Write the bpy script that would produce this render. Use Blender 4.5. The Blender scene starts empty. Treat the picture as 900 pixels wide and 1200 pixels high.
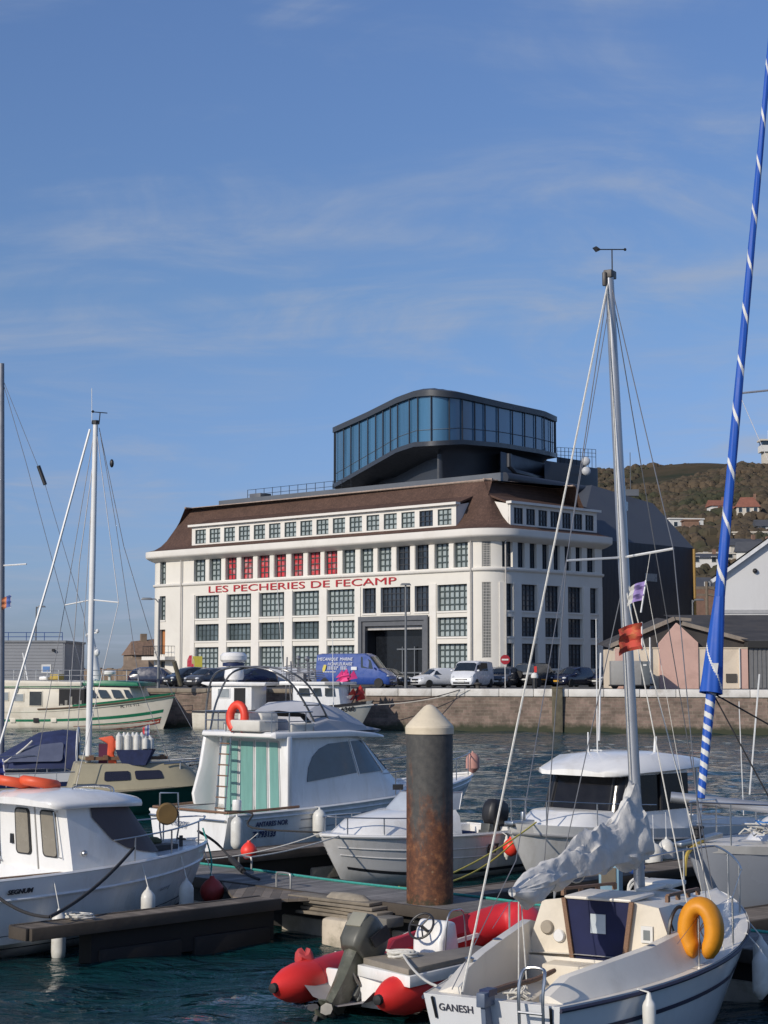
import bpy, bmesh, math, random
import numpy as np
from mathutils import Vector, Matrix, noise
random.seed(7); rng = np.random.default_rng(7)
C = bpy.context.scene.collection
SC = bpy.context.scene
PI = math.pi
def R(a): return math.radians(a)

# ---------------------------------------------------------------- camera
F = 2050.0; EYE = 3.9; PITCH = math.atan(187/F)
cam = bpy.data.cameras.new('camera'); camo = bpy.data.objects.new('camera', cam); C.objects.link(camo)
camo.location = (0, 0, EYE); camo.rotation_euler = (PI/2 + PITCH, 0, 0)
cam.sensor_fit = 'VERTICAL'; cam.sensor_height = 36; cam.lens = 36*F/1200
cam.clip_start = 0.5; cam.clip_end = 9000
SC.camera = camo
# ---------------------------------------------------------------- world
SUN_AZ = (-0.70, -0.714); SUN_EL = 27
w = bpy.data.worlds.new('World'); SC.world = w; w.use_nodes = True
nt = w.node_tree; nt.nodes.clear()
def N(nt, t, **k):
    n = nt.nodes.new(t)
    for a, b in k.items():
        if a.startswith('i_'):
            key = a[2:]; key = int(key) if key.isdigit() else key.replace('_', ' ')
            n.inputs[key].default_value = b
        else: setattr(n, a, b)
    return n
def LK(nt, a, b): nt.links.new(a, b)
sky = N(nt, 'ShaderNodeTexSky', sky_type='NISHITA', sun_disc=False, sun_elevation=R(SUN_EL),
        sun_rotation=math.atan2(SUN_AZ[0], SUN_AZ[1]), altitude=0, air_density=1.0, dust_density=0.5, ozone_density=3.0)
hs = N(nt, 'ShaderNodeHueSaturation', i_Hue=0.508, i_Saturation=1.0, i_Value=0.78)
LK(nt, sky.outputs[0], hs.inputs['Color'])
# thin cirrus high up, laid out on a plane above the ground
tc = N(nt, 'ShaderNodeTexCoord')
sep = N(nt, 'ShaderNodeSeparateXYZ'); LK(nt, tc.outputs['Generated'], sep.inputs[0])
mz = N(nt, 'ShaderNodeMath', operation='MAXIMUM', i_1=0.0); LK(nt, sep.outputs[2], mz.inputs[0])
az = N(nt, 'ShaderNodeMath', operation='ADD', i_1=0.12); LK(nt, mz.outputs[0], az.inputs[0])
dx = N(nt, 'ShaderNodeMath', operation='DIVIDE'); LK(nt, sep.outputs[0], dx.inputs[0]); LK(nt, az.outputs[0], dx.inputs[1])
dy = N(nt, 'ShaderNodeMath', operation='DIVIDE'); LK(nt, sep.outputs[1], dy.inputs[0]); LK(nt, az.outputs[0], dy.inputs[1])
cb = N(nt, 'ShaderNodeCombineXYZ'); LK(nt, dx.outputs[0], cb.inputs[0]); LK(nt, dy.outputs[0], cb.inputs[1])
mp = N(nt, 'ShaderNodeMapping'); mp.inputs['Scale'].default_value = (1.15, 1.15, 1.0); mp.inputs['Rotation'].default_value = (0, 0, R(-12)); mp.inputs['Location'].default_value = (3.1, 1.35, 0)
LK(nt, cb.outputs[0], mp.inputs[0])
n1 = N(nt, 'ShaderNodeTexNoise', i_Scale=1.9, i_Detail=10.0, i_Roughness=0.6, i_Distortion=1.1); LK(nt, mp.outputs[0], n1.inputs['Vector'])
mp2 = N(nt, 'ShaderNodeMapping'); mp2.inputs['Scale'].default_value = (0.35, 1.3, 1.0); mp2.inputs['Rotation'].default_value = (0, 0, R(14)); mp2.inputs['Location'].default_value = (5.2, 0.4, 0)
LK(nt, cb.outputs[0], mp2.inputs[0])
n2 = N(nt, 'ShaderNodeTexNoise', i_Scale=1.3, i_Detail=6.0, i_Roughness=0.6, i_Distortion=0.9); LK(nt, mp2.outputs[0], n2.inputs['Vector'])
mu = N(nt, 'ShaderNodeMath', operation='MULTIPLY'); LK(nt, n1.outputs[0], mu.inputs[0]); LK(nt, n2.outputs[0], mu.inputs[1])
cr = N(nt, 'ShaderNodeMapRange', i_1=0.19, i_2=0.48, i_3=0.0, i_4=0.72); cr.interpolation_type = 'SMOOTHSTEP'; LK(nt, mu.outputs[0], cr.inputs[0])
mix = N(nt, 'ShaderNodeMix', data_type='RGBA'); mix.inputs[7].default_value = (3.9, 4.6, 6.0, 1)
gr = N(nt, 'ShaderNodeValToRGB'); LK(nt, mz.outputs[0], gr.inputs[0])     # clearer, bluer air than the model's default
ge = gr.color_ramp.elements; ge[0].position = 0.03; ge[0].color = (.37, .44, .72, 1); ge[1].position = 0.40; ge[1].color = (.66, .76, .88, 1)
gk = gr.color_ramp.elements.new(0.21); gk.color = (.545, .635, .735, 1)
gm_ = N(nt, 'ShaderNodeMix', data_type='RGBA', blend_type='MULTIPLY'); gm_.inputs[0].default_value = 1; LK(nt, hs.outputs[0], gm_.inputs[6]); LK(nt, gr.outputs[0], gm_.inputs[7])
gs_ = N(nt, 'ShaderNodeVectorMath', operation='SCALE'); gs_.inputs[3].default_value = 2.0; LK(nt, gm_.outputs[2], gs_.inputs[0])
LK(nt, cr.outputs[0], mix.inputs[0]); LK(nt, gs_.outputs[0], mix.inputs[6])
bg = N(nt, 'ShaderNodeBackground'); bg.inputs[1].default_value = 0.09
LK(nt, mix.outputs[2], bg.inputs[0])
wo = N(nt, 'ShaderNodeOutputWorld'); LK(nt, bg.outputs[0], wo.inputs[0])
# ---------------------------------------------------------------- sun
sl = bpy.data.lights.new('sun', 'SUN'); sl.energy = 3.4; sl.angle = R(0.5); sl.color = (1.0, 0.91, 0.79)
so = bpy.data.objects.new('sun', sl); C.objects.link(so)
ce = math.cos(R(SUN_EL)); nn_ = math.hypot(*SUN_AZ)
TO_SUN = Vector((SUN_AZ[0]/nn_*ce, SUN_AZ[1]/nn_*ce, math.sin(R(SUN_EL))))
so.rotation_euler = TO_SUN.to_track_quat('Z', 'Y').to_euler()
vs = SC.view_settings
vs.view_transform = 'Standard'; vs.look = 'None'; vs.gamma = 1; vs.exposure = 0; vs.use_curve_mapping = False
SC.render.resolution_x = 768; SC.render.resolution_y = 1024
SC.render.engine = 'CYCLES'

# ---------------------------------------------------------------- measuring helpers
def ray(px, py):
    a = (px-450)/F; b = (600-py)/F; s, c = math.sin(PITCH), math.cos(PITCH)
    return Vector((a, c - b*s, s + b*c))
def atY(px, py, Y):                 # point at depth Y
    d = ray(px, py); return Vector((d.x*Y/d.y, Y, EYE + d.z*Y/d.y))
def atZ(px, py, z):                 # point at height z
    d = ray(px, py); t = (z-EYE)/d.z; return Vector((d.x*t, d.y*t, z))

# ---------------------------------------------------------------- materials
MATS = {}
def mat(name, col, rough=0.6, metal=0.0, var=0.12, vscale=3.0, bump=0.0, bscale=20.0, spec=0.5, dirt=None, dscale=1.0, coat=0.0, trans=0.0, coord='Object', stretch=None, bstr=None):
    if name in MATS: return MATS[name]
    m = bpy.data.materials.new(name); m.use_nodes = True; t = m.node_tree
    p = t.nodes['Principled BSDF']
    p.inputs['Roughness'].default_value = rough; p.inputs['Metallic'].default_value = metal
    p.inputs['Specular IOR Level'].default_value = spec; p.inputs['Coat Weight'].default_value = coat
    p.inputs['Transmission Weight'].default_value = trans
    tcn = N(t, 'ShaderNodeTexCoord'); src = tcn.outputs[coord]
    if stretch:
        mpn = N(t, 'ShaderNodeMapping'); mpn.inputs['Scale'].default_value = stretch; LK(t, src, mpn.inputs[0]); src = mpn.outputs[0]
    nz = N(t, 'ShaderNodeTexNoise', i_Scale=vscale, i_Detail=5.0, i_Roughness=0.6); LK(t, src, nz.inputs['Vector'])
    rm = N(t, 'ShaderNodeMapRange', i_1=0.3, i_2=0.7, i_3=1-var, i_4=1+var); LK(t, nz.outputs[0], rm.inputs[0])
    mx = N(t, 'ShaderNodeMix', data_type='RGBA', blend_type='MULTIPLY'); mx.inputs[0].default_value = 1.0
    mx.inputs[6].default_value = (*col, 1); LK(t, rm.outputs[0], mx.inputs[7])
    out = mx.outputs[2]
    if dirt:
        nd = N(t, 'ShaderNodeTexNoise', i_Scale=dscale, i_Detail=8.0, i_Roughness=0.7, i_Distortion=0.4)
        LK(t, src, nd.inputs['Vector'])
        rd = N(t, 'ShaderNodeMapRange', i_1=0.5, i_2=0.75, i_3=0.0, i_4=dirt[3] if len(dirt) > 3 else 0.6); LK(t, nd.outputs[0], rd.inputs[0])
        md = N(t, 'ShaderNodeMix', data_type='RGBA'); md.inputs[7].default_value = (*dirt[:3], 1)
        LK(t, rd.outputs[0], md.inputs[0]); LK(t, out, md.inputs[6]); out = md.outputs[2]
    LK(t, out, p.inputs['Base Color'])
    rr = N(t, 'ShaderNodeMapRange', i_1=0.3, i_2=0.7, i_3=max(0.02, rough-0.08), i_4=min(1, rough+0.08)); LK(t, nz.outputs[0], rr.inputs[0]); LK(t, rr.outputs[0], p.inputs['Roughness'])
    if bump > 0:
        nb = N(t, 'ShaderNodeTexNoise', i_Scale=bscale, i_Detail=6.0); LK(t, src, nb.inputs['Vector'])
        bp = N(t, 'ShaderNodeBump', i_Strength=bstr or 0.5, i_Distance=bump); LK(t, nb.outputs[0], bp.inputs['Height']); LK(t, bp.outputs[0], p.inputs['Normal'])
    MATS[name] = m; return m
gel = mat('gelcoat_white', (0.80, 0.79, 0.76), 0.22, var=0.05, vscale=1.3, dirt=(0.45, 0.40, 0.31, 0.4), dscale=1.2, coat=0.3, stretch=(1.4, 1.4, .5))
gel2 = mat('gelcoat_cool_white', (0.78, 0.78, 0.77), 0.25, var=0.05, vscale=1.0, dirt=(0.42, 0.39, 0.32, 0.45), dscale=1.3, coat=0.2, stretch=(1.5, 1.5, .35))
cream = mat('gelcoat_cream', (0.72, 0.67, 0.55), 0.35, var=0.05, vscale=1.5, dirt=(0.40, 0.34, 0.24, 0.4), dscale=1.3)
hullgrey = mat('gelcoat_grey_white', (0.68, 0.67, 0.65), 0.3, var=0.06, vscale=1.2, dirt=(0.36, 0.33, 0.26, 0.5), dscale=1.3, stretch=(1.5, 1.5, .3))
navy = mat('navy_fabric', (0.02, 0.03, 0.09), 0.8, var=0.25, vscale=6, bump=0.01, bscale=12)
navyp = mat('navy_paint', (0.018, 0.028, 0.085), 0.35, var=0.1)
bluep = mat('blue_paint', (0.015, 0.05, 0.23), 0.3, var=0.08, coat=0.5)
blackp = mat('black_plastic', (0.018, 0.018, 0.02), 0.45, var=0.2)
rubber = mat('rubber', (0.02, 0.02, 0.021), 0.75, var=0.2)
steel = mat('stainless_steel', (0.50, 0.50, 0.49), 0.34, metal=1.0, var=0.08)
alu = mat('mast_aluminium', (0.44, 0.45, 0.47), 0.38, metal=0.65, var=0.08, vscale=2)
alug = mat('white_mast_paint', (0.72, 0.72, 0.70), 0.4, var=0.05)
wire = mat('wire_rope', (0.24, 0.24, 0.25), 0.4, metal=0.5, var=0.1)
ropew = mat('white_rope', (0.62, 0.60, 0.54), 0.9, var=0.15, vscale=30)
ropeb = mat('black_rope', (0.03, 0.03, 0.032), 0.9, var=0.2, vscale=30)
ropeg = mat('green_rope', (0.04, 0.28, 0.24), 0.9, var=0.2, vscale=30)
ropey = mat('yellow_rope', (0.62, 0.50, 0.10), 0.9, var=0.2, vscale=30)
teak = mat('teak', (0.19, 0.105, 0.06), 0.6, var=0.3, vscale=8, stretch=(1, 8, 8))
glassd = mat('dark_glass', (0.02, 0.028, 0.034), 0.06, var=0.2, spec=0.8)
glassb = mat('blue_tinted_glass', (0.06, 0.085, 0.11), 0.08, var=0.2, spec=0.8)
sailc = mat('sailcloth', (0.62, 0.60, 0.56), 0.8, var=0.10, vscale=4, bump=0.03, bscale=6, dirt=(0.34, 0.31, 0.27, 0.5), dscale=2.0, bstr=.8)
fenderm = mat('fender_vinyl', (0.66, 0.65, 0.60), 0.4, var=0.1, vscale=5, dirt=(0.35, 0.31, 0.24, 0.5), dscale=3)
redv = mat('red_vinyl', (0.62, 0.045, 0.035), 0.4, var=0.12, vscale=4)
orangev = mat('orange_vinyl', (0.72, 0.10, 0.035), 0.5, var=0.12, vscale=4)
greenp = mat('green_paint', (0.015, 0.17, 0.085), 0.4, var=0.15)
greend = mat('dark_green_paint', (0.012, 0.07, 0.05), 0.35, var=0.12)
redp = mat('antifouling_red', (0.30, 0.05, 0.03), 0.7, var=0.2)
darkbt = mat('antifouling_dark', (0.022, 0.028, 0.032), 0.7, var=0.25)

# ---------------------------------------------------------------- mesh builder
class MB:
    def __init__(s): s.v = []; s.f = []; s.sm = []; s.mi = []; s.M = None; s.m = 0
    def add(s, vs, fs, smooth=True):
        b = len(s.v)
        if s.M is not None: vs = [s.M @ Vector(v) for v in vs]
        s.v.extend([tuple(v) for v in vs])
        for f in fs: s.f.append(tuple(i+b for i in f)); s.sm.append(smooth); s.mi.append(s.m)
        return b
    def box(s, lo, hi, rot=0, c=None):
        x0, y0, z0 = lo; x1, y1, z1 = hi
        vs = [(x, y, z) for z in (z0, z1) for x, y in ((x0, y0), (x1, y0), (x1, y1), (x0, y1))]
        if rot:
            cx, cy = c if c else ((x0+x1)/2, (y0+y1)/2); a, b = math.cos(rot), math.sin(rot)
            vs = [(cx+(x-cx)*a-(y-cy)*b, cy+(x-cx)*b+(y-cy)*a, z) for x, y, z in vs]
        s.add(vs, [(3, 2, 1, 0), (4, 5, 6, 7), (0, 1, 5, 4), (1, 2, 6, 5), (2, 3, 7, 6), (3, 0, 4, 7)], False)
        return s
    def obox(s, p, q, w, h, up=(0, 0, 1)):      # bar from p to q, w wide, h high
        p, q = Vector(p), Vector(q); d = (q-p).normalized(); u = Vector(up)
        r = d.cross(u).normalized(); u = r.cross(d)
        vs = []
        for e in (p, q):
            for a, b in ((-1, -1), (1, -1), (1, 1), (-1, 1)): vs.append(e + r*a*w/2 + u*b*h/2)
        s.add(vs, [(0, 1, 2, 3), (7, 6, 5, 4), (0, 4, 5, 1), (1, 5, 6, 2), (2, 6, 7, 3), (3, 7, 4, 0)], False); return s
    def tube(s, pts, r, n=8, cap=True, r2=None, closed=False):
        pts = [Vector(p) for p in pts]; k = len(pts)
        if isinstance(r, (int, float)):
            r = [r + ((r2 - r)*i/(k-1) if r2 is not None else 0) for i in range(k)]
        vs = []; up = None
        for i, p in enumerate(pts):
            if closed: d = pts[(i+1) % k]-pts[i-1]
            else: d = (pts[min(i+1, k-1)]-pts[max(i-1, 0)])
            if d.length < 1e-9: d = Vector((0, 0, 1))
            d.normalize()
            if up is None:
                up = Vector((0, 0, 1)) if abs(d.z) < 0.9 else Vector((1, 0, 0))
            a = d.cross(up)
            if a.length < 1e-4: a = d.cross(Vector((0.3, 1, 0.2)))
            a.normalize(); b = a.cross(d); up = b
            for j in range(n):
                t = 2*PI*j/n; vs.append(p + a*math.cos(t)*r[i] + b*math.sin(t)*r[i])
        fs = []
        for i in range(k if closed else k-1):
            i2 = (i+1) % k
            for j in range(n): fs.append((i*n+j, i*n+(j+1) % n, i2*n+(j+1) % n, i2*n+j))
        if cap and not closed: fs.append(tuple(range(n-1, -1, -1))); fs.append(tuple((k-1)*n+j for j in range(n)))
        s.add(vs, fs); return s
    def loft(s, rings, closed=True, cap0=False, cap1=False, smooth=True):
        n = len(rings[0]); vs = [p for r in rings for p in r]; fs = []
        for i in range(len(rings)-1):
            for j in range(n if closed else n-1):
                fs.append((i*n+j, i*n+(j+1) % n, (i+1)*n+(j+1) % n, (i+1)*n+j))
        if cap0: fs.append(tuple(range(n-1, -1, -1)))
        if cap1: fs.append(tuple((len(rings)-1)*n+j for j in range(n)))
        s.add(vs, fs, smooth); return s
    def lathe(s, prof, c=(0, 0, 0), n=24, axis='z'):
        rings = []
        for r, z in prof:
            ring = []
            for j in range(n):
                t = 2*PI*j/n; x, y = r*math.cos(t), r*math.sin(t)
                q = (x, y, z) if axis == 'z' else ((z, x, y) if axis == 'x' else (y, z, x))
                ring.append((c[0]+q[0], c[1]+q[1], c[2]+q[2]))
            rings.append(ring)
        s.loft(rings, cap0=prof[0][0] > 1e-6, cap1=prof[-1][0] > 1e-6); return s
    def ball(s, c, r, n=12, sq=(1, 1, 1)):
        prof = [(max(1e-5, math.sin(PI*i/(n//2+2))), -math.cos(PI*i/(n//2+2))) for i in range(n//2+3)]
        rings = [[(c[0]+r*a*math.cos(2*PI*j/n)*sq[0], c[1]+r*a*math.sin(2*PI*j/n)*sq[1], c[2]+r*b*sq[2]) for j in range(n)] for a, b in prof]
        s.loft(rings); return s
    def prism(s, poly, vec, smooth=False):      # polygon (3D points) extruded by vec
        poly = [Vector(p) for p in poly]; v = Vector(vec); n = len(poly)
        vs = poly + [p+v for p in poly]
        fs = [tuple(range(n)), tuple(range(2*n-1, n-1, -1))] + [(i, i+n, (i+1) % n+n, (i+1) % n) for i in range(n)]
        s.add(vs, fs, smooth); return s
    def pane(s, q, u0=0, u1=1, v0=0, v1=1, off=0.012, r=0.0, thick=0.01):   # rounded panel on quad q = (a,b,c,d): a->b is u, a->d is v
        a, b, c, d = [Vector(p) for p in q]
        f = lambda u, v: (a*(1-u)+b*u)*(1-v) + (d*(1-u)+c*u)*v
        W = (f(u1, .5)-f(u0, .5)).length; H = (f(.5, v1)-f(.5, v0)).length
        nrm = (b-a).cross(d-a).normalized()
        pts = []
        r = min(r, W*.49, H*.49)
        if r > 0:
            ru = r/W*(u1-u0); rv = r/H*(v1-v0)
            for cx, cy, a0 in ((u1-ru, v0+rv, -90), (u1-ru, v1-rv, 0), (u0+ru, v1-rv, 90), (u0+ru, v0+rv, 180)):
                for k in range(5):
                    t = R(a0+22.5*k); pts.append(f(cx+ru*math.cos(t), cy+rv*math.sin(t)))
        else: pts = [f(u0, v0), f(u1, v0), f(u1, v1), f(u0, v1)]
        s.prism([p+nrm*off for p in pts], -nrm*thick); return s
    def build(s, name, m, parent=None, bevel=0, seg=2, ang=32, loc=None):
        me = bpy.data.meshes.new(name); me.from_pydata(s.v, [], s.f)
        ms = m if isinstance(m, (list, tuple)) else [m]
        for q in ms: me.materials.append(q)
        me.polygons.foreach_set('use_smooth', [True]*len(s.f))
        me.polygons.foreach_set('material_index', s.mi)
        bm = bmesh.new(); bm.from_mesh(me)
        bmesh.ops.remove_doubles(bm, verts=bm.verts, dist=0.0005)
        if bevel:
            ed = [e for e in bm.edges if len(e.link_faces) == 2 and e.calc_face_angle(0) > R(ang)]
            bmesh.ops.bevel(bm, geom=ed, offset=bevel, segments=seg, affect='EDGES', profile=0.5, clamp_overlap=True)
        bmesh.ops.recalc_face_normals(bm, faces=bm.faces)
        bm.to_mesh(me); bm.free()
        me.set_sharp_from_angle(angle=R(ang+6)); me.update()
        o = bpy.data.objects.new(name, me); C.objects.link(o)
        if parent: o.parent = parent
        if loc: o.location = loc
        return o
def build_split(b, name, m, parent=None, **k):      # one object per connected piece
    par = list(range(len(b.v)))
    def fd(i):
        while par[i] != i: par[i] = par[par[i]]; i = par[i]
        return i
    for f in b.f:
        for i in f[1:]: par[fd(i)] = fd(f[0])
    g = {}
    for j, f in enumerate(b.f): g.setdefault(fd(f[0]), []).append(j)
    out = []
    for fl in g.values():
        ids = sorted({i for j in fl for i in b.f[j]}); mp = {i: q for q, i in enumerate(ids)}; c = MB()
        c.v = [b.v[i] for i in ids]; c.f = [tuple(mp[i] for i in b.f[j]) for j in fl]; c.sm = [b.sm[j] for j in fl]; c.mi = [b.mi[j] for j in fl]
        out.append(c.build(name, m, parent, **k))
    return out
def tag(o, label=None, cat=None, group=None, kind=None):
    if label: o['label'] = label
    if cat: o['category'] = cat
    if group: o['group'] = group
    if kind: o['kind'] = kind
    return o
def thing(name, label, cat, loc=(0, 0, 0), rot=0, group=None, tilt=(0, 0)):
    o = bpy.data.objects.new(name, None); C.objects.link(o); o.empty_display_size = 0.2
    o.location = loc; o.rotation_euler = (tilt[0], tilt[1], rot); return tag(o, label, cat, group)
def W(o, p):                                     # local point of a thing -> world
    M = Matrix.Translation(o.location) @ o.rotation_euler.to_matrix().to_4x4(); return M @ Vector(p)
def text_mesh(name, s, size, m, parent, origin, right, up, extrude=0.008, xs=1.0, bold=0.0, align='LEFT', label=None, shear=0.0):
    cu = bpy.data.curves.new(name, 'FONT'); cu.body = s; cu.size = size; cu.extrude = extrude; cu.align_x = align; cu.offset = bold; cu.shear = shear; cu.resolution_u = 3
    o = bpy.data.objects.new('tmp', cu); C.objects.link(o)
    dg = bpy.context.evaluated_depsgraph_get(); me = bpy.data.meshes.new_from_object(o.evaluated_get(dg)); C.objects.unlink(o); bpy.data.objects.remove(o)
    r = Vector(right).normalized(); u = Vector(up).normalized(); n = r.cross(u).normalized(); u = n.cross(r)
    M = Matrix(((r.x*xs, u.x, n.x, origin[0]), (r.y*xs, u.y, n.y, origin[1]), (r.z*xs, u.z, n.z, origin[2]), (0, 0, 0, 1)))
    me.transform(M); me.materials.clear(); me.materials.append(m); me.name = name
    ob = bpy.data.objects.new(name, me); C.objects.link(ob); ob.parent = parent
    if label: ob['label'] = label
    return ob
def sag(p, q, s=0.2, n=14):
    p, q = Vector(p), Vector(q); return [p.lerp(q, i/n) - Vector((0, 0, s*4*(i/n)*(1-i/n))) for i in range(n+1)]
def spline(pts, n=6):
    pts = [Vector(p) for p in pts]; out = []
    for i in range(len(pts)-1):
        p0 = pts[max(i-1, 0)]; p1 = pts[i]; p2 = pts[i+1]; p3 = pts[min(i+2, len(pts)-1)]
        for k in range(n):
            t = k/n; out.append(0.5*((2*p1)+(p2-p0)*t+(2*p0-5*p1+4*p2-p3)*t*t+(3*p1-p0-3*p2+p3)*t**3))
    out.append(pts[-1]); return out
def rope(label, pts, r, m, name='mooring_rope', cat='rope'):
    o = MB().tube(pts, r, 6).build(name, m); return tag(o, label, cat)
# ================================================================ SETTING
def quayY(x): return 118 - x/3.0          # the quay edge runs slightly towards the camera on the right
ZQ = 2.70
# --- water
def make_water():
    m = bpy.data.materials.new('harbour_water'); m.use_nodes = True; t = m.node_tree; p = t.nodes['Principled BSDF']
    p.inputs['Roughness'].default_value = 0.045; p.inputs['IOR'].default_value = 1.333
    tcn = N(t, 'ShaderNodeTexCoord')
    nz = N(t, 'ShaderNodeTexNoise', i_Scale=0.09, i_Detail=3.0); LK(t, tcn.outputs['Object'], nz.inputs['Vector'])
    mx = N(t, 'ShaderNodeMix', data_type='RGBA'); mx.inputs[6].default_value = (0.002, 0.018, 0.023, 1); mx.inputs[7].default_value = (0.005, 0.043, 0.046, 1)
    LK(t, nz.outputs[0], mx.inputs[0]); LK(t, mx.outputs[2], p.inputs['Base Color'])
    mp = N(t, 'ShaderNodeMapping'); mp.inputs['Rotation'].default_value = (0, 0, R(20)); mp.inputs['Scale'].default_value = (1.0, 1.9, 1); LK(t, tcn.outputs['Object'], mp.inputs[0])
    a = N(t, 'ShaderNodeTexNoise', i_Scale=2.4, i_Detail=4.0, i_Roughness=0.55, i_Distortion=0.6); LK(t, mp.outputs[0], a.inputs['Vector'])
    b = N(t, 'ShaderNodeTexNoise', i_Scale=0.8, i_Detail=2.0, i_Distortion=0.5); LK(t, mp.outputs[0], b.inputs['Vector'])
    b1 = N(t, 'ShaderNodeBump', i_Strength=1.0, i_Distance=0.13); LK(t, a.outputs[0], b1.inputs['Height'])
    b2 = N(t, 'ShaderNodeBump', i_Strength=1.0, i_Distance=0.22); LK(t, b.outputs[0], b2.inputs['Height']); LK(t, b1.outputs[0], b2.inputs['Normal'])
    LK(t, b2.outputs[0], p.inputs['Normal'])
    # geometry: rows get closer together near the camera
    ny, nx = 560, 420
    ys = 11 + (140-11)*np.linspace(0, 1, ny)**1.7
    X = np.zeros((ny, nx)); Y = np.zeros((ny, nx))
    for i, y in enumerate(ys):
        hw = 0.27*y + 5; X[i] = np.linspace(-hw, hw, nx); Y[i] = y
    Z = np.zeros_like(X)
    for k in range(34):
        lam = 0.45*(1.13**k) if k < 20 else rng.uniform(0.5, 3.0)
        lam = min(lam, 5.0); th = R(-65) + rng.normal(0, 0.55)
        A = 0.0085*lam**0.8*rng.uniform(0.5, 1)
        fade = np.clip(1.5 - Y/(lam*90), 0, 1)
        Z += A*fade*np.sin(2*PI/lam*(X*math.cos(th)+Y*math.sin(th)) + rng.uniform(0, 6.28) + 0.8*np.sin(X*rng.uniform(.1, .5)+Y*rng.uniform(.1, .5)))
    # calmer in the lee of the pontoons
    vs = np.stack([X, Y, Z*0.8], -1).reshape(-1, 3)
    idx = np.arange(ny*nx).reshape(ny, nx)
    fs = np.stack([idx[:-1, :-1], idx[:-1, 1:], idx[1:, 1:], idx[1:, :-1]], -1).reshape(-1, 4)
    me = bpy.data.meshes.new('water'); me.from_pydata(vs.tolist(), [], fs.tolist()); me.materials.append(m)
    me.polygons.foreach_set('use_smooth', [True]*len(fs)); me.update()
    o = bpy.data.objects.new('water', me); C.objects.link(o); tag(o, kind='structure')
    s = MB(); s.add([(-6000, -200, -0.35), (6000, -200, -0.35), (6000, 8000, -0.35), (-6000, 8000, -0.35)], [(0, 1, 2, 3)], False)
    tag(s.build('sea', m), kind='structure')
make_water()

# --- quay
def stone_wall_mat(name, c1, c2, mort, scale=1.0, weed=True):
    m = bpy.data.materials.new(name); m.use_nodes = True; t = m.node_tree; p = t.nodes['Principled BSDF']; p.inputs['Roughness'].default_value = 0.85
    tcn = N(t, 'ShaderNodeTexCoord'); sp = N(t, 'ShaderNodeSeparateXYZ'); LK(t, tcn.outputs['Object'], sp.inputs[0])
    cbn = N(t, 'ShaderNodeCombineXYZ'); LK(t, sp.outputs[0], cbn.inputs[0]); LK(t, sp.outputs[2], cbn.inputs[1])
    br = N(t, 'ShaderNodeTexBrick', i_Scale=scale, i_Mortar_Size=0.012, i_Bias=-0.1, i_Brick_Width=0.55, i_Row_Height=0.2)
    br.inputs['Color1'].default_value = (*c1, 1); br.inputs['Color2'].default_value = (*c2, 1); br.inputs['Mortar'].default_value = (*mort, 1)
    LK(t, cbn.outputs[0], br.inputs['Vector'])
    nz = N(t, 'ShaderNodeTexNoise', i_Scale=1.3, i_Detail=9.0, i_Roughness=0.75); LK(t, tcn.outputs['Object'], nz.inputs['Vector'])
    mr = N(t, 'ShaderNodeMapRange', i_1=0.25, i_2=0.75, i_3=0.45, i_4=1.6); LK(t, nz.outputs[0], mr.inputs[0])
    mx = N(t, 'ShaderNodeMix', data_type='RGBA', blend_type='MULTIPLY'); mx.inputs[0].default_value = 1; LK(t, br.outputs[0], mx.inputs[6]); LK(t, mr.outputs[0], mx.inputs[7])
    out = mx.outputs[2]
    if weed:   # tide mark: weed and algae on the lowest courses
        ad = N(t, 'ShaderNodeMath', operation='MULTIPLY_ADD', i_1=0.9, i_2=-0.45); LK(t, nz.outputs[0], ad.inputs[0])
        sm = N(t, 'ShaderNodeMath', operation='ADD'); LK(t, ad.outputs[0], sm.inputs[0]); LK(t, sp.outputs[2], sm.inputs[1])
        mr2 = N(t, 'ShaderNodeMapRange', i_1=0.25, i_2=0.6, i_3=1.0, i_4=0.0); LK(t, sm.outputs[0], mr2.inputs[0])
        m2 = N(t, 'ShaderNodeMix', data_type='RGBA'); m2.inputs[7].default_value = (0.035, 0.04, 0.02, 1); LK(t, mr2.outputs[0], m2.inputs[0]); LK(t, out, m2.inputs[6]); out = m2.outputs[2]
    LK(t, out, p.inputs['Base Color'])
    bp = N(t, 'ShaderNodeBump', i_Strength=0.8, i_Distance=0.05); LK(t, nz.outputs[0], bp.inputs['Height']); LK(t, bp.outputs[0], p.inputs['Normal'])
    return m
quaym = stone_wall_mat('quay_masonry', (0.21, 0.15, 0.12), (0.12, 0.092, 0.07), (0.20, 0.17, 0.13))
asph = mat('asphalt', (0.085, 0.083, 0.08), 0.9, var=0.2, vscale=0.4, bump=0.01, bscale=30, dirt=(0.14, 0.13, 0.115, 0.6), dscale=0.3)
cop = mat('coping_paint', (0.62, 0.60, 0.56), 0.8, var=0.12, vscale=1.2, dirt=(0.25, 0.21, 0.16, 0.7), dscale=0.8)
b = MB(); x0, x1 = -140, 130
b.add([(x0, quayY(x0), ZQ), (x1, quayY(x1), ZQ), (x1, 420, ZQ), (x0, 420, ZQ)], [(0, 1, 2, 3)], False)
tag(b.build('quay', asph), kind='structure')
b = MB(); nseg = 90                       # wall face with a slight batter and uneven stones
top, bot = [], []
for i in range(nseg+1):
    x = x0+(x1-x0)*i/nseg; top.append((x, quayY(x)-0.02, ZQ-0.004)); bot.append((x, quayY(x)-0.35, -1.5))
b.loft([bot, top], closed=False)
tag(b.build('quay_wall', quaym), 'long masonry quay wall rising from the far edge of the water', 'quay wall')
xs = -1.2; b = MB()
def q3(x, d, z): return (x+d*0.316, quayY(x)+d*0.949, z)
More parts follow.
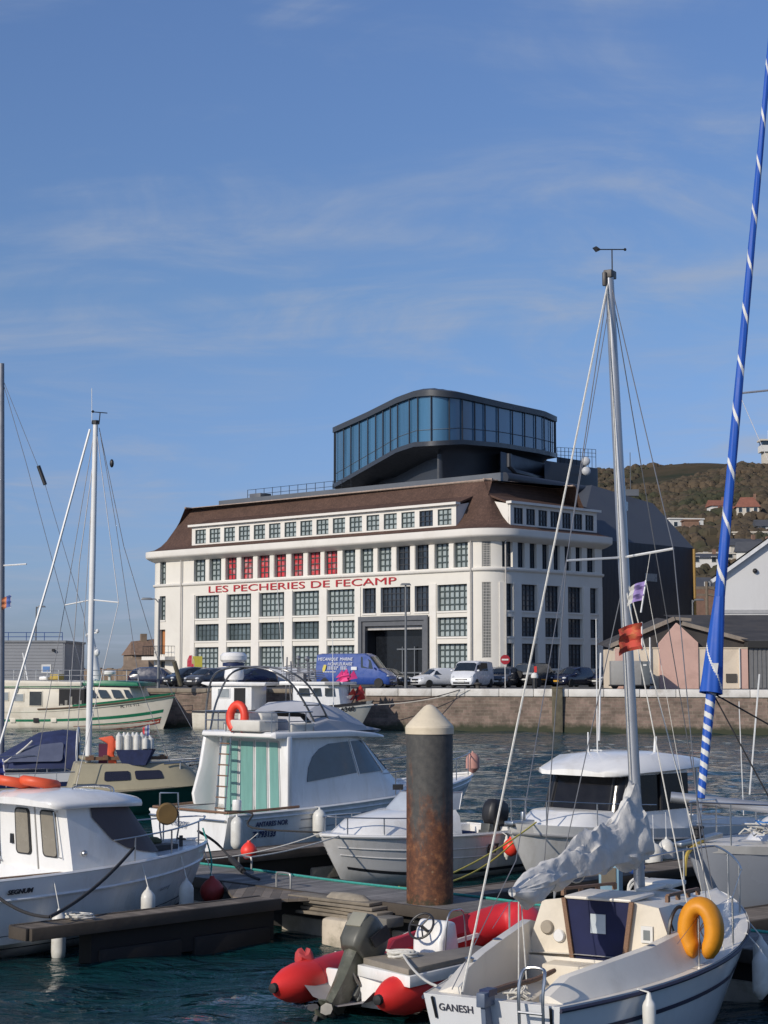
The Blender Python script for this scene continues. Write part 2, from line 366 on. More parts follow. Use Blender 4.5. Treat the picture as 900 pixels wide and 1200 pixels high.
for i in range(26):                      # coping stones, joint by joint
    a, c = xs+i*2.2, xs+i*2.2+2.17
    b.prism([q3(a, -0.16, ZQ-0.42), q3(c, -0.16, ZQ-0.42), q3(c, 0.45, ZQ-0.42), q3(a, 0.45, ZQ-0.42)], (0, 0, 0.50+random.uniform(-.01, .01)))
tag(b.build('quay_coping', cop, bevel=0.03), 'white painted concrete coping along the right hand part of the quay', 'coping')
b = MB()
for i in range(22):
    c = xs-0.1-i*2.2; a = c-2.17
    b.prism([q3(a, -0.1, ZQ-0.25), q3(c, -0.1, ZQ-0.25), q3(c, 0.45, ZQ-0.25), q3(a, 0.45, ZQ-0.25)], (0, 0, 0.29+random.uniform(-.01, .01)))
tag(b.build('quay_coping', mat('old_coping', (0.24, 0.205, 0.16), 0.9, var=0.25, vscale=1.5), bevel=0.03), 'brown worn stone coping of the quay behind the fishing boats', 'coping')
# painted parking bay lines on the quay
b = MB()
for i in range(14):
    a = atZ(200+i*36, 800, ZQ); x = -20+i*3.0; y = quayY(x)+13.5
    b.add([(x, y, ZQ+.005), (x+.14, y, ZQ+.005), (x+1.6, y+4.6, ZQ+.005), (x+1.46, y+4.6, ZQ+.005)], [(0, 1, 2, 3)], False)
tag(b.build('road_markings', mat('road_paint', (0.7, 0.7, 0.68), 0.7)), kind='structure')
# timber fender post on the quay wall (px 653)
t0 = atY(653, 809, quayY(11.2)-0.4)
b = MB(); b.box((t0.x-.33, t0.y-.12, -1), (t0.x+.33, t0.y+.2, ZQ+.1)); b.box((t0.x-.38, t0.y-.1, ZQ+.1), (t0.x+.36, t0.y+.45, ZQ+.22))
tag(b.build('fender_post', mat('old_timber', (0.12, 0.105, 0.07), 0.9, var=0.35, vscale=3, bump=.02), bevel=.03), 'square weathered timber post fixed upright to the quay wall below the dark cars', 'timber post')
# --- hill
def sstep(a, b, x):
    t = min(1, max(0, (x-a)/(b-a))); return t*t*(3-2*t)
PROF = [(290, 2.6), (340, 8), (400, 24), (450, 36), (500, 43), (580, 54), (680, 73), (800, 94), (900, 97), (1400, 92)]
def hillz(x, y):
    z = PROF[-1][1]
    for (a, za), (c, zc) in zip(PROF, PROF[1:]):
        if a <= y < c: z = za+(zc-za)*(y-a)/(c-a); break
    if y < 290: z = 2.6
    u = x/y*F+450                       # falls away towards the harbour mouth on the left
    side = sstep(-0.02, 0.12, x/y)*0.22 + 0.75 + 0.07*sstep(0.12, 0.2, x/y)
    side *= sstep(-0.12, 0.05, x/y)
    n = noise.noise(Vector((x*.006, y*.006, 0)))*9 + noise.noise(Vector((x*.02, y*.02, 3)))*4
    return 2.6 + (z-2.6)*side + n*sstep(300, 560, y)*sstep(-0.1, 0.05, x/y)
def hill_mat():
    m = bpy.data.materials.new('hill_scrub'); m.use_nodes = True; t = m.node_tree; p = t.nodes['Principled BSDF']; p.inputs['Roughness'].default_value = 0.95; p.inputs['Specular IOR Level'].default_value = .1
    tcn = N(t, 'ShaderNodeTexCoord')
    n_ = N(t, 'ShaderNodeTexNoise', i_Scale=0.018, i_Detail=9.0, i_Roughness=0.65); LK(t, tcn.outputs['Object'], n_.inputs['Vector'])
    rp = N(t, 'ShaderNodeValToRGB'); LK(t, n_.outputs[0], rp.inputs[0])
    e = rp.color_ramp.elements; e[0].position = .35; e[0].color = (.035, .04, .022, 1); e[1].position = .7; e[1].color = (.14, .115, .06, 1)
    k = rp.color_ramp.elements.new(.5); k.color = (.075, .058, .036, 1)
    LK(t, rp.outputs[0], p.inputs['Base Color']); return m
gx = [(-0.2+0.6*i/150) for i in range(151)]; gy = [285*(1400/285)**(j/110) for j in range(111)]
b = MB(); vs = [(a*y, y, hillz(a*y, y)) for y in gy for a in gx]; nx = len(gx)
b.add(vs, [(j*nx+i, j*nx+i+1, (j+1)*nx+i+1, (j+1)*nx+i) for j in range(len(gy)-1) for i in range(nx-1)])
hill = b.build('hill', hill_mat()); tag(hill, kind='structure')
# scrub: many small leaf clumps, one object
def scrub_mat(name, c1, c2, c3, sc=0.05):
    m = bpy.data.materials.new(name); m.use_nodes = True; t = m.node_tree; p = t.nodes['Principled BSDF']; p.inputs['Roughness'].default_value = 0.9; p.inputs['Specular IOR Level'].default_value = .15
    tcn = N(t, 'ShaderNodeTexCoord')
    n_ = N(t, 'ShaderNodeTexNoise', i_Scale=sc, i_Detail=4.0); LK(t, tcn.outputs['Object'], n_.inputs['Vector'])
    rp = N(t, 'ShaderNodeValToRGB'); LK(t, n_.outputs[0], rp.inputs[0])
    e = rp.color_ramp.elements; e[0].position = .35; e[0].color = (*c1, 1); e[1].position = .68; e[1].color = (*c2, 1); k = rp.color_ramp.elements.new(.5); k.color = (*c3, 1)
    LK(t, rp.outputs[0], p.inputs['Base Color']); return m
smat = scrub_mat('scrub_leaves', (.052, .054, .032), (.115, .085, .055), (.08, .063, .043))
def clump(b, c, r, n, rnd=random, flat=.8):
    for _ in range(n):
        d = Vector((rnd.gauss(0, 1), rnd.gauss(0, 1), rnd.gauss(0, 1)*flat)); d.normalize(); q = Vector(c)+d*r*rnd.uniform(.55, 1.0)
        s = r*rnd.uniform(.2, .38); a = Vector((rnd.gauss(0, 1), rnd.gauss(0, 1), rnd.gauss(0, 1))).normalized(); e = a.cross(d+Vector((.01, 0, .02))).normalized()
        if e.length < .1: continue
        b.add([q-a*s, q+e*s*.7, q+a*s, q-e*s*.7+d*s*.4], [(0, 1, 2, 3)], False)
b = MB(); cnt = 0
for _ in range(14500):
    y = 300*(1300/300)**(random.random()**.75); a = random.uniform(0.085, 0.30); x = a*y
    dens = noise.noise(Vector((x*.012, y*.012, 7)))
    if y < 520 and random.random() < .45: continue
    if dens < -.5: continue
    r = random.uniform(.8, 2.6)*(1.0 if y > 450 else .8)
    z = hillz(x, y); k = 7; rgs = []
    for q, hh in ((1.0, -.3), (.95, .25), (.7, .6), (.25, .8)):
        rgs.append([(x+r*q*math.cos(2*PI*j/k)*random.uniform(.75, 1.2), y+r*q*math.sin(2*PI*j/k), z+r*hh*random.uniform(.8, 1.15)) for j in range(k)])
    b.loft(rgs, cap1=True)
tag(b.build('scrub', smat), 'brown and dark green scrub covering the hillside', 'scrub', kind='stuff')

# --- houses on the hill
wcream = mat('render_cream', (.60, .55, .46), .85, var=.08, vscale=.3)
wwhite = mat('render_white', (.68, .67, .63), .85, var=.06, vscale=.3)
rred = mat('red_roof_tiles', (.25, .10, .065), .85, var=.2, vscale=1.0)
rgrey = mat('slate_roof', (.075, .078, .085), .7, var=.15, vscale=1)
wbrick = mat('brown_brick', (.22, .13, .09), .9, var=.2, vscale=1)
def house(px, py, Y, w_, d_, h, rh, rot, wm, rm, label, nwin=3, floors=2, hip=False, chim=True):
    p = atY(px, py, Y); o = thing('house', label, 'house', (p.x, p.y, p.z), rot, 'houses on the hillside')
    b = MB(); b.box((-w_/2, -d_/2, -6), (w_/2, d_/2, h)); b.build('wall', wm, o)
    b = MB(); e = .5
    if rh > .4:
        x = w_/2+e; y = d_/2+e; k = w_*.28 if hip else 0
        vs = [(-x, -y, h), (x, -y, h), (x, y, h), (-x, y, h), (-x+k, 0, h+rh), (x-k, 0, h+rh)]
        b.add(vs, [(0, 1, 5, 4), (2, 3, 4, 5), (1, 2, 5), (3, 0, 4), (3, 2, 1, 0)], False)
    else: b.box((-w_/2-.3, -d_/2-.3, h+.003), (w_/2+.3, d_/2+.3, h+.35))
    r_ = b.build('roof', rm, o)
    if chim:
        c = MB(); c.box((w_*.28, -.4, h+.2), (w_*.28+.8, .4, h+rh+1.0)); c.build('chimney', wbrick, r_)
    for f in range(floors):
        for i in range(nwin):
            u = -w_/2 + w_*(i+.5)/nwin; z = .9+f*h/floors*1.0
            fr = MB(); fr.box((u-.62, -d_/2-.08, z-.08), (u+.62, -d_/2+.02, z+1.38)); wf = fr.build('window', wwhite, o)
            g = MB(); g.box((u-.5, -d_/2-.1, z), (u+.5, -d_/2-.085, z+1.3)); g.build('pane', glassd, wf)
    return o
house(876, 614, 520, 6.6, 6, 4.8, 3.2, R(-8), wcream, rred, 'cream two storey house with steep red hipped roof on the hillside', 3, 2, True)
house(857, 610, 535, 7, 5, 2.4, 2.0, R(-6), wcream, rred, 'low cream house with a red roof left of the steep roofed one', 2, 1)
house(841, 611, 540, 5, 6, 4.6, 2.0, R(5), wwhite, rred, 'small pinkish white house half hidden by the blue and white furled sail', 1, 2)
house(800, 622, 500, 10, 7, 3.0, .3, R(10), wwhite, wwhite, 'long low flat roofed white house above the dark hall', 3, 1, chim=False)
house(809, 628, 480, 4, 5, 4.0, .3, R(0), wbrick, wbrick, 'narrow brown building beside the flat roofed white house', 1, 1, chim=False)
house(828, 612, 560, 3, 4, 2.4, .6, R(0), wwhite, wwhite, 'tiny white hut on the middle of the hillside', 1, 1, chim=False)
house(882, 640, 455, 11, 7, 3.2, .3, R(-4), wcream, wcream, 'pale flat roofed house with wide windows below the red roofed ones', 3, 1, chim=False)
house(899, 636, 470, 6, 6, 4.2, 2.0, R(0), wwhite, rgrey, 'white house with grey roof at the right edge of the hillside', 2, 2)
house(870, 655, 430, 9, 7, 3.0, 2.0, R(12), wcream, rgrey, 'cream bungalow with a grey roof low on the hill', 3, 1)
house(845, 659, 420, 12, 6, 1.8, .3, R(4), wcream, wcream, 'long pale terrace building behind the blue striped sail', 4, 1, chim=False)
house(886, 668, 400, 8, 7, 4.0, 2.6, R(-18), wwhite, rgrey, 'gabled white house with dark roof just above the warehouse gable', 2, 1)
house(824, 664, 415, 8, 6, 1.9, 1.2, R(0), wwhite, rgrey, 'low white house with a grey roof at the edge of the dark hall', 2, 1)
house(832, 696, 360, 14, 8, 1.2, 2.2, R(6), wbrick, rgrey, 'brown brick terrace with dark blue slate roof behind the utility pole', 4, 1)
# semaphore tower on the ridge
p = atY(901, 549, 860); o = thing('lookout_tower', 'pale semaphore tower with dark glazed cabin on the ridge at the right edge', 'tower', p)
b = MB(); b.box((-3.0, -3, -8), (4, 3, 8)); b.build('tower_shaft', wcream, o)
b = MB(); b.box((-4.4, -4, 8), (5.2, 4, 11.2)); b.build('white_storey', wwhite, o)
b = MB(); b.box((-3.8, -3.6, 11.2), (4.6, 3.6, 13.4)); b.build('glazed_cabin', glassd, o)
b = MB(); b.box((-4.8, -4.3, 13.4), (5.6, 4.3, 14.2)); b.build('roof', wcream, o)
b = MB(); b.tube([(0, 0, 14.2), (0, 0, 19)], .15); b.build('antenna', alug, o)
p = atY(862, 549, 850); b = MB(); b.box((p.x-14, p.y-1, p.z-8), (p.x+14, p.y+1, p.z+1.4), rot=R(4)); tag(b.build('ridge_wall', mat('ridge_stone', (.30, .25, .17), .9)), 'long low stone wall running along the top of the ridge', 'wall')

# ruined houses and jetty far left
ston = mat('old_stone', (.24, .18, .13), .95, var=.35, vscale=.5, dirt=(.10, .075, .06, .8), dscale=.4)
p = atY(168, 800, 205)
o = thing('old_stone_house', 'ruined brown stone house with broken roofline left of the white building', 'house', (p.x, p.y, ZQ), R(20))
b = MB(); b.box((-1.9, -2.5, 0), (1.2, 2.5, 3.1)); b.box((1.2, -2.2, 0), (3.4, 3, 4.6)); b.build('wall', ston, o, bevel=.1)
b = MB(); b.add([(-2.1, -2.7, 3.1), (1.3, -2.7, 3.1), (1.3, 2.7, 3.1), (-2.1, 2.7, 3.1), (-1.5, 0, 4.7), (1.2, 0, 5.0)], [(0, 1, 5, 4), (2, 3, 4, 5), (1, 2, 5), (3, 0, 4)], False); b.build('roof', mat('old_tiles', (.20, .13, .09), .9, var=.3), o)
b = MB(); b.box((-.4, -.3, 4.2), (.3, .3, 5.6)); b.build('chimney', ston, o)
b = MB(); b.box((-.9, -2.56, 1.0), (-.2, -2.49, 2.0)); b.build('window', glassd, o)
p = atY(161, 800, 190); o = thing('old_stone_shed', 'low crumbling stone shed in front of the ruined house on the left', 'shed', (p.x, p.y, ZQ), R(-10))
b = MB(); b.box((-1.2, -1.5, 0), (1.6, 1.5, 1.4)); b.build('wall', ston, o, bevel=.08)
b = MB(); b.add([(-1.4, -1.7, 1.4), (1.8, -1.7, 1.4), (1.8, 1.7, 1.4), (-1.4, 1.7, 1.4), (-1.0, 0, 2.7), (1.2, 0, 2.4)], [(0, 1, 5, 4), (2, 3, 4, 5), (1, 2, 5), (3, 0, 4)], False); b.build('roof', ston, o)
b = MB(); rr = random.Random(3)
p = atY(120, 790, 190)
for i in range(26):
    x = p.x-7+i*.62; b.box((x, p.y, ZQ-.5), (x+.6, p.y+1.2, ZQ+1.5+rr.uniform(-.12, .12)))
tag(b.build('harbour_wall', ston, bevel=.03), 'low rough stone harbour wall behind the cream and green fishing boat', 'wall')

# grey metal shed at the left edge
p0 = atY(-20, 800, 136); p1 = atY(75, 800, 136); zt = atY(40, 753, 136).z
o = thing('harbour_shed', 'grey corrugated metal shed with blue roof railing at the left edge', 'shed', (p0.x, 136, ZQ))
Lw = p1.x-p0.x; zt -= ZQ
gm = mat('grey_cladding', (.27, .28, .295), .6, var=.06, vscale=.5, dirt=(.17, .17, .17, .4), dscale=.5)
b = MB(); b.box((0, 0, 0), (Lw, 9, zt))
k = 0
for i in range(14): z = i*zt/14; b.box((0.02, -.03, z+.02), (Lw-.1, -.004, z+zt/14-.03))
b.build('wall', gm, o)
b = MB(); b.box((-.1, -.12, zt), (Lw+.1, 9.1, zt+.16)); b.build('roof_edge', mat('shed_trim', (.2, .21, .22), .6), o)
b = MB(); rb = bluep
for i in range(6): b.tube([(Lw-.2-i*1.4, .1, zt+.1), (Lw-.2-i*1.4, .1, zt+.78)], .03, 6)
for h in (.45, .78): b.tube([(0, .1, zt+h), (Lw-.2, .1, zt+h)], .03, 6)
b.build('roof_railing', mat('railing_blue', (.03, .08, .25), .5), o)
b = MB(); q = atY(54, 784, 136); b.box((q.x-p0.x-.35, -.06, q.z-ZQ-.3), (q.x-p0.x+.4, -.031, q.z-ZQ+.35)); b.build('notice', wwhite, o)
b = MB(); b.box((q.x-p0.x-.25, -.075, q.z-ZQ-.2), (q.x-p0.x+.3, -.062, q.z-ZQ+.2)); b.build('notice_picture', mat('notice_blue', (.12, .25, .5), .6), o)
b = MB(); q = atY(63, 762, 136); b.tube([(q.x-p0.x, 0, q.z-ZQ), (q.x-p0.x, -.25, q.z-ZQ)], .12, 10); b.build('wall_lamp', blackp, o)
# ================================================================ MUSEUM BUILDING
def P2(px, Y): a = atY(px, 787, Y); return Vector((a.x, a.y))
A1, A2, A3 = P2(170, 181.0), P2(578, 149.0), P2(710, 160.5)
dl = (A2-A1).normalized(); dr = (A3-A2).normalized()
nl = Vector((dl.y, -dl.x)); nr = Vector((dr.y, -dr.x))
A0 = A1 - nl*26; A4 = A3 - nr*14
# footprint as a path with rounded corners: list of (u, point, normal)
def round_path(pts, rad, step=5):
    out = []
    n = len(pts)
    out.append(pts[0])
    for i in range(1, n-1):
        a = (pts[i-1]-pts[i]).normalized(); c = (pts[i+1]-pts[i]).normalized()
        ang = math.acos(max(-1, min(1, a.dot(c)))); t = rad[i]/math.tan(ang/2)
        p, q = pts[i]+a*t, pts[i]+c*t; bis = (a+c).normalized(); cen = pts[i]+bis*(rad[i]/math.sin(ang/2))
        v0 = p-cen; v1 = q-cen; tot = math.atan2(v0.x*v1.y-v0.y*v1.x, v0.dot(v1)); k = 9
        for j in range(k+1):
            th = tot*j/k; out.append(cen+Vector((v0.x*math.cos(th)-v0.y*math.sin(th), v0.x*math.sin(th)+v0.y*math.cos(th))))
    out.append(pts[-1]); return out
PATH = round_path([A0, A1, A2, A3, A4], [0, 2.2, 2.6, 0.6, 0])
UU = [0]
for a, c in zip(PATH, PATH[1:]): UU.append(UU[-1]+(c-a).length)
def path_at(u, d=0.0):                 # d = distance inwards (along -normal), mitred by vertex normals
    u = min(max(u, 0), UU[-1]-1e-6); i = max(k for k in range(len(UU)) if UU[k] <= u); i = min(i, len(PATH)-2)
    t = (u-UU[i])/(UU[i+1]-UU[i])
    def vn(k):
        e = []
        if k > 0: e.append((PATH[k]-PATH[k-1]).normalized())
        if k < len(PATH)-1: e.append((PATH[k+1]-PATH[k]).normalized())
        s = sum(e, Vector((0, 0))); s.normalize(); m = Vector((s.y, -s.x)); c = s.dot(e[0]); return m/max(c, .3)
    p = PATH[i].lerp(PATH[i+1], t); n = vn(i).lerp(vn(i+1), t)
    return p - n*d
def u_of(px, seg='L'):                 # path parameter where the pixel column meets a facade
    d = ray(px, 787); base, dd = (A1, dl) if seg == 'L' else (A2, dr)
    # solve t*d = base + s*dd
    det = d.x*(-dd.y) - (-dd.x)*d.y
    t = (base.x*(-dd.y) + dd.x*base.y)/det
    p = Vector((d.x*t, d.y*t)); s = (p-base).dot(dd)
    # to path u: find nearest
    best = min(range(len(PATH)), key=lambda k: (PATH[k]-p).length)
    bu, bd = 0, 1e9
    for k in range(len(PATH)-1):
        a, c = PATH[k], PATH[k+1]; L = (c-a).length; tt = max(0, min(1, (p-a).dot(c-a)/L/L)); q = a.lerp(c, tt)
        if (q-p).length < bd: bd = (q-p).length; bu = UU[k]+tt*L
    return bu
def z_of(px, py, seg='L'):
    d = ray(px, py); base, dd = (A1, dl) if seg == 'L' else (A2, dr)
    det = d.x*(-dd.y)+dd.x*d.y; t = (base.x*(-dd.y)+dd.x*base.y)/det
    return EYE + d.z*t
def P3(u, d, z): p = path_at(u, d); return (p.x, p.y, z)

def avg(*a): return sum(a)/len(a)
zr = {}
zr['t1'] = avg(z_of(530, 635), z_of(240, 656)); zr['t0'] = avg(z_of(530, 665.5), z_of(240, 681))
zr['b1'] = avg(z_of(530, 684), z_of(240, 698.5)); zr['b0'] = avg(z_of(530, 715), z_of(240, 725.5))
zr['c1'] = avg(z_of(530, 722), z_of(240, 732.5)); zr['c0'] = avg(z_of(530, 745), z_of(240, 752))
zr['d1'] = avg(z_of(530, 753.5), z_of(240, 759)); zr['d0'] = avg(z_of(530, 782), z_of(300, 785))
ZF = avg(z_of(553, 668), z_of(182, 687)); ZE = avg(z_of(553, 628), z_of(182, 655))
print('Z rows', {k: round(v, 2) for k, v in zr.items()}, 'frieze', round(ZF, 2), 'eave', round(ZE, 2))
museum = thing('museum_building', 'large white four storey former fish hall with brown mansard roof and glazed rooftop box', 'museum', (A2.x, A2.y, ZQ))
O = Vector((A2.x, A2.y, ZQ))
def rel(mb):
    mb.M = Matrix.Translation(-O); return mb
wht = mat('facade_white', (.70, .67, .60), .8, var=.035, vscale=.35, dirt=(.52, .47, .40, .35), dscale=.25, bump=.004, bscale=6)
whr = mat('moulding_white', (.73, .70, .64), .75, var=.04, vscale=.5, dirt=(.5, .45, .38, .3), dscale=.4)
fr_m = mat('window_iron', (.055, .075, .075), .5, var=.1)
frd_m = mat('dark_window_iron', (.035, .038, .045), .5, var=.1)
pn_m = mat('blind_pane', (.33, .38, .38), .25, var=.22, vscale=.9, spec=.6)
pn_d = mat('dark_pane', (.035, .045, .06), .08, var=.5, vscale=.7, spec=.8)
pn_r = mat('red_blind_pane', (.55, .05, .06), .4, var=.35, vscale=1.6, dirt=(.55, .48, .48, .95), dscale=.9)
pn_s = mat('shade_pane', (.10, .12, .14), .1, var=.4, vscale=.6, spec=.7)
openings = []   # (u0,u1,z0,z1,kind,cols,rows)
L = lambda a, c, z0, z1, k, nc, nr_: openings.append((u_of(a), u_of(c), z0, z1, k, nc, nr_))
Rr = lambda a, c, z0, z1, k, nc, nr_: openings.append((u_of(a, 'R'), u_of(c, 'R'), z0, z1, k, nc, nr_))
top = [(226, 240), (244.6, 258.6), (263.6, 276.7), (282, 296), (301.6, 315.6), (320.9, 335), (341, 355.2), (360.7, 375.4), (380.3, 395.4), (401.6, 416.5), (422.5, 437.7), (443, 459), (465, 481), (487, 503), (510, 526.7), (532.7, 549)]
for i, (a, c) in enumerate(top):
    k = 'red' if 2 <= i <= 8 else ('dark' if i in (12, 13) else 'blind')
    L(a, c, zr['t0'], zr['t1'], k, 3, 4)
bays = [(228.4, 256.5), (265.8, 294.4), (303.7, 333.3), (343, 374.3), (383.6, 415.4)]
for i, (a, c) in enumerate(bays+[(512.7, 547.7)]):
    L(a, c, zr['b0'], zr['b1'], 'blind', 6, 4)
    L(a, c, zr['c0'], zr['c1'], 'clear' if i < 4 else 'blind', 6, 3)
    L(a, c, zr['d0'], zr['d1'], 'blind', 6, 4)
for a, c in ((425, 440.5), (446, 481), (486, 502.7)): L(a, c, zr['b0'], zr['b1'], 'dark', 3 if c-a < 25 else 7, 4)
for a, c in ((590.7, 601.7), (607.7, 616), (621.8, 630), (636.6, 644.5), (650, 657.5), (663, 670.5), (676, 683.3), (689.3, 698.5)): Rr(a, c, zr['t0'], zr['t1'], 'shade', 3, 4)
for a, c in ((593.5, 602), (611.5, 630), (639, 657), (666, 683.3), (692, 701.5)):
    n = 2 if c-a < 12 else 4
    Rr(a, c, zr['b0'], zr['b1'], 'shade', n, 5); Rr(a, c, zr['c0'], zr['c1'], 'shade', n, 4); Rr(a, c, zr['d0'], zr['d1'], 'shade', n, 5)
# left rounded corner: tall narrow windows, balcony door
zA = lambda py: atY(192, py, 180).z
def u_vis(px):
    u = u_of(240)
    while u > 1 and (lambda q: q.x/q.y*F+450)(path_at(u)) > px: u -= .02
    return u
cu0, cu1 = u_vis(187.3), u_vis(194.3)
openings.append((cu0, cu1, zA(685.5), zA(658), 'blind', 2, 4))
openings.append((cu0, cu1, zA(727), zA(699), 'blind', 2, 5))
openings.append((cu0, cu1, zA(767), zA(738), 'door', 1, 1))
openings.append((cu0, cu1, zA(787), zA(775), 'shade', 2, 2))
ent = (u_of(424), u_of(503), ZQ, z_of(463, 723.5), 'entrance', 1, 1); openings.append(ent)
# glass block strips on the rounded front corner
zB = lambda py: atY(571, py, 150.2).z
cor = (u_of(564.2), u_of(577.3), zB(664), zB(634), 'block', 6, 11); openings.append(cor)
cor2 = (cor[0], cor[1], zB(771), zB(682), 'block', 6, 26); openings.append(cor2)
# ---- wall with reveals
us = sorted(set([round(x, 4) for x in UU] + [round(v, 4) for o in openings for v in o[:2]]))
zs = sorted(set([ZQ, ZE+.3] + [round(v, 4) for o in openings for v in o[2:4] if v > ZQ+.01]))
b = rel(MB())
def inside(u, z): return any(o[0]-1e-3 < u < o[1]+1e-3 and o[2]-1e-3 < z < o[3]+1e-3 for o in openings)
for a, c in zip(us, us[1:]):
    if c-a < 1e-3: continue
    for p, q in zip(zs, zs[1:]):
        if not inside((a+c)/2, (p+q)/2):
            b.add([P3(a, 0, p), P3(c, 0, p), P3(c, 0, q), P3(a, 0, q)], [(0, 1, 2, 3)])
DEP = .42
for u0, u1, z0, z1, k, nc, nr_ in openings:
    d = DEP if k != 'entrance' else 1.3
    if k == 'block': d = .18
    for (ua, za), (ub, zb) in (((u0, z0), (u1, z0)), ((u1, z0), (u1, z1)), ((u1, z1), (u0, z1)), ((u0, z1), (u0, z0))):
        if k == 'entrance' and za == zb == z0: continue
        b.add([P3(ua, 0, za), P3(ub, 0, zb), P3(ub, d, zb), P3(ua, d, za)], [(0, 1, 2, 3)], False)
wall = b.build('wall', wht, museum)
# ---- windows
def bar(b, u0, u1, z0, z1, d0, d1):
    # box in wall coordinates
    k = [(u0, d0), (u1, d0), (u1, d1), (u0, d1)]
    vs = [P3(u, d, z) for z in (z0, z1) for u, d in k]
    b.add(vs, [(3, 2, 1, 0), (4, 5, 6, 7), (0, 1, 5, 4), (1, 2, 6, 5), (2, 3, 7, 6), (3, 0, 4, 7)], False)
def window(u0, u1, z0, z1, kind, nc, nr_, dd=DEP, parent=None, thin=False):
    parent = parent or museum
    b = rel(MB()); g = .06; W_, H_ = u1-u0, z1-z0
    bw = {'blind': .115, 'red': .08, 'clear': .05, 'dark': .07, 'shade': .08, 'block': .05, 'door': .05}[kind]
    if thin: bw = .09
    d0, d1 = dd-.13, dd-.03
    bar(b, u0, u1, z0, z0+g, d0, d1); bar(b, u0, u1, z1-g, z1, d0, d1); bar(b, u0, u0+g, z0+g, z1-g, d0, d1); bar(b, u1-g, u1, z0+g, z1-g, d0, d1)
    if kind != 'door':
        for i in range(1, nc): c = u0+W_*i/nc; bar(b, c-bw/2, c+bw/2, z0+g, z1-g, d0+.02, d1)
        for j in range(1, nr_): c = z0+H_*j/nr_; bar(b, u0+g, u1-g, c-bw/2, c+bw/2, d0+.022, d1-.002)
    fm = {'dark': frd_m, 'shade': frd_m}.get(kind, fr_m)
    if kind == 'block': fm = mat('glass_block_grout', (.42, .41, .38), .8)
    o = b.build('window' if kind != 'door' else 'door', fm, parent)
    pm = {'blind': pn_m, 'red': pn_r, 'dark': pn_d, 'clear': mat('clear_pane', (.10, .13, .14), .08, var=.5, vscale=.5, spec=.8), 'shade': pn_s, 'block': mat('glass_block', (.10, .12, .13), .2, var=.3), 'door': mat('orange_door', (.42, .17, .06), .6)}[kind]
    b = rel(MB())
    for i in range(max(1, int(W_/1.0)) if kind == 'block' else 1):
        b.add([P3(u0+.01, dd-.02, z0), P3(u1-.01, dd-.02, z0), P3(u1-.01, dd-.02, z1), P3(u0+.01, dd-.02, z1)], [(0, 1, 2, 3)], False)
    b.build('pane', pm, o); return o
for o_ in openings:
    if o_[4] == 'entrance': continue
    k = o_[4]; w_ = window(*o_[:7], dd=.18 if k == 'block' else DEP)
    if k == 'red': w_['label'] = 'window with red blinds behind its panes'
    if k == 'dark': w_['label'] = 'dark window without blinds'
    if k == 'block': w_['label'] = 'strip of glass blocks in the rounded corner'
# ---- sills, mouldings, pilasters
b = rel(MB())
for o_ in openings:
    if o_[4] in ('entrance', 'block', 'door'): continue
    if o_[1] > UU[-1]: continue
    bar(b, o_[0]-.05, o_[1]+.05, o_[2]-.16, o_[2]-.003, -.08, .3)
build_split(b, 'window_sill', whr, museum)
def sweep(b, prof, u0, u1, extra=()):
    ul = sorted([u0, u1]+[u for u in UU if u0 < u < u1]+list(extra))
    b.loft([[P3(u, d, z) for d, z in prof] for u in ul], closed=False)
b = rel(MB()); sweep(b, [(0, ZF-.12), (-.14, ZF-.08), (-.2, ZF+.02), (-.2, ZF+.14), (0, ZF+.2)], 2, UU[-1]-1); b.build('frieze_moulding', whr, museum, ang=60)
b = rel(MB()); CE = [(0, ZE-.45), (-.35, ZE-.32), (-.75, ZE-.12), (-.95, ZE+.0), (-.98, ZE+.12), (-.98, ZE+.62), (-.5, ZE+.70), (0, ZE+.68)]
sweep(b, CE, 1, UU[-1]-.5); b.build('cornice', whr, museum, ang=50)
# vertical piers standing slightly proud between the bays
b = rel(MB())
def pier(ua, ub, z0=ZQ, z1=zr['b1']+.12, p=.10): bar(b, ua, ub, z0, z1, -p, -.002)
for (a, c), (e, f) in zip(bays, bays[1:]): pier(u_of(c)+.02, u_of(e)-.02)
pier(u_of(416)+.02, u_of(423)-.02); pier(u_of(504), u_of(512)-.02); pier(u_of(548.5), u_of(552.5)); pier(u_of(223), u_of(228)-.02)
for c, e in ((602.5, 611), (630.6, 638.5), (657.6, 665.5), (684, 691.5)): pier(u_of(c, 'R'), u_of(e, 'R'))
pier(u_of(588, 'R'), u_of(593, 'R')); pier(u_of(702, 'R'), u_of(706, 'R'))
for i in range(len(top)-1): bar(b, u_of(top[i][1])+.03, u_of(top[i+1][0])-.03, zr['t0']-.2, ZE-.5, -.07, -.002)
build_split(b, 'pier', whr, museum)
# downpipes
for px, sg in ((213, 'L'), (553.5, 'L'), (593.0, 'R')):
    u = u_of(px, sg); b = rel(MB()); b.tube([P3(u, -.22, ZQ+.1), P3(u, -.22, ZE-.3)], .07, 8); b.build('downpipe', mat('downpipe_grey', (.42, .40, .37), .6), museum)
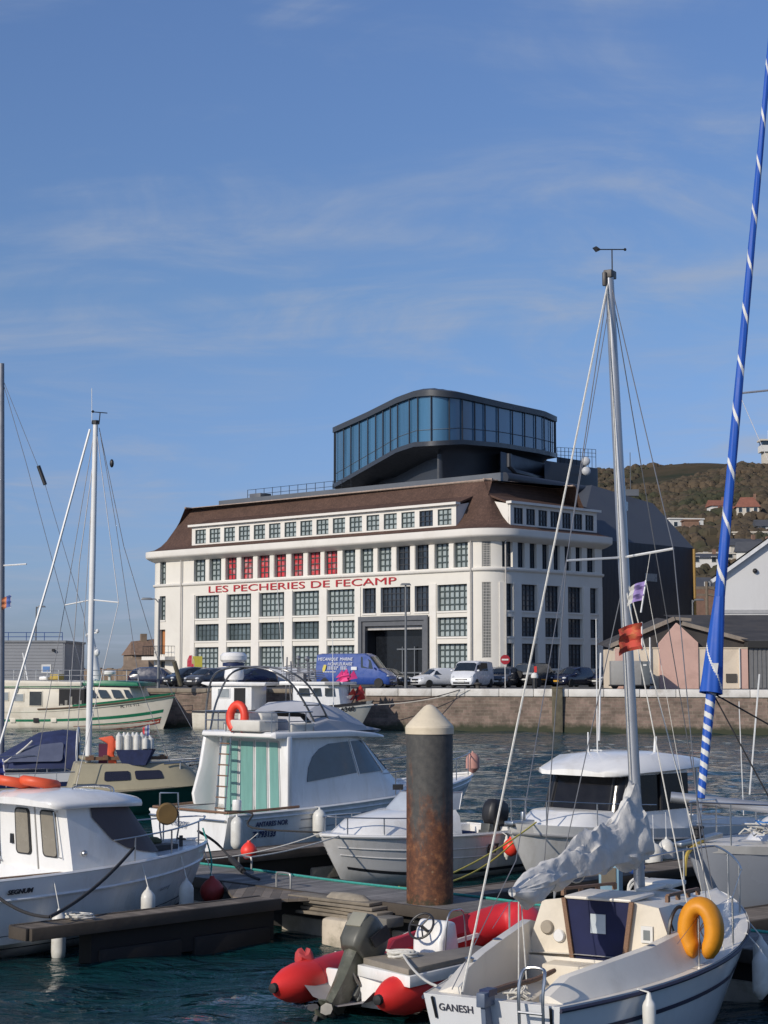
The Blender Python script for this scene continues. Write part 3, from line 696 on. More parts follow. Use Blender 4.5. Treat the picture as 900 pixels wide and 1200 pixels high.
# ---- entrance
eu0, eu1, ez1 = ent[0], ent[1], ent[3]
gz = mat('zinc_grey', (.13, .135, .145), .5, metal=.2, var=.08)
b = rel(MB()); fw = .62
bar(b, eu0+.01, eu0+fw, ZQ+.01, ez1-.01, -.25, .1); bar(b, eu1-fw, eu1-.01, ZQ+.01, ez1-.01, -.25, .1); bar(b, eu0+fw, eu1-fw, ez1-.75, ez1-.01, -.25, .1)
bar(b, eu0-.12, eu0+.3, ZQ+.01, ez1+.12, -.4, -.26); bar(b, eu1-.3, eu1+.12, ZQ+.01, ez1+.12, -.4, -.26); bar(b, eu0+.3, eu1-.3, ez1-.3, ez1+.12, -.4, -.26)
b.build('entrance_frame', gz, museum)
b = rel(MB()); bar(b, eu0+fw, eu1-fw, ez1-1.1, ez1-.78, .12, .3); b.build('entrance_lintel', mat('lintel_pale', (.42, .41, .40), .6), museum)
b = rel(MB()); bar(b, eu0+.05, eu1-.05, ZQ, ez1-.1, 1.22, 1.28); b.build('entrance_glass', mat('entrance_dark_glass', (.012, .014, .018), .1, var=.3), museum)
b = rel(MB())
for ua, ub in ((eu0+.5, eu0+.6), (eu1-.6, eu1-.5)): bar(b, ua, ub, ZQ, ez1-.1, .12, 1.21)
b.build('entrance_shade_lining', mat('lining_shade', (.02, .022, .026), .6), museum)  # dark strips added over the reveals, painting in the entrance's inner shade
b = rel(MB())
for i in (0.5, 0.68, 0.86):
    u = eu0+(eu1-eu0)*i; bar(b, u-.05, u+.05, ZQ, ez1-2.6, 1.0, 1.1)
for z in (ZQ+1.1, ZQ+3.2): bar(b, eu0+(eu1-eu0)*.42, eu1-fw, z-.06, z+.06, .99, 1.11)
build_split(b, 'entrance_mullion', mat('mullion_grey', (.2, .21, .22), .4, metal=.4), museum)
# ---- lettering
u0 = u_of(243); pa = P3(u0, -.03, 0); zt = avg(z_of(243, 694.5), z_of(465, 684.5))
txt = text_mesh('lettering', 'LES PECHERIES DE FECAMP', .92, mat('letter_red', (.42, .02, .03), .5, var=.05), museum, Vector(P3(u0, .0, zt))-O + Vector((nl.x, nl.y, 0))*.05, (dl.x, dl.y, 0), (0, 0, 1), .03)
wd = max(v.co.x*0 + (v.co-txt.data.vertices[0].co).length for v in txt.data.vertices)
want = u_of(465)-u0; have = max((v.co - (Vector(P3(u0, 0, zt))-O)).dot(Vector((dl.x, dl.y, 0))) for v in txt.data.vertices)
og = Vector(P3(u0, 0, zt))-O; k = want/have; D = Vector((dl.x, dl.y, 0))
for v in txt.data.vertices:
    s = (v.co-og).dot(D); v.co += D*(s*k-s)
print('lettering want/have', want, have)
# ---- balcony at the left corner
b = rel(MB()); z = zA(769.5)
bar(b, cu0-1.2, cu1+1.6, z-.35, z, -1.3, -.01); b.build('balcony_slab', whr, museum)
b = rel(MB()); mid = (cu0+cu1)/2
for i in range(15):
    u = cu0-1.1+i*(cu1-cu0+2.6)/14; b.tube([P3(u, -1.22, z), P3(u, -1.22, z+1.05)], .02, 4)
    if i == 0 or i == 14: 
        for d in (-.8, -.4): b.tube([P3(u, d, z), P3(u, d, z+1.05)], .02, 4)
b.tube([P3(cu0-1.1, 0, z+1.05), P3(cu0-1.1, -1.22, z+1.05), P3(mid, -1.22, z+1.05), P3(cu1+1.5, -1.22, z+1.05), P3(cu1+1.5, 0, z+1.05)], .03, 6)
b.build('balcony_railing', blackp, museum)
# ---- mansard roof
def tile_mat():
    m = bpy.data.materials.new('brown_roof_tiles'); m.use_nodes = True; t = m.node_tree; p = t.nodes['Principled BSDF']; p.inputs['Roughness'].default_value = .85; p.inputs['Specular IOR Level'].default_value = .3
    tcn = N(t, 'ShaderNodeTexCoord'); sp = N(t, 'ShaderNodeSeparateXYZ'); LK(t, tcn.outputs['Object'], sp.inputs[0])
    ad = N(t, 'ShaderNodeMath', operation='SUBTRACT'); LK(t, sp.outputs[0], ad.inputs[0]); LK(t, sp.outputs[1], ad.inputs[1])
    cbn = N(t, 'ShaderNodeCombineXYZ'); LK(t, ad.outputs[0], cbn.inputs[0]); LK(t, sp.outputs[2], cbn.inputs[1])
    br = N(t, 'ShaderNodeTexBrick', i_Scale=3.0, i_Mortar_Size=.03, i_Brick_Width=.6, i_Row_Height=.4); br.inputs['Color1'].default_value = (.125, .073, .053, 1); br.inputs['Color2'].default_value = (.088, .052, .039, 1); br.inputs['Mortar'].default_value = (.045, .025, .02, 1)
    LK(t, cbn.outputs[0], br.inputs['Vector'])
    nz = N(t, 'ShaderNodeTexNoise', i_Scale=.4, i_Detail=7.0, i_Roughness=.7); LK(t, tcn.outputs['Object'], nz.inputs['Vector'])
    mr = N(t, 'ShaderNodeMapRange', i_1=.3, i_2=.7, i_3=.75, i_4=1.25); LK(t, nz.outputs[0], mr.inputs[0])
    mx = N(t, 'ShaderNodeMix', data_type='RGBA', blend_type='MULTIPLY'); mx.inputs[0].default_value = 1; LK(t, br.outputs[0], mx.inputs[6]); LK(t, mr.outputs[0], mx.inputs[7]); LK(t, mx.outputs[2], p.inputs['Base Color'])
    bp = N(t, 'ShaderNodeBump', i_Strength=.5, i_Distance=.03); LK(t, br.outputs[1], bp.inputs['Height']); bp.invert = True; LK(t, bp.outputs[0], p.inputs['Normal'])
    return m
tiles = tile_mat()
ZR = 20.75
RP = [(-.85, ZE+.66), (-.1, ZE+.86), (.55, ZE+1.25), (1.15, ZE+1.85), (1.8, ZE+2.8), (2.5, ZE+3.8), (3.3, ZR)]
b = rel(MB()); sweep(b, RP, 1.2, UU[-1]-.4); roof = b.build('mansard_roof', tiles, museum, ang=50)
b = rel(MB())
uu = 3.0
while uu < UU[-1]-1.5:
    a = P3(uu, 3.28, ZR+.02); c = P3(uu+.42, 3.28, ZR+.02); b.tube([a, c], .13, 6, r2=.11); uu += .44
b.build('ridge_tiles', mat('ridge_tile', (.33, .25, .20), .85, var=.2), roof)
# flat top behind the ridge + grey parapet
b = rel(MB()); ul = [u for u in UU if 1 < u < UU[-1]-1]+[UU[-1]-1]
ring = [P3(u, 3.25, ZR-.06) for u in ul]; b.add(ring, [tuple(range(len(ring)))], False); b.build('flat_roof', gz, museum)
zinc = mat('slate_zinc', (.13, .14, .155), .45, metal=.15, var=.08, vscale=.6)
dzinc = mat('dark_zinc', (.028, .032, .042), .42, metal=.1, var=.12, vscale=.5)
b = rel(MB()); up = u_of(213)
for d0, d1, z0, z1 in ((4.6, 5.0, ZR-.1, ZR+.75),):
    ul = [up+i*(u_of(553)-up)/12 for i in range(13)]
    b.loft([[P3(u, d0, z0), P3(u, d0, z1), P3(u, d1, z1), P3(u, d1, z0)] for u in ul], cap0=True, cap1=True, smooth=False)
b.build('grey_parapet', zinc, museum)
b = rel(MB())
v0, v1 = u_of(226), u_of(350)
for i in range(13): u = v0+(v1-v0)*i/12; b.tube([P3(u, 7, ZR+.2), P3(u, 7, ZR+1.95)], .03, 4)
for h in (.9, 1.4, 1.92): b.tube([P3(v0, 7, ZR+h), P3(v1, 7, ZR+h)], .022, 4)
b.build('roof_railing', blackp, museum)
b = rel(MB()); bar(b, u_of(237), u_of(250), ZR+.1, ZR+1.35, 6.0, 7.5); b.build('roof_unit', gz, museum, bevel=.05)
# ---- dormer bands
def dormer(ua, ub, n, name, kind, seg):
    d0 = .25; za, zb = ZE+.78, ZE+2.92; o = None
    b = rel(MB()); cells = []
    wv = (ub-ua-.5)/n
    xs_ = [ua]
    sill = za+.42; head = zb-.3
    for i in range(n):
        c = ua+.25+wv*(i+.5); cells.append((c-wv*.37, c+wv*.37))
    # front wall as piers + sill + head
    bar(b, ua, ub, za, sill, d0, d0+.25); bar(b, ua, ub, head, zb, d0, d0+.25)
    e = [ua]+[v for c in cells for v in c]+[ub]
    for i in range(0, len(e), 2): bar(b, e[i], e[i+1], sill+.002, head-.002, d0-.0, d0+.25)
    # cheeks
    for u in (ua, ub-.15):
        poly = [(d0+.2, za), (d0+.2, zb), (2.35, zb+.35), (1.1, za+.8)]
        q = [P3(u, d, z) for d, z in poly]; r = [P3(u+.15, d, z) for d, z in poly]
        b.add(q+r, [(0, 1, 2, 3), (7, 6, 5, 4), (0, 4, 5, 1), (1, 5, 6, 2), (2, 6, 7, 3), (3, 7, 4, 0)], False)
    o = b.build(name, whr, museum)
    b = rel(MB()); bar(b, ua-.25, ub+.25, zb+.005, zb+.22, d0-.35, d0+.3); b.build('dormer_cornice', whr, o)
    b = rel(MB())
    q = [P3(ua-.15, d0+.2, zb+.2), P3(ub+.15, d0+.2, zb+.2), P3(ub+.15, 2.9, zb+1.05), P3(ua-.15, 2.9, zb+1.05)]
    b.add(q+[(x, y, z-.18) for x, y, z in q], [(0, 1, 2, 3), (7, 6, 5, 4), (0, 4, 5, 1), (1, 5, 6, 2), (2, 6, 7, 3), (3, 7, 4, 0)], False); b.build('dormer_roof', tiles, o)
    for k, (c0, c1) in enumerate(cells):
        kk = kind if k not in (n-2,) or seg == 'R' else 'dark'
        window(c0, c1, sill, head, kk, 3, 3, dd=d0+.2, parent=o, thin=(kk == 'blind'))
dormer(u_of(221), u_of(533), 16, 'dormer_band', 'blind', 'L')
dormer(u_of(601, 'R')+.1, u_of(704, 'R'), 7, 'dormer_band', 'shade', 'R')
# ---- glazed belvedere
BD = 1.0
NOSE = 164.0
def plane_pt(px, Y, z): a = atY(px, 787, Y); return Vector((a.x, a.y, z))
def belv_outline():
    pts = [P2(391, 190), P2(396, 185.5), P2(440, 175), P2(480, 166.5), P2(492, 164.6), P2(506, 163.6), P2(524, 163.6), P2(543, 165), P2(570, 167.8), P2(610, 173.5), P2(640, 178.5), P2(650, 181), P2(653.5, 184), P2(652, 188)]
    return spline([Vector((p.x, p.y, 0)) for p in pts], 5)
OUT = belv_outline(); cen = sum(OUT, Vector())/len(OUT)
def inset(pts, d):
    out = []
    for i, p in enumerate(pts):
        t = (pts[min(i+1, len(pts)-1)]-pts[max(i-1, 0)]).normalized(); n = Vector((-t.y, t.x, 0)); out.append(p+n*d)
    return out
n_o = len(OUT)
def zbot(i):
    p = OUT[i]; px = p.x/p.y*F+450
    T = [(391, 568), (430, 546), (467, 525), (487, 518.5), (541, 515.5), (588, 519.5), (630, 526.5), (654, 532)]
    for (a, ya), (c, yc) in zip(T, T[1:]):
        if px <= c: break
    py = ya+(yc-ya)*max(0, min(1, (px-a)/(c-a))); return atY(px, py, p.y).z
def ztop(i):
    p = OUT[i]; px = p.x/p.y*F+450
    T = [(391, 507), (430, 490), (467, 472), (487, 465), (506, 463.5), (541, 467), (588, 477.5), (638, 488), (654, 495)]
    for (a, ya), (c, yc) in zip(T, T[1:]):
        if px <= c: break
    py = ya+(yc-ya)*max(0, min(1, (px-a)/(c-a))); return atY(px, py, p.y).z
ZT = sum(ztop(i) for i in range(n_o))/n_o
print('belvedere top range', min(ztop(i) for i in range(n_o)), max(ztop(i) for i in range(n_o)))
zt_ = [0.5*ztop(i)+0.5*ZT for i in range(n_o)]; zt_ = [ztop(i) for i in range(n_o)]; zb_ = [zbot(i) for i in range(n_o)]
IN = inset(OUT, .12)
g = rel(MB()); g.loft([[(IN[i].x, IN[i].y, zb_[i]), (IN[i].x, IN[i].y, zt_[i])] for i in range(n_o)], closed=False)
glz = mat('belvedere_glass', (.05, .14, .24), .06, var=.25, vscale=.35, spec=.9, stretch=(1, 1, .15))
bel = g.build('belvedere_glazing', glz, museum)
b = rel(MB())
acc = 0; last = -99
for i in range(1, n_o):
    acc += (OUT[i]-OUT[i-1]).length
    if acc-last > 1.75:
        last = acc; b.tube([(OUT[i].x, OUT[i].y, zb_[i]), (OUT[i].x, OUT[i].y, zt_[i])], .07, 4)
build_split(b, 'mullion', mat('mullion_dark', (.03, .035, .045), .4), bel)
b = rel(MB()); b.tube([(IN[i].x, IN[i].y, zb_[i]+1.15) for i in range(n_o)], .05, 4); b.build('handrail', mat('handrail_grey', (.12, .16, .2), .4), bel)
EX = inset(OUT, -.18); I2 = inset(OUT, .9); I3 = [a.lerp(c, sstep(.25, .6, i/n_o)) for i, (a, c) in enumerate(zip(inset(OUT, 3.0), inset(OUT, 1.3)))]; I4 = inset(OUT, 1.2)
b = rel(MB())   # roof edge band and shallow roof
b.loft([[(IN[i].x, IN[i].y, zt_[i]-.02), (EX[i].x, EX[i].y, zt_[i]-.02), (EX[i].x, EX[i].y, zt_[i]+.55), (I2[i].x, I2[i].y, zt_[i]+.85), (I3[i].x, I3[i].y, zt_[i]+.95)] for i in range(n_o)], closed=False, smooth=False)
b.add([(I3[i].x, I3[i].y, zt_[i]+.95) for i in range(n_o)], [tuple(range(n_o))], False)
b.build('belvedere_roof', mat('belvedere_band', (.06, .066, .075), .5, metal=.2, var=.08), museum, ang=50)
b = rel(MB())   # lower band and undercut
b.loft([[(IN[i].x, IN[i].y, zb_[i]+.02), (EX[i].x, EX[i].y, zb_[i]+.02), (EX[i].x, EX[i].y, zb_[i]-.42), (I2[i].x, I2[i].y, zb_[i]-.6), (I3[i].x, I3[i].y, zb_[i]-1.1 if i > 8 else zb_[i]-.7), (I3[i].x, I3[i].y, ZR-.5)] for i in range(n_o)], closed=False, smooth=False)
b.build('belvedere_base', mat('belvedere_base', (.055, .06, .07), .4, metal=.2, var=.08), museum, ang=50)
b = rel(MB()); fl = [(I2[i].x, I2[i].y, zb_[i]+.0) for i in range(n_o)]; b.add(fl, [tuple(range(n_o))], False); b.build('belvedere_floor', dzinc, museum)
# dark bodies below the belvedere, stepping towards the right
def slab(name, pts, z0, z1, m, bev=.1):
    b = rel(MB()); b.prism([(p.x, p.y, z0) for p in pts], (0, 0, z1-z0)); return b.build(name, m, museum, bevel=bev)
slab('rooftop_block', [P2(588, 170), P2(655, 183), P2(640, 196), P2(560, 190)], ZR-.2, 25.4, dzinc)
zz = atY(690, 534, 180).z
slab('rooftop_block', [P2(640, 174), P2(703, 181), P2(700, 192), P2(640, 190)], ZR-.2, zz-1.2, dzinc, .05)
slab('rooftop_block', [P2(655, 180), P2(690, 184), P2(688, 192), P2(655, 190)], ZR-.2, zz-.1, dzinc, .05)
b = rel(MB()); a, c = P2(592, 163.5), P2(690, 173); z = atY(592, 560, 163.5).z
b.tube([(a.x, a.y, z), (c.x, c.y, z-.3)], .55, 12); b.build('roof_duct', dzinc, museum)
b = rel(MB()); z = atY(560, 545, 166).z
a, c = P2(598, 168.5), P2(640, 175.5); b.tube([(a.x, a.y, z+1.4), (a.x, a.y, z+.2), (a.x+.6, a.y+.5, z-.3), (c.x, c.y, z-.3)], .25, 8); b.build('roof_duct', dzinc, museum)
b = rel(MB()); a, c = P2(655, 180.2), P2(701, 182); n = 11
for i in range(n): p = a.lerp(c, i/(n-1)); b.tube([(p.x, p.y, zz-1.4), (p.x, p.y, zz+.9)], .03, 4)
for h in (.1, .5, .9): b.tube([(a.x, a.y, zz+h), (c.x, c.y, zz+h)], .022, 4)
b.build('roof_railing', blackp, museum)
for px, py in ((686.5, 540.5), (687, 552)):
    b = rel(MB()); p = atY(px, py, 177); b.lathe([(.02, -.25), (.25, -.22), (.42, -.1), (.46, 0), (.44, .02)], (p.x, p.y, p.z), 16, 'y'); b.tube([(p.x, p.y, p.z), (p.x, p.y+5, p.z-.2)], .06, 6)
    b.build('satellite_dish', mat('dish_white', (.5, .52, .54), .5), museum)

# ================================================================ DARK HALL behind (right)
H1 = A3 - nr*1.2 - dr*.3; H2 = A3 + dr*16.4 - nr*1.2; H3 = H2 - nr*22; H4 = H1 - nr*22
hall = thing('dark_hall', 'dark slate blue metal clad hall adjoining the right end of the white building', 'hall', (H1.x, H1.y, ZQ))
OH = Vector((H1.x, H1.y, ZQ))
def clad(name, c, rough=.55):
    m = bpy.data.materials.new(name); m.use_nodes = True; t = m.node_tree; p = t.nodes['Principled BSDF']; p.inputs['Roughness'].default_value = rough
    tcn = N(t, 'ShaderNodeTexCoord'); wv = N(t, 'ShaderNodeTexWave', i_Scale=2.1); wv.bands_direction = 'DIAGONAL' ; wv.wave_profile = 'TRI'
    mp_ = N(t, 'ShaderNodeMapping'); mp_.inputs['Scale'].default_value = (1, 1, 0); LK(t, tcn.outputs['Object'], mp_.inputs[0]); LK(t, mp_.outputs[0], wv.inputs['Vector'])
    nz = N(t, 'ShaderNodeTexNoise', i_Scale=.25, i_Detail=5.0); LK(t, tcn.outputs['Object'], nz.inputs['Vector']); mr = N(t, 'ShaderNodeMapRange', i_3=.75, i_4=1.25); LK(t, nz.outputs[0], mr.inputs[0])
    mx = N(t, 'ShaderNodeMix', data_type='RGBA', blend_type='MULTIPLY'); mx.inputs[0].default_value = 1; mx.inputs[6].default_value = (*c, 1); LK(t, mr.outputs[0], mx.inputs[7]); LK(t, mx.outputs[2], p.inputs['Base Color'])
    bp = N(t, 'ShaderNodeBump', i_Strength=.6, i_Distance=.04); LK(t, wv.outputs[0], bp.inputs['Height']); LK(t, bp.outputs[0], p.inputs['Normal']); return m
zh = 16.1
b = MB(); b.M = Matrix.Translation(-OH)
b.prism([(p.x, p.y, ZQ) for p in (H1, H2, H3, H4)], (0, 0, zh-ZQ)); b.build('wall', clad('wall_cladding_dark', (.022, .028, .042)), hall)
r1 = H1-nr*8; zr2 = 21.9
K = lambda p, z: (p.x, p.y, z)
b = MB(); b.M = Matrix.Translation(-OH)
T1, T2 = P2(696, 172), P2(768, 176); T3, T4 = T2-nr*8, T1-nr*8
zc = atY(768, 590, T2.y).z; za_ = atY(702, 571, T1.y+2).z
b.add([K(H1-dr*2, zh), K(H2, zh), K(H3, zh), K(H4-dr*2, zh), K(T1, za_), K(T2, zc), K(T3, zc), K(T4, za_)], [(0, 1, 5, 4), (1, 2, 6, 5), (4, 5, 6, 7), (3, 0, 4, 7)], False)
b.build('roof', mat('hall_roof', (.062, .07, .085), .6, var=.1, vscale=.4), hall)
q = atY(776, 680, H1.y+4.6); uu = (Vector((q.x, q.y))-H1).dot(dr); zq = q.z
b = MB(); b.M = Matrix.Translation(-OH)
def hp(u, d, z): p = H1+dr*u-nr*d; return (p.x, p.y, z)
b.add([hp(uu, -.03, zq), hp(uu+2.0, -.03, zq), hp(uu+2.0, -.03, zq+.75), hp(uu, -.03, zq+.75)], [(0, 1, 2, 3)], False); b.build('window', mat('hall_window', (.25, .28, .3), .3), hall)
b = MB(); b.M = Matrix.Translation(-OH); b.tube([hp(16.5, -.15, ZQ), hp(16.5, -.15, zh-.1)], .14, 8); b.build('yellow_pipe', mat('pipe_ochre', (.33, .2, .05), .6), hall)
b = MB(); b.M = Matrix.Translation(-OH); p = atY(739, 580, T1.y+3)
b.tube([p, p+Vector((0, 0, 4.3))], .04, 5); b.box((p.x-.7, p.y-.2, p.z-.1), (p.x+.8, p.y+.6, p.z+.55)); b.tube([p+Vector((-.5, 0, 0)), p+Vector((-.5, 0, .9))], .04, 5); b.build('antenna', zinc, hall)
# ================================================================ QUAYSIDE: sheds, trailer, lamps, signs, vehicles
# --- pink and cream shed
ZP = ZQ
def onq(px, Y): p = atY(px, 800, Y); return Vector((p.x, p.y, ZQ))
pk = mat('pink_render', (.62, .40, .33), .9, var=.07, vscale=.5, dirt=(.34, .22, .18, .5), dscale=.6)
cr_ = mat('cream_render', (.72, .61, .47), .9, var=.06, vscale=.5, dirt=(.38, .30, .22, .5), dscale=.6)
YS = 124.0
s0 = atY(722, 806, YS); sx = lambda px: atY(px, 806, YS).x - s0.x
sz = lambda py: atY(800, py, YS).z - ZQ
shed = thing('pink_shed', 'low cream shed with a pink gabled front section and dark roof on the quay', 'shed', (s0.x, YS, ZQ))
b = MB(); b.box((sx(722), 0, 0), (sx(774)-.01, 7, sz(760))); b.box((sx(818)+.01, 0, 0), (sx(867), 7, sz(760))); b.build('wall', cr_, shed)
b = MB(); b.box((sx(722)-.02, -.03, 0), (sx(731), .3, sz(759.5))); b.box((sx(867)+.01, -.02, 0), (sx(877), 7, sz(759.5))); build_split(b, 'pink_pier', pk, shed)
b = MB(); b.prism([(sx(773), -.12, 0), (sx(818.5), -.12, 0), (sx(818.5), -.12, sz(753)), (sx(794), -.12, sz(730)), (sx(773), -.12, sz(754))], (0, .5, 0)); b.build('gable_front', pk, shed)
b = MB(); b.box((sx(722), -.06, sz(760)), (sx(773)-.02, .25, sz(758.6))); b.box((sx(819), -.06, sz(760)), (sx(877), .25, sz(758.6))); b.build('wall_cap', mat('cap_cream', (.66, .56, .42), .8), shed)
droof = mat('old_dark_roofing', (.050, .046, .045), .9, var=.3, vscale=.7, dirt=(.10, .085, .07, .6), dscale=.5)
edge = mat('roof_edge_stone', (.26, .22, .18), .9, var=.2)
zpk = sz(726); xpk = sx(794); xl, xr = sx(722)-.3, sx(877)+.3
b = MB(); b.add([(xl, 1.2, sz(759)), (xpk, 1.2, zpk), (xpk, 9, zpk+.4), (xl, 9, sz(759)+.4)], [(0, 1, 2, 3)], False)
b.add([(xpk+.01, 1.2, zpk), (xr, 1.2, sz(752)), (xr, 9, sz(752)+.4), (xpk+.01, 9, zpk+.4)], [(0, 1, 2, 3)], False)
b.add([(xl, 1.2, sz(760)), (xr, 1.2, sz(760)), (xr, 1.2, sz(752)), (xpk, 1.2, zpk), (xl, 1.2, sz(759))], [(0, 1, 2, 3, 4)], False); b.build('roof', droof, shed)
b = MB(); b.obox((xl, 1.0, sz(757)), (xpk, 1.0, zpk+.1), .35, .28); b.obox((xpk+.1, 1.0, zpk+.1), (xpk+1.2, 1.0, zpk), .3, .22); b.obox((sx(803), 1.0, sz(730)), (xr, 1.0, sz(751)), .35, .28); b.build('verge', edge, shed)
for x, z, w_ in ((sx(857), 1.0, .75),):
    b = MB(); b.box((x-w_/2, -.10, z-.55), (x+w_/2, -.03, z+.05)); f_ = b.build('meter_box', mat('meter_dark', (.08, .07, .06), .8), shed)
b = MB(); b.tube([(sx(867), -.1, .05), (sx(867), -.1, sz(760))], .05, 6); b.build('downpipe', wwhite, shed)
b = MB(); b.tube([(sx(762), -.15, .0), (sx(762), -.15, sz(747))], .06, 6); b.build('pipe', alug, shed)
# grey shutter building next to it
p = atY(877.5, 806, YS); q = atY(960, 806, YS)
g2 = thing('grey_shutter_shed', 'grey roller shutter shed front at the right edge of the quay', 'shed', (p.x+.05, YS+.1, ZQ)); w_ = q.x-p.x
b = MB(); b.box((0, 0, 0), (w_, 7, sz(754)))
for i in range(22): b.box((.1+i*.3, -.05, .05), (.1+i*.3+.2, -.004, sz(757)))
b.build('shutter', mat('shutter_grey', (.17, .17, .17), .7, var=.1), g2)
b = MB(); b.box((-.1, -.3, sz(759)), (w_, 7.2, sz(751))); b.build('eave', mat('eave_dark', (.03, .03, .03), .9), g2)
b = MB(); b.add([(-.2, -.3, sz(751)+.01), (w_, -.3, sz(751)+.01), (w_, 16, sz(727)+.9), (-3.5, 16, sz(727)+.9)], [(0, 1, 2, 3)], False); b.build('roof', droof, g2)
# --- white warehouse gable
YW = 152.0
wh = thing('white_warehouse', 'large white gable ended warehouse rising behind the dark roofs at the right edge', 'warehouse', tuple(onq(842, YW)))
wx = lambda px: atY(px, 800, YW).x - onq(842, YW).x
wz = lambda py: atY(842, py, YW).z - ZQ
b = MB(); ex = 2*wx(958)
wwm = mat('warehouse_white', (.66, .655, .64), .8, var=.04, vscale=.3, dirt=(.45, .44, .42, .4), dscale=.25, stretch=(1, 1, .25))
b.prism([(wx(842), 0, wz(722)), (ex, 0, wz(722)), (ex, 0, wz(679)), (wx(958), 0, wz(596)), (wx(842), 0, wz(679))], (8, 26, 0)); b.build('wall', wwm, wh)
b = MB(); b.prism([(wx(842)+.1, .3, 0), (ex, .3, 0), (ex+8, 25, 0), (wx(842)+8, 25, 0)], (0, 0, wz(722))); b.build('lower_wall', mat('lower_grey', (.16, .155, .15), .8), wh)
b = MB()
for i in range(6): b.box((wx(846)+i*1.55, .2, wz(729)), (wx(846)+i*1.55+1.1, .28, wz(723))) if i != 3 else None
build_split(b, 'window_strip', glassd, wh)
b = MB(); b.box((wx(885), .15, wz(731)), (wx(895), .29, wz(722))); b.build('white_panel', wwhite, wh)
b = MB(); b.obox((wx(842)-.5, -.25, wz(681.5)), (wx(958), -.25, wz(595)), .5, .3); b.build('verge', mat('verge_white', (.7, .7, .69), .6), wh)
b = MB(); b.add([(wx(842)-.6, -.45, wz(679)+.12), (wx(958), -.45, wz(596)+.35), (wx(958)+8, 26.5, wz(596)+.35), (wx(842)-.6+8, 26.5, wz(679)+.12)], [(0, 1, 2, 3)], False)
b.add([(wx(958), -.45, wz(596)+.35), (ex+.5, -.45, wz(679)+.12), (ex+8.5, 26.5, wz(679)+.12), (wx(958)+8, 26.5, wz(596)+.35)], [(0, 1, 2, 3)], False); b.build('roof', mat('warehouse_roof', (.12, .12, .125), .7), wh)
b = MB(); b.box((wx(842), -.06, wz(719)), (ex, -.005, wz(714.5))); b.build('wall_band', mat('band_grey', (.4, .4, .4), .8), wh)
b = MB(); b.ball((wx(887), -.12, wz(669)), .22, 8); b.build('vent', blackp, wh)
# stone wall and pole between hall and warehouse
b = MB(); p = onq(829, 176); b.box((p.x-4, p.y, ZQ), (p.x+5, p.y+1, ZQ+6.2)); tag(b.build('stone_wall', ston), 'brown rubble stone wall between the dark hall and the white warehouse', 'wall')
p = onq(830, 158); b = MB(); o = thing('utility_pole', 'wooden utility pole with a crossarm between the dark hall and the white warehouse', 'pole', p)
b.tube([(0, 0, 0), (0, 0, 9.3)], .14, 8); b.build('pole', mat('pole_wood', (.16, .13, .10), .9, var=.2), o)
b = MB(); b.box((-1.0, -.08, 8.6), (.7, .08, 8.85)); b.box((-.9, -.08, 8.0), (.6, .08, 8.2)); b.build('crossarm', mat('pole_wood', (0, 0, 0)), o)
p0_ = p+Vector((0, 0, 8.7))
for k, dz in enumerate((0, -.6)): tag(MB().tube(sag(p0_+Vector((0, 0, dz)), atY(960, 690, 150)+Vector((0, 0, dz)), .7), .022, 4).build('overhead_cable', rubber), ['upper', 'lower'][k]+' of two black overhead cables crossing in front of the white warehouse', 'cable')
# --- trailer
p = onq(755, 120.5); tr = thing('box_trailer', 'grey box trailer parked in front of the cream shed wall', 'trailer', p, R(-4))
tg = mat('trailer_grey', (.30, .295, .28), .6, var=.06, dirt=(.2, .18, .15, .5), dscale=1.5); td = mat('trailer_dark', (.11, .125, .135), .6, var=.1)
k = 120.5/F
b = MB(); b.box((-38*k, 0, 5*k), (-3*k, 2.2, 33*k)); b.build('body', tg, tr, bevel=.03)
b = MB(); b.box((-3*k+.01, .1, 5*k), (7*k, 2.1, 32.5*k)); b.build('side_panel', td, tr, bevel=.03)
b = MB(); b.box((-1*k, .06, 27*k), (3*k, .095, 29*k)); b.build('plate', wwhite, tr)
for x in (-34, -8, -2, 3):
    b = MB(); b.lathe([(.02, -.07), (.26, -.07), (.26, .07), (.02, .07)], (x*k, .25, .26), 14, 'y'); b.build('wheel', rubber, tr)
b = MB(); b.box((-39*k, -.1, 3.5*k), (11*k, 2.3, 4.9*k)); b.tube([(7*k, 1, .35), (13*k, 1, .3)], .05, 6); b.build('chassis', blackp, tr)

# --- street lamps
def lamp(px, Y, pytop, label, arm=0, dbl=False, group='street lamps on the quay'):
    p = onq(px, Y); h = atY(px, pytop, Y).z - ZQ; o = thing('street_lamp', label, 'street lamp', p, 0, group)
    b = MB(); b.tube([(0, 0, 0), (0, 0, .9), (0, 0, h)], [.13, .10, .065], 8); b.build('pole', mat('lamp_grey', (.16, .17, .18), .5, metal=.3), o)
    b = MB()
    if arm: b.tube([(0, 0, h-.3), (arm*.3, 0, h), (arm, 0, h+.02)], .045, 6); x = arm
    else: x = 0
    b.build('arm', mat('lamp_grey', (0, 0, 0)), o) if arm else None
    b = MB(); b.loft([[(x-.42+e, -.16, h-.06), (x+.42-e, -.16, h-.06), (x+.42-e, .16, h-.06), (x-.42+e, .16, h-.06)] if j == 0 else [(x-.42+e, -.13, h+.1), (x+.42-e, -.13, h+.1), (x+.42-e, .13, h+.1), (x-.42+e, .13, h+.1)] for j, e in ((0, 0), (1, .12))], cap0=True, cap1=True, smooth=False)
    b.build('lamp_head', mat('lamp_grey', (0, 0, 0)), o, bevel=.03)
lamp(475.5, 128, 685, 'tall grey street lamp standing in front of the dark museum entrance')
lamp(185.5, 126, 702, 'grey street lamp at the left corner of the white building by the balcony', arm=-.9)
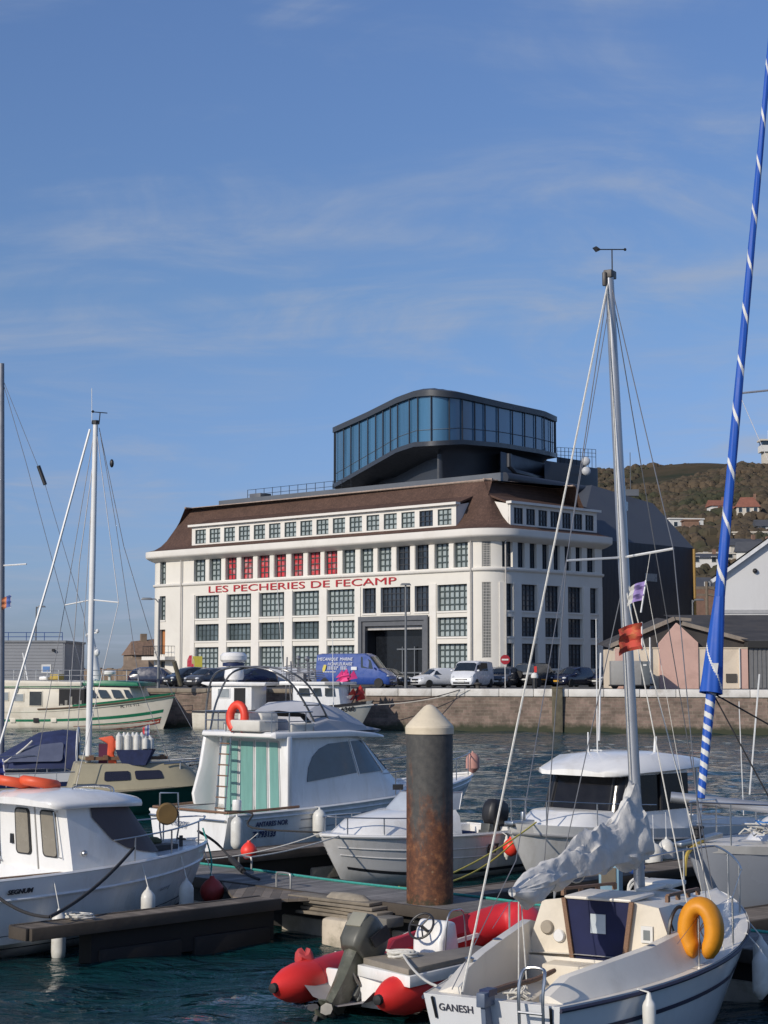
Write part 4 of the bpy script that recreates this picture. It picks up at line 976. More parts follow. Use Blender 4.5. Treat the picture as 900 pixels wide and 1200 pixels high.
lamp(41, 170, 711, 'distant thin street lamp behind the grey metal shed', arm=.5)
lamp(813, 150, 703, 'short street lamp with a pale head beside the ochre pipe of the dark hall', arm=.6)
# no-entry sign
p = onq(592, 131); o = thing('no_entry_sign', 'round red no entry sign on a post above the cars at the building corner', 'sign', p)
h = atY(592, 773, 131).z-ZQ; b = MB(); b.tube([(0, 0, 0), (0, 0, h+.3)], .03, 6); b.build('post', alug, o)
b = MB(); b.lathe([(.01, -.03), (.36, -.03), (.36, 0), (.01, 0)], (0, -.04, h), 24, 'y'); b.build('sign_disc', mat('sign_red', (.35, .02, .03), .5), o)
b = MB(); b.box((-.25, -.09, h-.06), (.25, -.075, h+.06)); b.build('white_bar', wwhite, o)
# bollards and small things
p = onq(626.5, 113.8+2); o = thing('lifebuoy_post', 'dark post with a round white lifebuoy housing on the quay edge before the black off-roader', 'lifebuoy post', onq(626.5, 116))
b = MB(); b.tube([(0, 0, 0), (0, 0, .75)], .16, 8); b.build('post', blackp, o)
b = MB(); b.lathe([(.02, 0), (.22, .03), (.25, .15), (.18, .33), (.02, .40)], (0, 0, .75), 14); b.build('housing', wwhite, o)
b = MB(); b.box((-.02, -.1, 1.15), (.14, .1, 1.55)); b.build('red_flag', redv, o)
for i, px in enumerate((700, 841, 560)):
    p = onq(px, quayY((px-450)/F*113)+1.0); b = MB(); b.lathe([(.22, 0), (.17, .08), (.15, .28), (.26, .36), (.26, .44), (.1, .5)], tuple(p), 14)
    tag(b.build('mooring_bollard', mat('bollard_iron', (.05, .045, .04), .7)), ['squat iron mooring bollard on the quay left of the grey trailer', 'squat iron mooring bollard on the quay behind the blue striped sail', 'squat iron mooring bollard on the quay in front of the white van'][i], 'bollard', 'mooring bollards on the quay')
# leaning banners and display near the left corner
p = onq(223, 150); o = thing('banner', 'tall red feather banner by the left end of the museum', 'banner', p)
h1, h0 = atY(223, 768, 150).z-ZQ, 0.4; b = MB(); b.loft([[(-.25, 0, 1.0), (.28, 0, 1.0), (.28, .03, 1.0), (-.25, .03, 1.0)], [(-.3, -.05, h1*.5), (.3, -.05, h1*.5), (.3, -.02, h1*.5), (-.3, -.02, h1*.5)], [(-.28, .03, h1*.85), (.25, .03, h1*.85), (.25, .06, h1*.85), (-.28, .06, h1*.85)], [(-.1, 0, h1), (.15, 0, h1), (.15, .03, h1), (-.1, .03, h1)]], cap0=True, cap1=True); b.build('fabric', mat('banner_red', (.55, .03, .06), .7, var=.1, dirt=(.6, .4, .4, .8), dscale=2.5), o)
b = MB(); b.tube([(.3, 0, 0), (.3, 0, h1*.8), (.1, 0, h1+.05)], .02, 5); b.build('pole', alug, o)
p = onq(231, 150); o = thing('banner', 'yellow green rectangular banner beside the red one', 'banner', p); h1 = atY(231, 769, 150).z-ZQ
b = MB(); b.box((-.45, 0, .9), (.42, .03, h1)); b.build('fabric', mat('banner_yellow', (.45, .40, .05), .7, var=.1), o)
b = MB(); b.tube([(-.45, .02, 0), (-.45, .02, h1+.05)], .025, 5); b.build('pole', alug, o)
# leaning dark mooring timber
b = MB(); a = atY(204, 762+13, 121); c = atY(212, 803, 121.5); b.tube([a, c], .16, 8); tag(b.build('leaning_timber', mat('old_timber', (0, 0, 0))), 'dark leaning timber post at the quay edge beside the cream and green boat bow', 'timber post')

# --- vehicles
tyre = rubber; hub = mat('wheel_rim', (.38, .38, .39), .35, metal=.7)
cglass = mat('car_glass', (.018, .024, .03), .05, var=.2, spec=.9)
lens = mat('headlight_lens', (.62, .64, .66), .15, spec=.8); taill = mat('tail_light', (.35, .02, .02), .2)
plate_w = mat('plate_white', (.65, .65, .62), .4); plate_y = mat('plate_yellow', (.70, .38, .04), .4)
def wheel(o, x, y, r, side, w_=.2):
    b = MB(); b.lathe([(r*.55, -w_/2), (r*.95, -w_/2), (r, -w_*.3), (r, w_*.3), (r*.95, w_/2), (r*.55, w_/2)], (x, y, r), 20, 'y'); t = b.build('wheel', tyre, o)
    b = MB(); s = side; b.lathe([(.01, s*(w_/2-.01)), (r*.2, s*(w_/2)), (r*.5, s*(w_/2-.04)), (r*.6, s*(w_/2-.01)), (r*.56, -s*.02)], (x, y, r), 14, 'y'); b.build('rim', hub, t)
def car(label, pos, rot, kind, body, trim=None, plate='w', name='parked_car', cat='car', extra=None):
    o = thing(name, label, cat, pos, rot, 'vehicles parked along the quay')
    # stations: (x, belt z, roof z, half width, roof half width)
    K = {
     'hatch': (3.85, .86, .30, [(0, .62, .62, .70, .62), (.12, .85, .92, .80, .66), (.35, .93, 1.30, .83, .60), (.85, .94, 1.44, .84, .60), (1.9, .93, 1.46, .84, .62), (2.35, .92, 1.36, .84, .60), (3.0, .92, .93, .83, .74), (3.45, .83, .84, .81, .72), (3.75, .66, .66, .72, .6), (3.85, .42, .44, .6, .5)]),
     'estate': (4.4, .88, .32, [(0, .62, .62, .72, .62), (.10, .9, .98, .84, .66), (.40, .95, 1.36, .86, .62), (.9, .95, 1.52, .87, .63), (2.2, .95, 1.56, .87, .64), (2.75, .94, 1.42, .87, .62), (3.4, .93, .96, .86, .76), (3.95, .86, .88, .84, .74), (4.28, .68, .68, .75, .62), (4.4, .42, .44, .62, .5)]),
     'suv': (4.7, .98, .38, [(0, .70, .70, .85, .8), (.05, 1.08, 1.12, .92, .80), (.22, 1.12, 1.72, .94, .72), (.6, 1.12, 1.84, .95, .73), (2.5, 1.12, 1.84, .95, .74), (2.95, 1.1, 1.74, .95, .72), (3.45, 1.08, 1.12, .94, .84), (4.3, 1.02, 1.04, .92, .82), (4.62, .82, .82, .86, .76), (4.7, .5, .5, .8, .7)]),
     'van': (4.8, 1.0, .34, [(0, .6, .6, .9, .85), (.03, 1.15, 1.3, .94, .86), (.12, 1.2, 1.92, .95, .80), (.5, 1.2, 1.97, .95, .80), (3.0, 1.2, 1.98, .95, .80), (3.45, 1.18, 1.86, .95, .76), (4.2, 1.12, 1.17, .93, .80), (4.55, .98, 1.0, .90, .78), (4.74, .75, .75, .84, .72), (4.8, .5, .5, .76, .66)]),
     'bigvan': (5.9, 1.1, .36, [(0, .6, .6, .98, .95), (.03, 1.35, 1.6, 1.02, .96), (.08, 1.4, 2.48, 1.02, .90), (.4, 1.4, 2.54, 1.02, .90), (3.9, 1.4, 2.54, 1.02, .90), (4.3, 1.36, 2.36, 1.02, .86), (5.05, 1.28, 1.36, 1.0, .86), (5.6, 1.06, 1.08, .97, .84), (5.84, .78, .78, .9, .78), (5.9, .5, .5, .82, .7)]),
    }[kind]
    Lc, _, wr, st = K; rings = []
    for x, zb_, zr_, hw, rw in st:
        zs = .24; m_ = (zs+zb_)/2
        half = [(hw*.90, zs), (hw, zs+.12), (hw+.02, m_), (hw*.97, zb_), (rw+.03, zr_-.05 if zr_-zb_ > .1 else zr_), (rw*.75, zr_+(.02 if zr_-zb_ > .1 else .015)), (0, zr_+.03)]
        rings.append([(x, y, z) for y, z in half]+[(x, -y, z) for y, z in half[-2::-1]])
    ctr = -Lc/2
    rings = [[(x+ctr, y, z) for x, y, z in r] for r in rings]
    b = MB(); b.loft(rings, closed=True, cap0=True, cap1=True); b.build('body', body, o, ang=40)
    # windows on the loft faces between belt (3) and roof edge (4)
    n = len(rings[0]); roofi = [i for i, s_ in enumerate(st) if s_[2]-s_[1] > .3]; i0, i1 = roofi[0], roofi[-1]
    def face(i, j, a, c): return (rings[i][a], rings[j][a], rings[j][c], rings[i][c])
    w0, w1 = i0, i1
    if kind == 'bigvan': side = [(4, 5)]
    elif kind == 'van': side = [(4, 5)] + ([(3, 4)] if extra == 'glazed' else [])
    else: side = [(k_, k_+1) for k_ in range(i0, i1)]
    for sgn in (0, 1):
        a, c = (3, 4) if sgn == 0 else (n-4, n-5)
        segs = []
        if kind in ('van', 'bigvan'):
            i, j = side[0]; q = face(i, j, a, c); bk = Vector((.3, 0, 0)); q2 = face(j, j+1, a, c)
            m2 = (Vector(q2[0]).lerp(Vector(q2[1]), .55), Vector(q2[3]).lerp(Vector(q2[2]), .2))
            qq = (Vector(q[0])-bk, m2[0], m2[1], Vector(q[3])-bk); segs.append((qq, .05, .95))
            if len(side) > 1: segs.append((face(3, 4, a, c), .35, .95))
        else:
            q = (rings[i0][a], rings[i1][a], rings[i1][c], rings[i0][c])
            q2 = face(i1, i1+1, a, c); fr = (Vector(q2[0]).lerp(Vector(q2[1]), .45), Vector(q2[3]))
            mid = .5; A_, B_, C_, D_ = [Vector(v) for v in q]
            m0, m1 = A_.lerp(B_, mid), D_.lerp(C_, mid)
            dz = Vector((0, 0, -.03))
            segs.append(((A_+Vector((.12, 0, 0)), m0, m1, D_+Vector((.1, 0, 0))), .04, .97)); segs.append(((m0, fr[0], C_, m1), .04, .97))
        for q, ua, ub in segs:
            b = MB(); q = [Vector(v) for v in q]
            if sgn == 0: q = [q[1], q[0], q[3], q[2]]; ua, ub = 1-ub, 1-ua
            b.pane(q, ua, ub, .08, .88, off=.012, r=.07, thick=.02); b.build('side_window', cglass, o)
    # windscreen and rear screen
    for nm_, A0_, B0_, sg in (('windscreen', i1+1, i1, 1), ('rear_window', i0-1, i0, -1)):
        if nm_ == 'rear_window' and kind in ('van', 'bigvan'): continue
        rows = []
        for k_ in range(4, 9):
            P, Q = Vector(rings[A0_][k_]), Vector(rings[B0_][k_]); t_ = (Q-P).normalized(); nv = Vector((abs(t_.z)*sg, 0, abs(t_.x))).normalized()*.02
            if k_ in (4, 8): P.y *= .97; Q.y *= .97
            rows.append([P.lerp(Q, .08)+nv, P.lerp(Q, .94)+nv])
        b = MB(); b.loft(rows, closed=False); b.build(nm_, cglass, o)
    hwf = st[-3][3]; xf = Lc/2
    for s_ in (-1, 1):
        b = MB(); zl = st[-3][1]*.82
        b.M = Matrix.Translation((xf-.17, s_*(hwf-.20), zl)) @ Matrix.Rotation(R(-25)*s_*-1, 4, 'Z'); b.ball((0, 0, 0), .17, 10, (.75, 1.0, .52)); b.build('headlight', lens, o)
        b = MB(); b.box((-xf-.0, s_*(st[0][3]-.08)-.09, st[1][1]*.62), (-xf+.14, s_*(st[0][3]-.08)+.09, st[1][1]*.98)); b.build('tail_light', taill, o, bevel=.02)
        b = MB(); xm = st[i1+1][0]+ctr-.25; b.ball((xm, s_*(st[i1][3]+.09), st[i1][1]+.09), .11, 8, (.6, 1, .75)); b.build('wing_mirror', trim or body, o)
        for x in (-xf+.75, xf-.82): wheel(o, x, s_*(st[4][3]-.07), wr, s_)
    b = MB(); b.box((xf-.10, -hwf*.55, .52), (xf-.015, hwf*.55, .66)); b.box((xf-.06, -hwf*.7, .30), (xf+.035, hwf*.7, .44)); b.build('grille', blackp, o, bevel=.02)
    b = MB(); b.box((xf+.035, -.26, .42 if kind != 'suv' else .5), (xf+.06, .26, .53 if kind != 'suv' else .61)); b.build('number_plate', plate_y if plate == 'y' else plate_w, o)
    b = MB(); b.box((-xf-.03, -.26, .55), (-xf-.005, .26, .66)); b.build('number_plate', plate_y if plate == 'y' else plate_w, o)
    b = MB(); b.box((-xf+.3, -st[4][3]+.12, .12), (xf-.3, st[4][3]-.12, .3)); b.build('underbody', blackp, o)
    return o
def at(px, Y): return onq(px, Y)
cw = mat('car_white', (.68, .69, .70), .25, var=.03, coat=.6); csil = mat('car_silver', (.42, .44, .46), .28, metal=.4, var=.03, coat=.6)
cgr = mat('car_grey', (.10, .10, .105), .28, metal=.3, var=.05, coat=.6); cbk = mat('car_black', (.012, .013, .016), .2, var=.1, coat=.7)
cnv = mat('car_navy', (.014, .018, .045), .22, var=.1, coat=.7); cbl = mat('van_blue', (.03, .075, .30), .3, var=.05, coat=.5)
bv = car('blue high roofed workshop van with white lettering on its side', at(418, 133), R(-20), 'bigvan', cbl)
bp_ = lambda x, z: (x, -1.035, z)
wl = mat('van_letter_white', (.75, .76, .78), .5)
text_mesh('lettering', 'MECANIQUE  MARINE', .33, wl, bv, (-2.75, -1.06, 2.03), (1, 0, 0), (0, .06, 1), .005, xs=.86, shear=.2)
text_mesh('lettering', 'HONFLEURAISE', .33, wl, bv, (-1.95, -1.07, 1.66), (1, 0, 0), (0, .0, 1), .005, xs=.86, shear=.2)
for k, (x0_, x1_, z) in enumerate(((-1.95, -1.0, 1.50), (-.9, -.3, 1.50), (-1.95, -1.05, 1.36), (-.9, -.35, 1.36), (-2.3, -1.2, 1.14))):
    b = MB(); n = int((x1_-x0_)/.13)
    for i in range(n): b.box((x0_+i*.13, -1.068, z), (x0_+i*.13+.085, -1.052, z+.075))
    b.build('small_lettering', wl, bv)
b = MB(); b.M = Matrix.Translation((-2.35, -1.07, 1.42)); b.loft([[(.0, 0, -.26), (.16, 0, -.2), (.16, .02, -.2), (.0, .02, -.26)], [(-.02, 0, 0), (.26, 0, .05), (.26, .02, .05), (-.02, .02, 0)], [(.1, 0, .3), (.3, 0, .28), (.3, .02, .28), (.1, .02, .3)]], cap0=True, cap1=True, smooth=False); b.build('yellow_emblem', mat('emblem_yellow', (.65, .55, .10), .5), bv)
b = MB(); b.box((-.05, -1.068, 1.32), (.4, -1.052, 1.56)); b.build('white_panel', wl, bv)
car('white small hatchback in front of the entrance, left of the white van', at(511, 134), R(-150), 'hatch', cw)
car('white panel van with a black bumper parked at the building corner', at(553, 131), R(-112), 'van', cw, extra='glazed')
car('silver grey minivan half hidden behind the white panel van', at(574, 142), R(-100), 'estate', csil)
car('dark grey hatchback parked between the white van and the black off-roader', at(591, 135), R(-112), 'estate', cgr)
sv = car('black boxy off-roader with a spare wheel seen from behind', at(630, 137), R(58), 'suv', cbk)
b = MB(); b.box((-2.42, -.75, .98), (-2.38, .15, 1.12)); b.build('chrome_strip', csil, sv)
b = MB(); b.lathe([(.02, -2.56), (.3, -2.56), (.34, -2.5), (.34, -2.37), (.02, -2.37)], (0, .35, .95), 16, 'x'); b.build('spare_wheel', rubber, sv)
car('dark navy estate car with an orange yellow number plate', at(672, 138), R(-133), 'estate', cnv, plate='y')
car('dark car cut off behind the grey trailer, rightmost on the quay', at(712, 140), R(-125), 'estate', cnv)
car('small black car behind the nose of the blue van', at(455, 141), R(-40), 'hatch', cbk)
car('dark blue saloon parked leftmost by the street lamp and balcony', at(184, 141), R(-10), 'estate', cnv)
car('black hatchback behind the leaning timber post', at(222, 140), R(-140), 'estate', cbk)
car('dark grey hatchback facing the water, second in the left row', at(243, 135), R(-128), 'hatch', cgr)
car('silver saloon with red tail lights above the fishing boat wheelhouse', at(276, 138), R(30), 'estate', csil)
car('dark navy hatchback between the silver saloon and the black car', at(296, 136), R(-140), 'hatch', cnv)
car('black estate car behind the steel arch of the cream flybridge boat', at(318, 144), R(-12), 'estate', cbk)
car('white car half hidden behind the masts of the grey fishing boat', at(338, 139), R(20), 'estate', cw)
car('second white car between the fishing boat masts and the blue van', at(362, 146), R(-10), 'hatch', csil)
# ================================================================ BOAT TOOLS   (local axes: x forward from the transom, y to port, z up from the water)
class Hull:
    def __init__(s, L, B, zs, zb, tw=.8, rake=.8, draft=.35, mid=.42, zm=None, cw=.86, zc=.05, p=2.2, q=.8, trake=0.0, bowfull=.0):
        s.L, s.B, s.zs, s.zb, s.tw, s.rake, s.draft, s.mid, s.cw, s.zc, s.p, s.q, s.tr = L, B, zs, zb, tw, rake, draft, mid, cw, zc, p, q, trake
        s.zm = zm if zm is not None else (zs+zb)/2-.06
    def hb(s, t):
        if t < s.mid: return s.B/2*(s.tw+(1-s.tw)*math.sin(PI/2*t/s.mid))
        u = (t-s.mid)/(1-s.mid); return s.B/2*max(0, 1-u**s.p)**s.q
    def sz(s, t): return s.zs*(1-t)*(1-2*t)+4*s.zm*t*(1-t)+s.zb*t*(2*t-1)
    def pt(s, t, v, side=-1, off=0.0, z_add=0):
        h = s.hb(t); top = s.sz(t); kz = -s.draft*(1-t**4)+0*t; cwt = s.cw*(1-.35*t**3)
        zc = s.zc + .25*t**4*top
        if v <= .35: f = v/.35; y = h*cwt*f; z = kz+(zc-kz)*f**1.3
        else:
            f = (v-.35)/.65; y = h*(cwt+(1-cwt)*(f**.75 if t < .6 else f)); z = zc+(top-zc)*f
        zn = (z+s.draft)/(top+s.draft)
        x = t*s.L - s.rake*max(0, 1-zn)**1.15*t**3 + s.tr*(1-zn)*(1-t)**6
        y += off; return Vector((x, side*y, z+z_add))
    def shell(s, b, n=26, vs=(0, .2, .35, .45, .6, .75, .88, 1)):
        ts = [i/n for i in range(n)]+[.985, 1.0]
        for side in (-1, 1):
            b.loft([[s.pt(t, v, side) for v in vs] for t in ts], closed=False)
        ring = [s.pt(0, v, -1) for v in vs]+[s.pt(0, v, 1) for v in vs[::-1]]; b.add(ring[1:-1] if False else ring, [tuple(range(len(ring)))], False)
    def strip(s, b, t0, t1, v0, v1, side=-1, off=.004, n=22):
        b.loft([[s.pt(t0+(t1-t0)*i/n, v0, side, off), s.pt(t0+(t1-t0)*i/n, v1, side, off)] for i in range(n+1)], closed=False)
    def sheer(s, t, side, inset=0.0, z=0.0):
        h = max(0.0, s.hb(t)-inset); x = t*s.L; 
        if inset: x = min(x, s.L-inset*1.3)
        return Vector((x, side*h, s.sz(t)+z))
    def rub(s, b, r=.03, v=1.0, t0=0, t1=1, both=True, off=.01, n=26):
        for side in ((-1, 1) if both else (-1,)): b.tube([s.pt(t0+(t1-t0)*i/n, v, side, off) for i in range(n+1)], r, 6)
    def deck(s, b, t0, t1, camber=.05, inset=.02, drop=.02, n=20):
        rows = []
        for i in range(n+1):
            t = t0+(t1-t0)*i/n; h = max(.001, s.hb(t)-inset); z = s.sz(t)-drop
            rows.append([Vector((t*s.L, h*k, z+camber*(1-k*k))) for k in (-1, -.6, -.2, .2, .6, 1)])
        b.loft(rows, closed=False)
    def well(s, b, t0, t1, w, floor, drop=.02, n=14, aft=.12):
        # side decks, inner walls and floor of an open cockpit
        for side in (-1, 1):
            o_, i_, f_ = [], [], []
            for i in range(n+1):
                t = t0+(t1-t0)*i/n; h = s.hb(t); z = s.sz(t)-drop
                o_.append(Vector((t*s.L, side*(h-.01), z))); i_.append(Vector((max(t*s.L, aft), side*(h-w), z))); f_.append(Vector((max(t*s.L, aft), side*(h-w-.03), floor)))
            b.loft([[a, c, d] for a, c, d in zip(o_, i_, f_)], closed=False, smooth=False)
        a0, a1 = s.hb(t0)-w-.03, s.hb(t1)-w-.03
        fl = [Vector((max(t*s.L, aft), s_*(s.hb(t)-w-.03), floor)) for s_, tt in ((-1, [t0+(t1-t0)*i/n for i in range(n+1)]), (1, [t1-(t1-t0)*i/n for i in range(n+1)])) for t in tt]
        b.add(fl, [tuple(range(len(fl)))], False)
        z0, z1 = s.sz(t0)-drop, s.sz(t1)-drop; x1 = t1*s.L
        b.add([(x1, -a1, floor), (x1, a1, floor), (x1, a1+.03, z1), (x1, -a1-.03, z1)], [(0, 1, 2, 3)], False)
        b.add([(aft, -a0, floor), (aft, a0, floor), (aft, a0+.03, z0), (aft, -a0-.03, z0)], [(0, 1, 2, 3)], False)
        b.add([(t0*s.L, -s.hb(t0), z0), (t0*s.L, s.hb(t0), z0), (aft, a0+.03, z0), (aft, -a0-.03, z0)], [(0, 1, 2, 3)], False)
def rail(b, H, t0, t1, h, sides=(-1, 1), inset=.08, n=4, r=.013, mid=False, bow=False, zoff=0):
    for side in sides:
        P = [H.sheer(t0+(t1-t0)*i/16, side, inset, h*min(1, i/2.0 if not bow else 1)+zoff) for i in range(17)]
        b.tube(P, r, 6)
        if mid: b.tube([H.sheer(t0+(t1-t0)*i/16, side, inset, h*.5+zoff) for i in range(17)], r*.7, 5)
        for k in range(n): t = t0+(t1-t0)*(k+.5 if n > 1 else .5)/n; b.tube([H.sheer(t, side, inset, 0+zoff), H.sheer(t, side, inset, h+zoff)], r, 6)
    if bow and len(sides) == 2:
        a, c = H.sheer(t1, -1, inset, h), H.sheer(t1, 1, inset, h); b.tube(spline([a, (a+c)/2+Vector((inset*.8, 0, 0)), c], 4), r, 6)
def house(*a): pass
def cabin(b, bot, top, zb, zt, cap=True):
    """bot/top: outlines [(x,y)...] same count; zb/zt numbers or functions of x"""
    fb = zb if callable(zb) else (lambda x: zb); ft = zt if callable(zt) else (lambda x: zt)
    A = [Vector((x, y, fb(x))) for x, y in bot]; T = [Vector((x, y, ft(x))) for x, y in top]
    b.loft([A, T], cap1=cap, smooth=True); return A, T
def fender(label, p, h=.55, r=.11, m=None, top=None, name='fender'):
    b = MB(); b.lathe([(.015, h/2+.08), (.03, h/2+.04), (r*.5, h/2+.02), (r*.85, h/2-r*.25), (r, h/2-r*.7), (r, -h*.3), (r*.93, -h/2+r*.5), (r*.5, -h/2), (.02, -h/2-.03)], tuple(p), 14)
    if top is not None: b.tube([Vector(p)+Vector((0, 0, h/2+.08)), Vector(top)], .008, 5)
    return tag(b.build(name, m or fenderm), label, 'fender')
def buoy(label, p, r, m=None, top=None):
    b = MB(); b.lathe([(.02, -r*1.05), (r*.5, -r*.88), (r*.86, -r*.5), (r, 0), (r*.9, r*.42), (r*.6, r*.8), (r*.25, r*1.05), (.03, r*1.25)], tuple(p), 16)
    o = tag(b.build('buoy_fender', m or redv), label, 'buoy')
    if top is not None: tag(MB().tube([Vector(p)+Vector((0, 0, r*1.2)), Vector(top)], .008, 5).build('lanyard', ropew, o), None)
    return o
def ring_mesh(b, c, R_, r, nrm, n=24, m=10, a0=0, a1=2*PI, sq=1.0):
    nrm = Vector(nrm).normalized(); u = nrm.cross(Vector((0, 0, 1))); u.normalize(); v = nrm.cross(u)*-1
    k = n; closed = abs(a1-a0-2*PI) < .01
    P = [Vector(c)+u*R_*math.cos(a0+(a1-a0)*i/k)+v*R_*sq*math.sin(a0+(a1-a0)*i/k) for i in range(k if closed else k+1)]
    b.tube(P, r, m, closed=closed)
def flag(o_name, label, base, top, fly, h, cols, wob=.06, seed=0):
    """staff from base to top, cloth hanging near the top; cols = list of materials in stripes along the fly"""
    o = thing('flag', label, 'flag', base); base = Vector(base); top = Vector(top)-base
    if top.length > .05: MB().tube([(0, 0, 0), top], .010, 6).build('staff', alug, o)
    rd = random.Random(seed); n = 12; mrows = 8; b = MB(); fly = Vector(fly); up = top.normalized() if top.length > .05 else Vector((0, 0, 1))
    rows = []
    side = fly.cross(up).normalized()
    for i in range(n+1):
        u = i/n; P = top*.985 + fly*u + side*wob*math.sin(u*7+seed)*u**.5 + Vector((0, 0, -abs(fly.length)*.22*u*u))
        rows.append([P - up*h*k/mrows + side*.02*math.sin(k*1.7+seed+u*4) for k in range(mrows+1)])
    for i in range(n):
        b.m = min(len(cols)-1, int(i/n*len(cols))); b.loft([rows[i], rows[i+1]], closed=False)
    b.build('cloth', cols, o); return o
# ================================================================ PONTOONS, PILE
S2 = math.sqrt(.5)
def WN(n, w, z=0): return Vector((S2*(n+w), S2*(n-w), z))
A45 = R(45)
plank = None
def plank_mat(name, c, along):
    m = bpy.data.materials.new(name); m.use_nodes = True; t = m.node_tree; p = t.nodes['Principled BSDF']; p.inputs['Roughness'].default_value = .85
    tcn = N(t, 'ShaderNodeTexCoord'); sp = N(t, 'ShaderNodeSeparateXYZ'); LK(t, tcn.outputs['Object'], sp.inputs[0])
    md = N(t, 'ShaderNodeMath', operation='MULTIPLY', i_1=1/.14); LK(t, sp.outputs[0 if along == 'x' else 1], md.inputs[0])
    fl = N(t, 'ShaderNodeMath', operation='FLOOR'); LK(t, md.outputs[0], fl.inputs[0]); fr = N(t, 'ShaderNodeMath', operation='FRACT'); LK(t, md.outputs[0], fr.inputs[0])
    wn = N(t, 'ShaderNodeTexWhiteNoise', noise_dimensions='1D'); LK(t, fl.outputs[0], wn.inputs['W'])
    gap = N(t, 'ShaderNodeMapRange', i_1=.0, i_2=.09, i_3=.25, i_4=1.0); LK(t, fr.outputs[0], gap.inputs[0])
    v = N(t, 'ShaderNodeMapRange', i_3=.7, i_4=1.25); LK(t, wn.outputs[0], v.inputs[0])
    nz = N(t, 'ShaderNodeTexNoise', i_Scale=2.0, i_Detail=8.0, i_Roughness=.7); LK(t, tcn.outputs['Object'], nz.inputs['Vector']); v2 = N(t, 'ShaderNodeMapRange', i_1=.3, i_2=.7, i_3=.65, i_4=1.35); LK(t, nz.outputs[0], v2.inputs[0])
    a = N(t, 'ShaderNodeMath', operation='MULTIPLY'); LK(t, gap.outputs[0], a.inputs[0]); LK(t, v.outputs[0], a.inputs[1])
    a2 = N(t, 'ShaderNodeMath', operation='MULTIPLY'); LK(t, a.outputs[0], a2.inputs[0]); LK(t, v2.outputs[0], a2.inputs[1])
    mx = N(t, 'ShaderNodeMix', data_type='RGBA', blend_type='MULTIPLY'); mx.inputs[0].default_value = 1; mx.inputs[6].default_value = (*c, 1); LK(t, a2.outputs[0], mx.inputs[7]); LK(t, mx.outputs[2], p.inputs['Base Color'])
    bp = N(t, 'ShaderNodeBump', i_Strength=.8, i_Distance=.012); LK(t, gap.outputs[0], bp.inputs['Height']); LK(t, bp.outputs[0], p.inputs['Normal']); return m
deckm = plank_mat('weathered_decking', (.19, .175, .16), 'x'); deckm2 = plank_mat('weathered_finger_decking', (.17, .14, .11), 'x')
beam = mat('wet_timber', (.060, .048, .037), .85, var=.3, vscale=2, bump=.01, bscale=12)
beam_shade = mat('shaded_wet_timber', (.012, .011, .010), .7, var=.3, vscale=2)  # near-black: the shade below the pontoon decks is put into this colour
conc = mat('float_concrete', (.36, .32, .26), .9, var=.2, vscale=2, bump=.01, dirt=(.09, .09, .05, .8), dscale=1.5)
def pontoon(name, label, a, c, width, ztop, m, edge_m=beam, floats=3, fl_m=None, skirt=True, x0=.25):
    a, c = Vector(a), Vector(c); d = c-a; Lp = d.length; rot = math.atan2(d.y, d.x)
    o = thing(name, label, 'pontoon', (a.x, a.y, 0), rot)
    b = MB(); b.box((0, 0, ztop-.05), (Lp, width, ztop)); b.build('decking', m, o)
    b = MB(); t = .07
    for y0, y1 in ((-t, -.003), (width+.003, width+t)): b.box((-.02, y0, ztop-.15), (Lp+.02, y1, ztop+.012))
    b.box((-t, 0, ztop-.15), (-.003, width, ztop+.01)); b.build('edge_beam', edge_m, o, bevel=.01)
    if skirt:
        b = MB(); b.box((x0, .06, .02), (Lp-.02, width-.06, ztop-.052)); b.build('under_frame', beam_shade, o)
    b = MB()
    for i in range(floats):
        x = x0+(Lp-x0)*(i+.5)/floats; b.box((x-.7, .02, -.35), (x+.7, width-.02, .22))
    b.build('floats', fl_m or conc, o, bevel=.04); return o
ZPT = .60
n0 = 19.42
mainp = pontoon('pontoon_walkway', 'main grey planked pontoon walkway running past the rusty pile', WN(n0-1.34, -30.5), WN(n0-1.34, -9.0), 1.34, ZPT, deckm, floats=9)
f1 = pontoon('finger_pontoon', 'narrow dark timber finger pontoon in the left foreground beside the pilothouse boat', (-4.55, 22.9, 0), (-1.55, 25.9, 0), .40, ZPT, deckm2, floats=2, fl_m=beam_shade, x0=1.0)
b = MB(); p = WN(n0-1.34-.55, -19.4); q = WN(n0-1.34, -19.4)
b.prism([WN(17.0, -19.55, ZPT-.05), WN(n0-1.36, -19.0, ZPT-.05), WN(n0-1.36, -21.7, ZPT-.05), WN(16.95, -20.1, ZPT-.05)], (0, 0, .045)); tag(b.build('pontoon_gusset', deckm2), 'triangular timber corner plate joining the left finger pontoon to the walkway', 'corner plate')
f2 = pontoon('finger_pontoon', 'brown finger pontoon between the two motor boats behind the walkway', WN(n0+.1, -24.55), WN(n0+7.5, -24.55), .7, ZPT, deckm2, floats=3)
f2.location = WN(n0+.1, -24.55)
f3 = pontoon('finger_pontoon', 'brown finger pontoon running back between the hardtop boat and the grey yacht', WN(n0+.1, -17.6), WN(n0+8.2, -17.6), .75, ZPT, deckm2, floats=3)
f4 = pontoon('finger_pontoon', 'pontoon finger with concrete float at the right edge beyond the sailboat bow', WN(n0+.1, -13.3), WN(n0+7, -12.8), .8, ZPT, deckm2, floats=3)
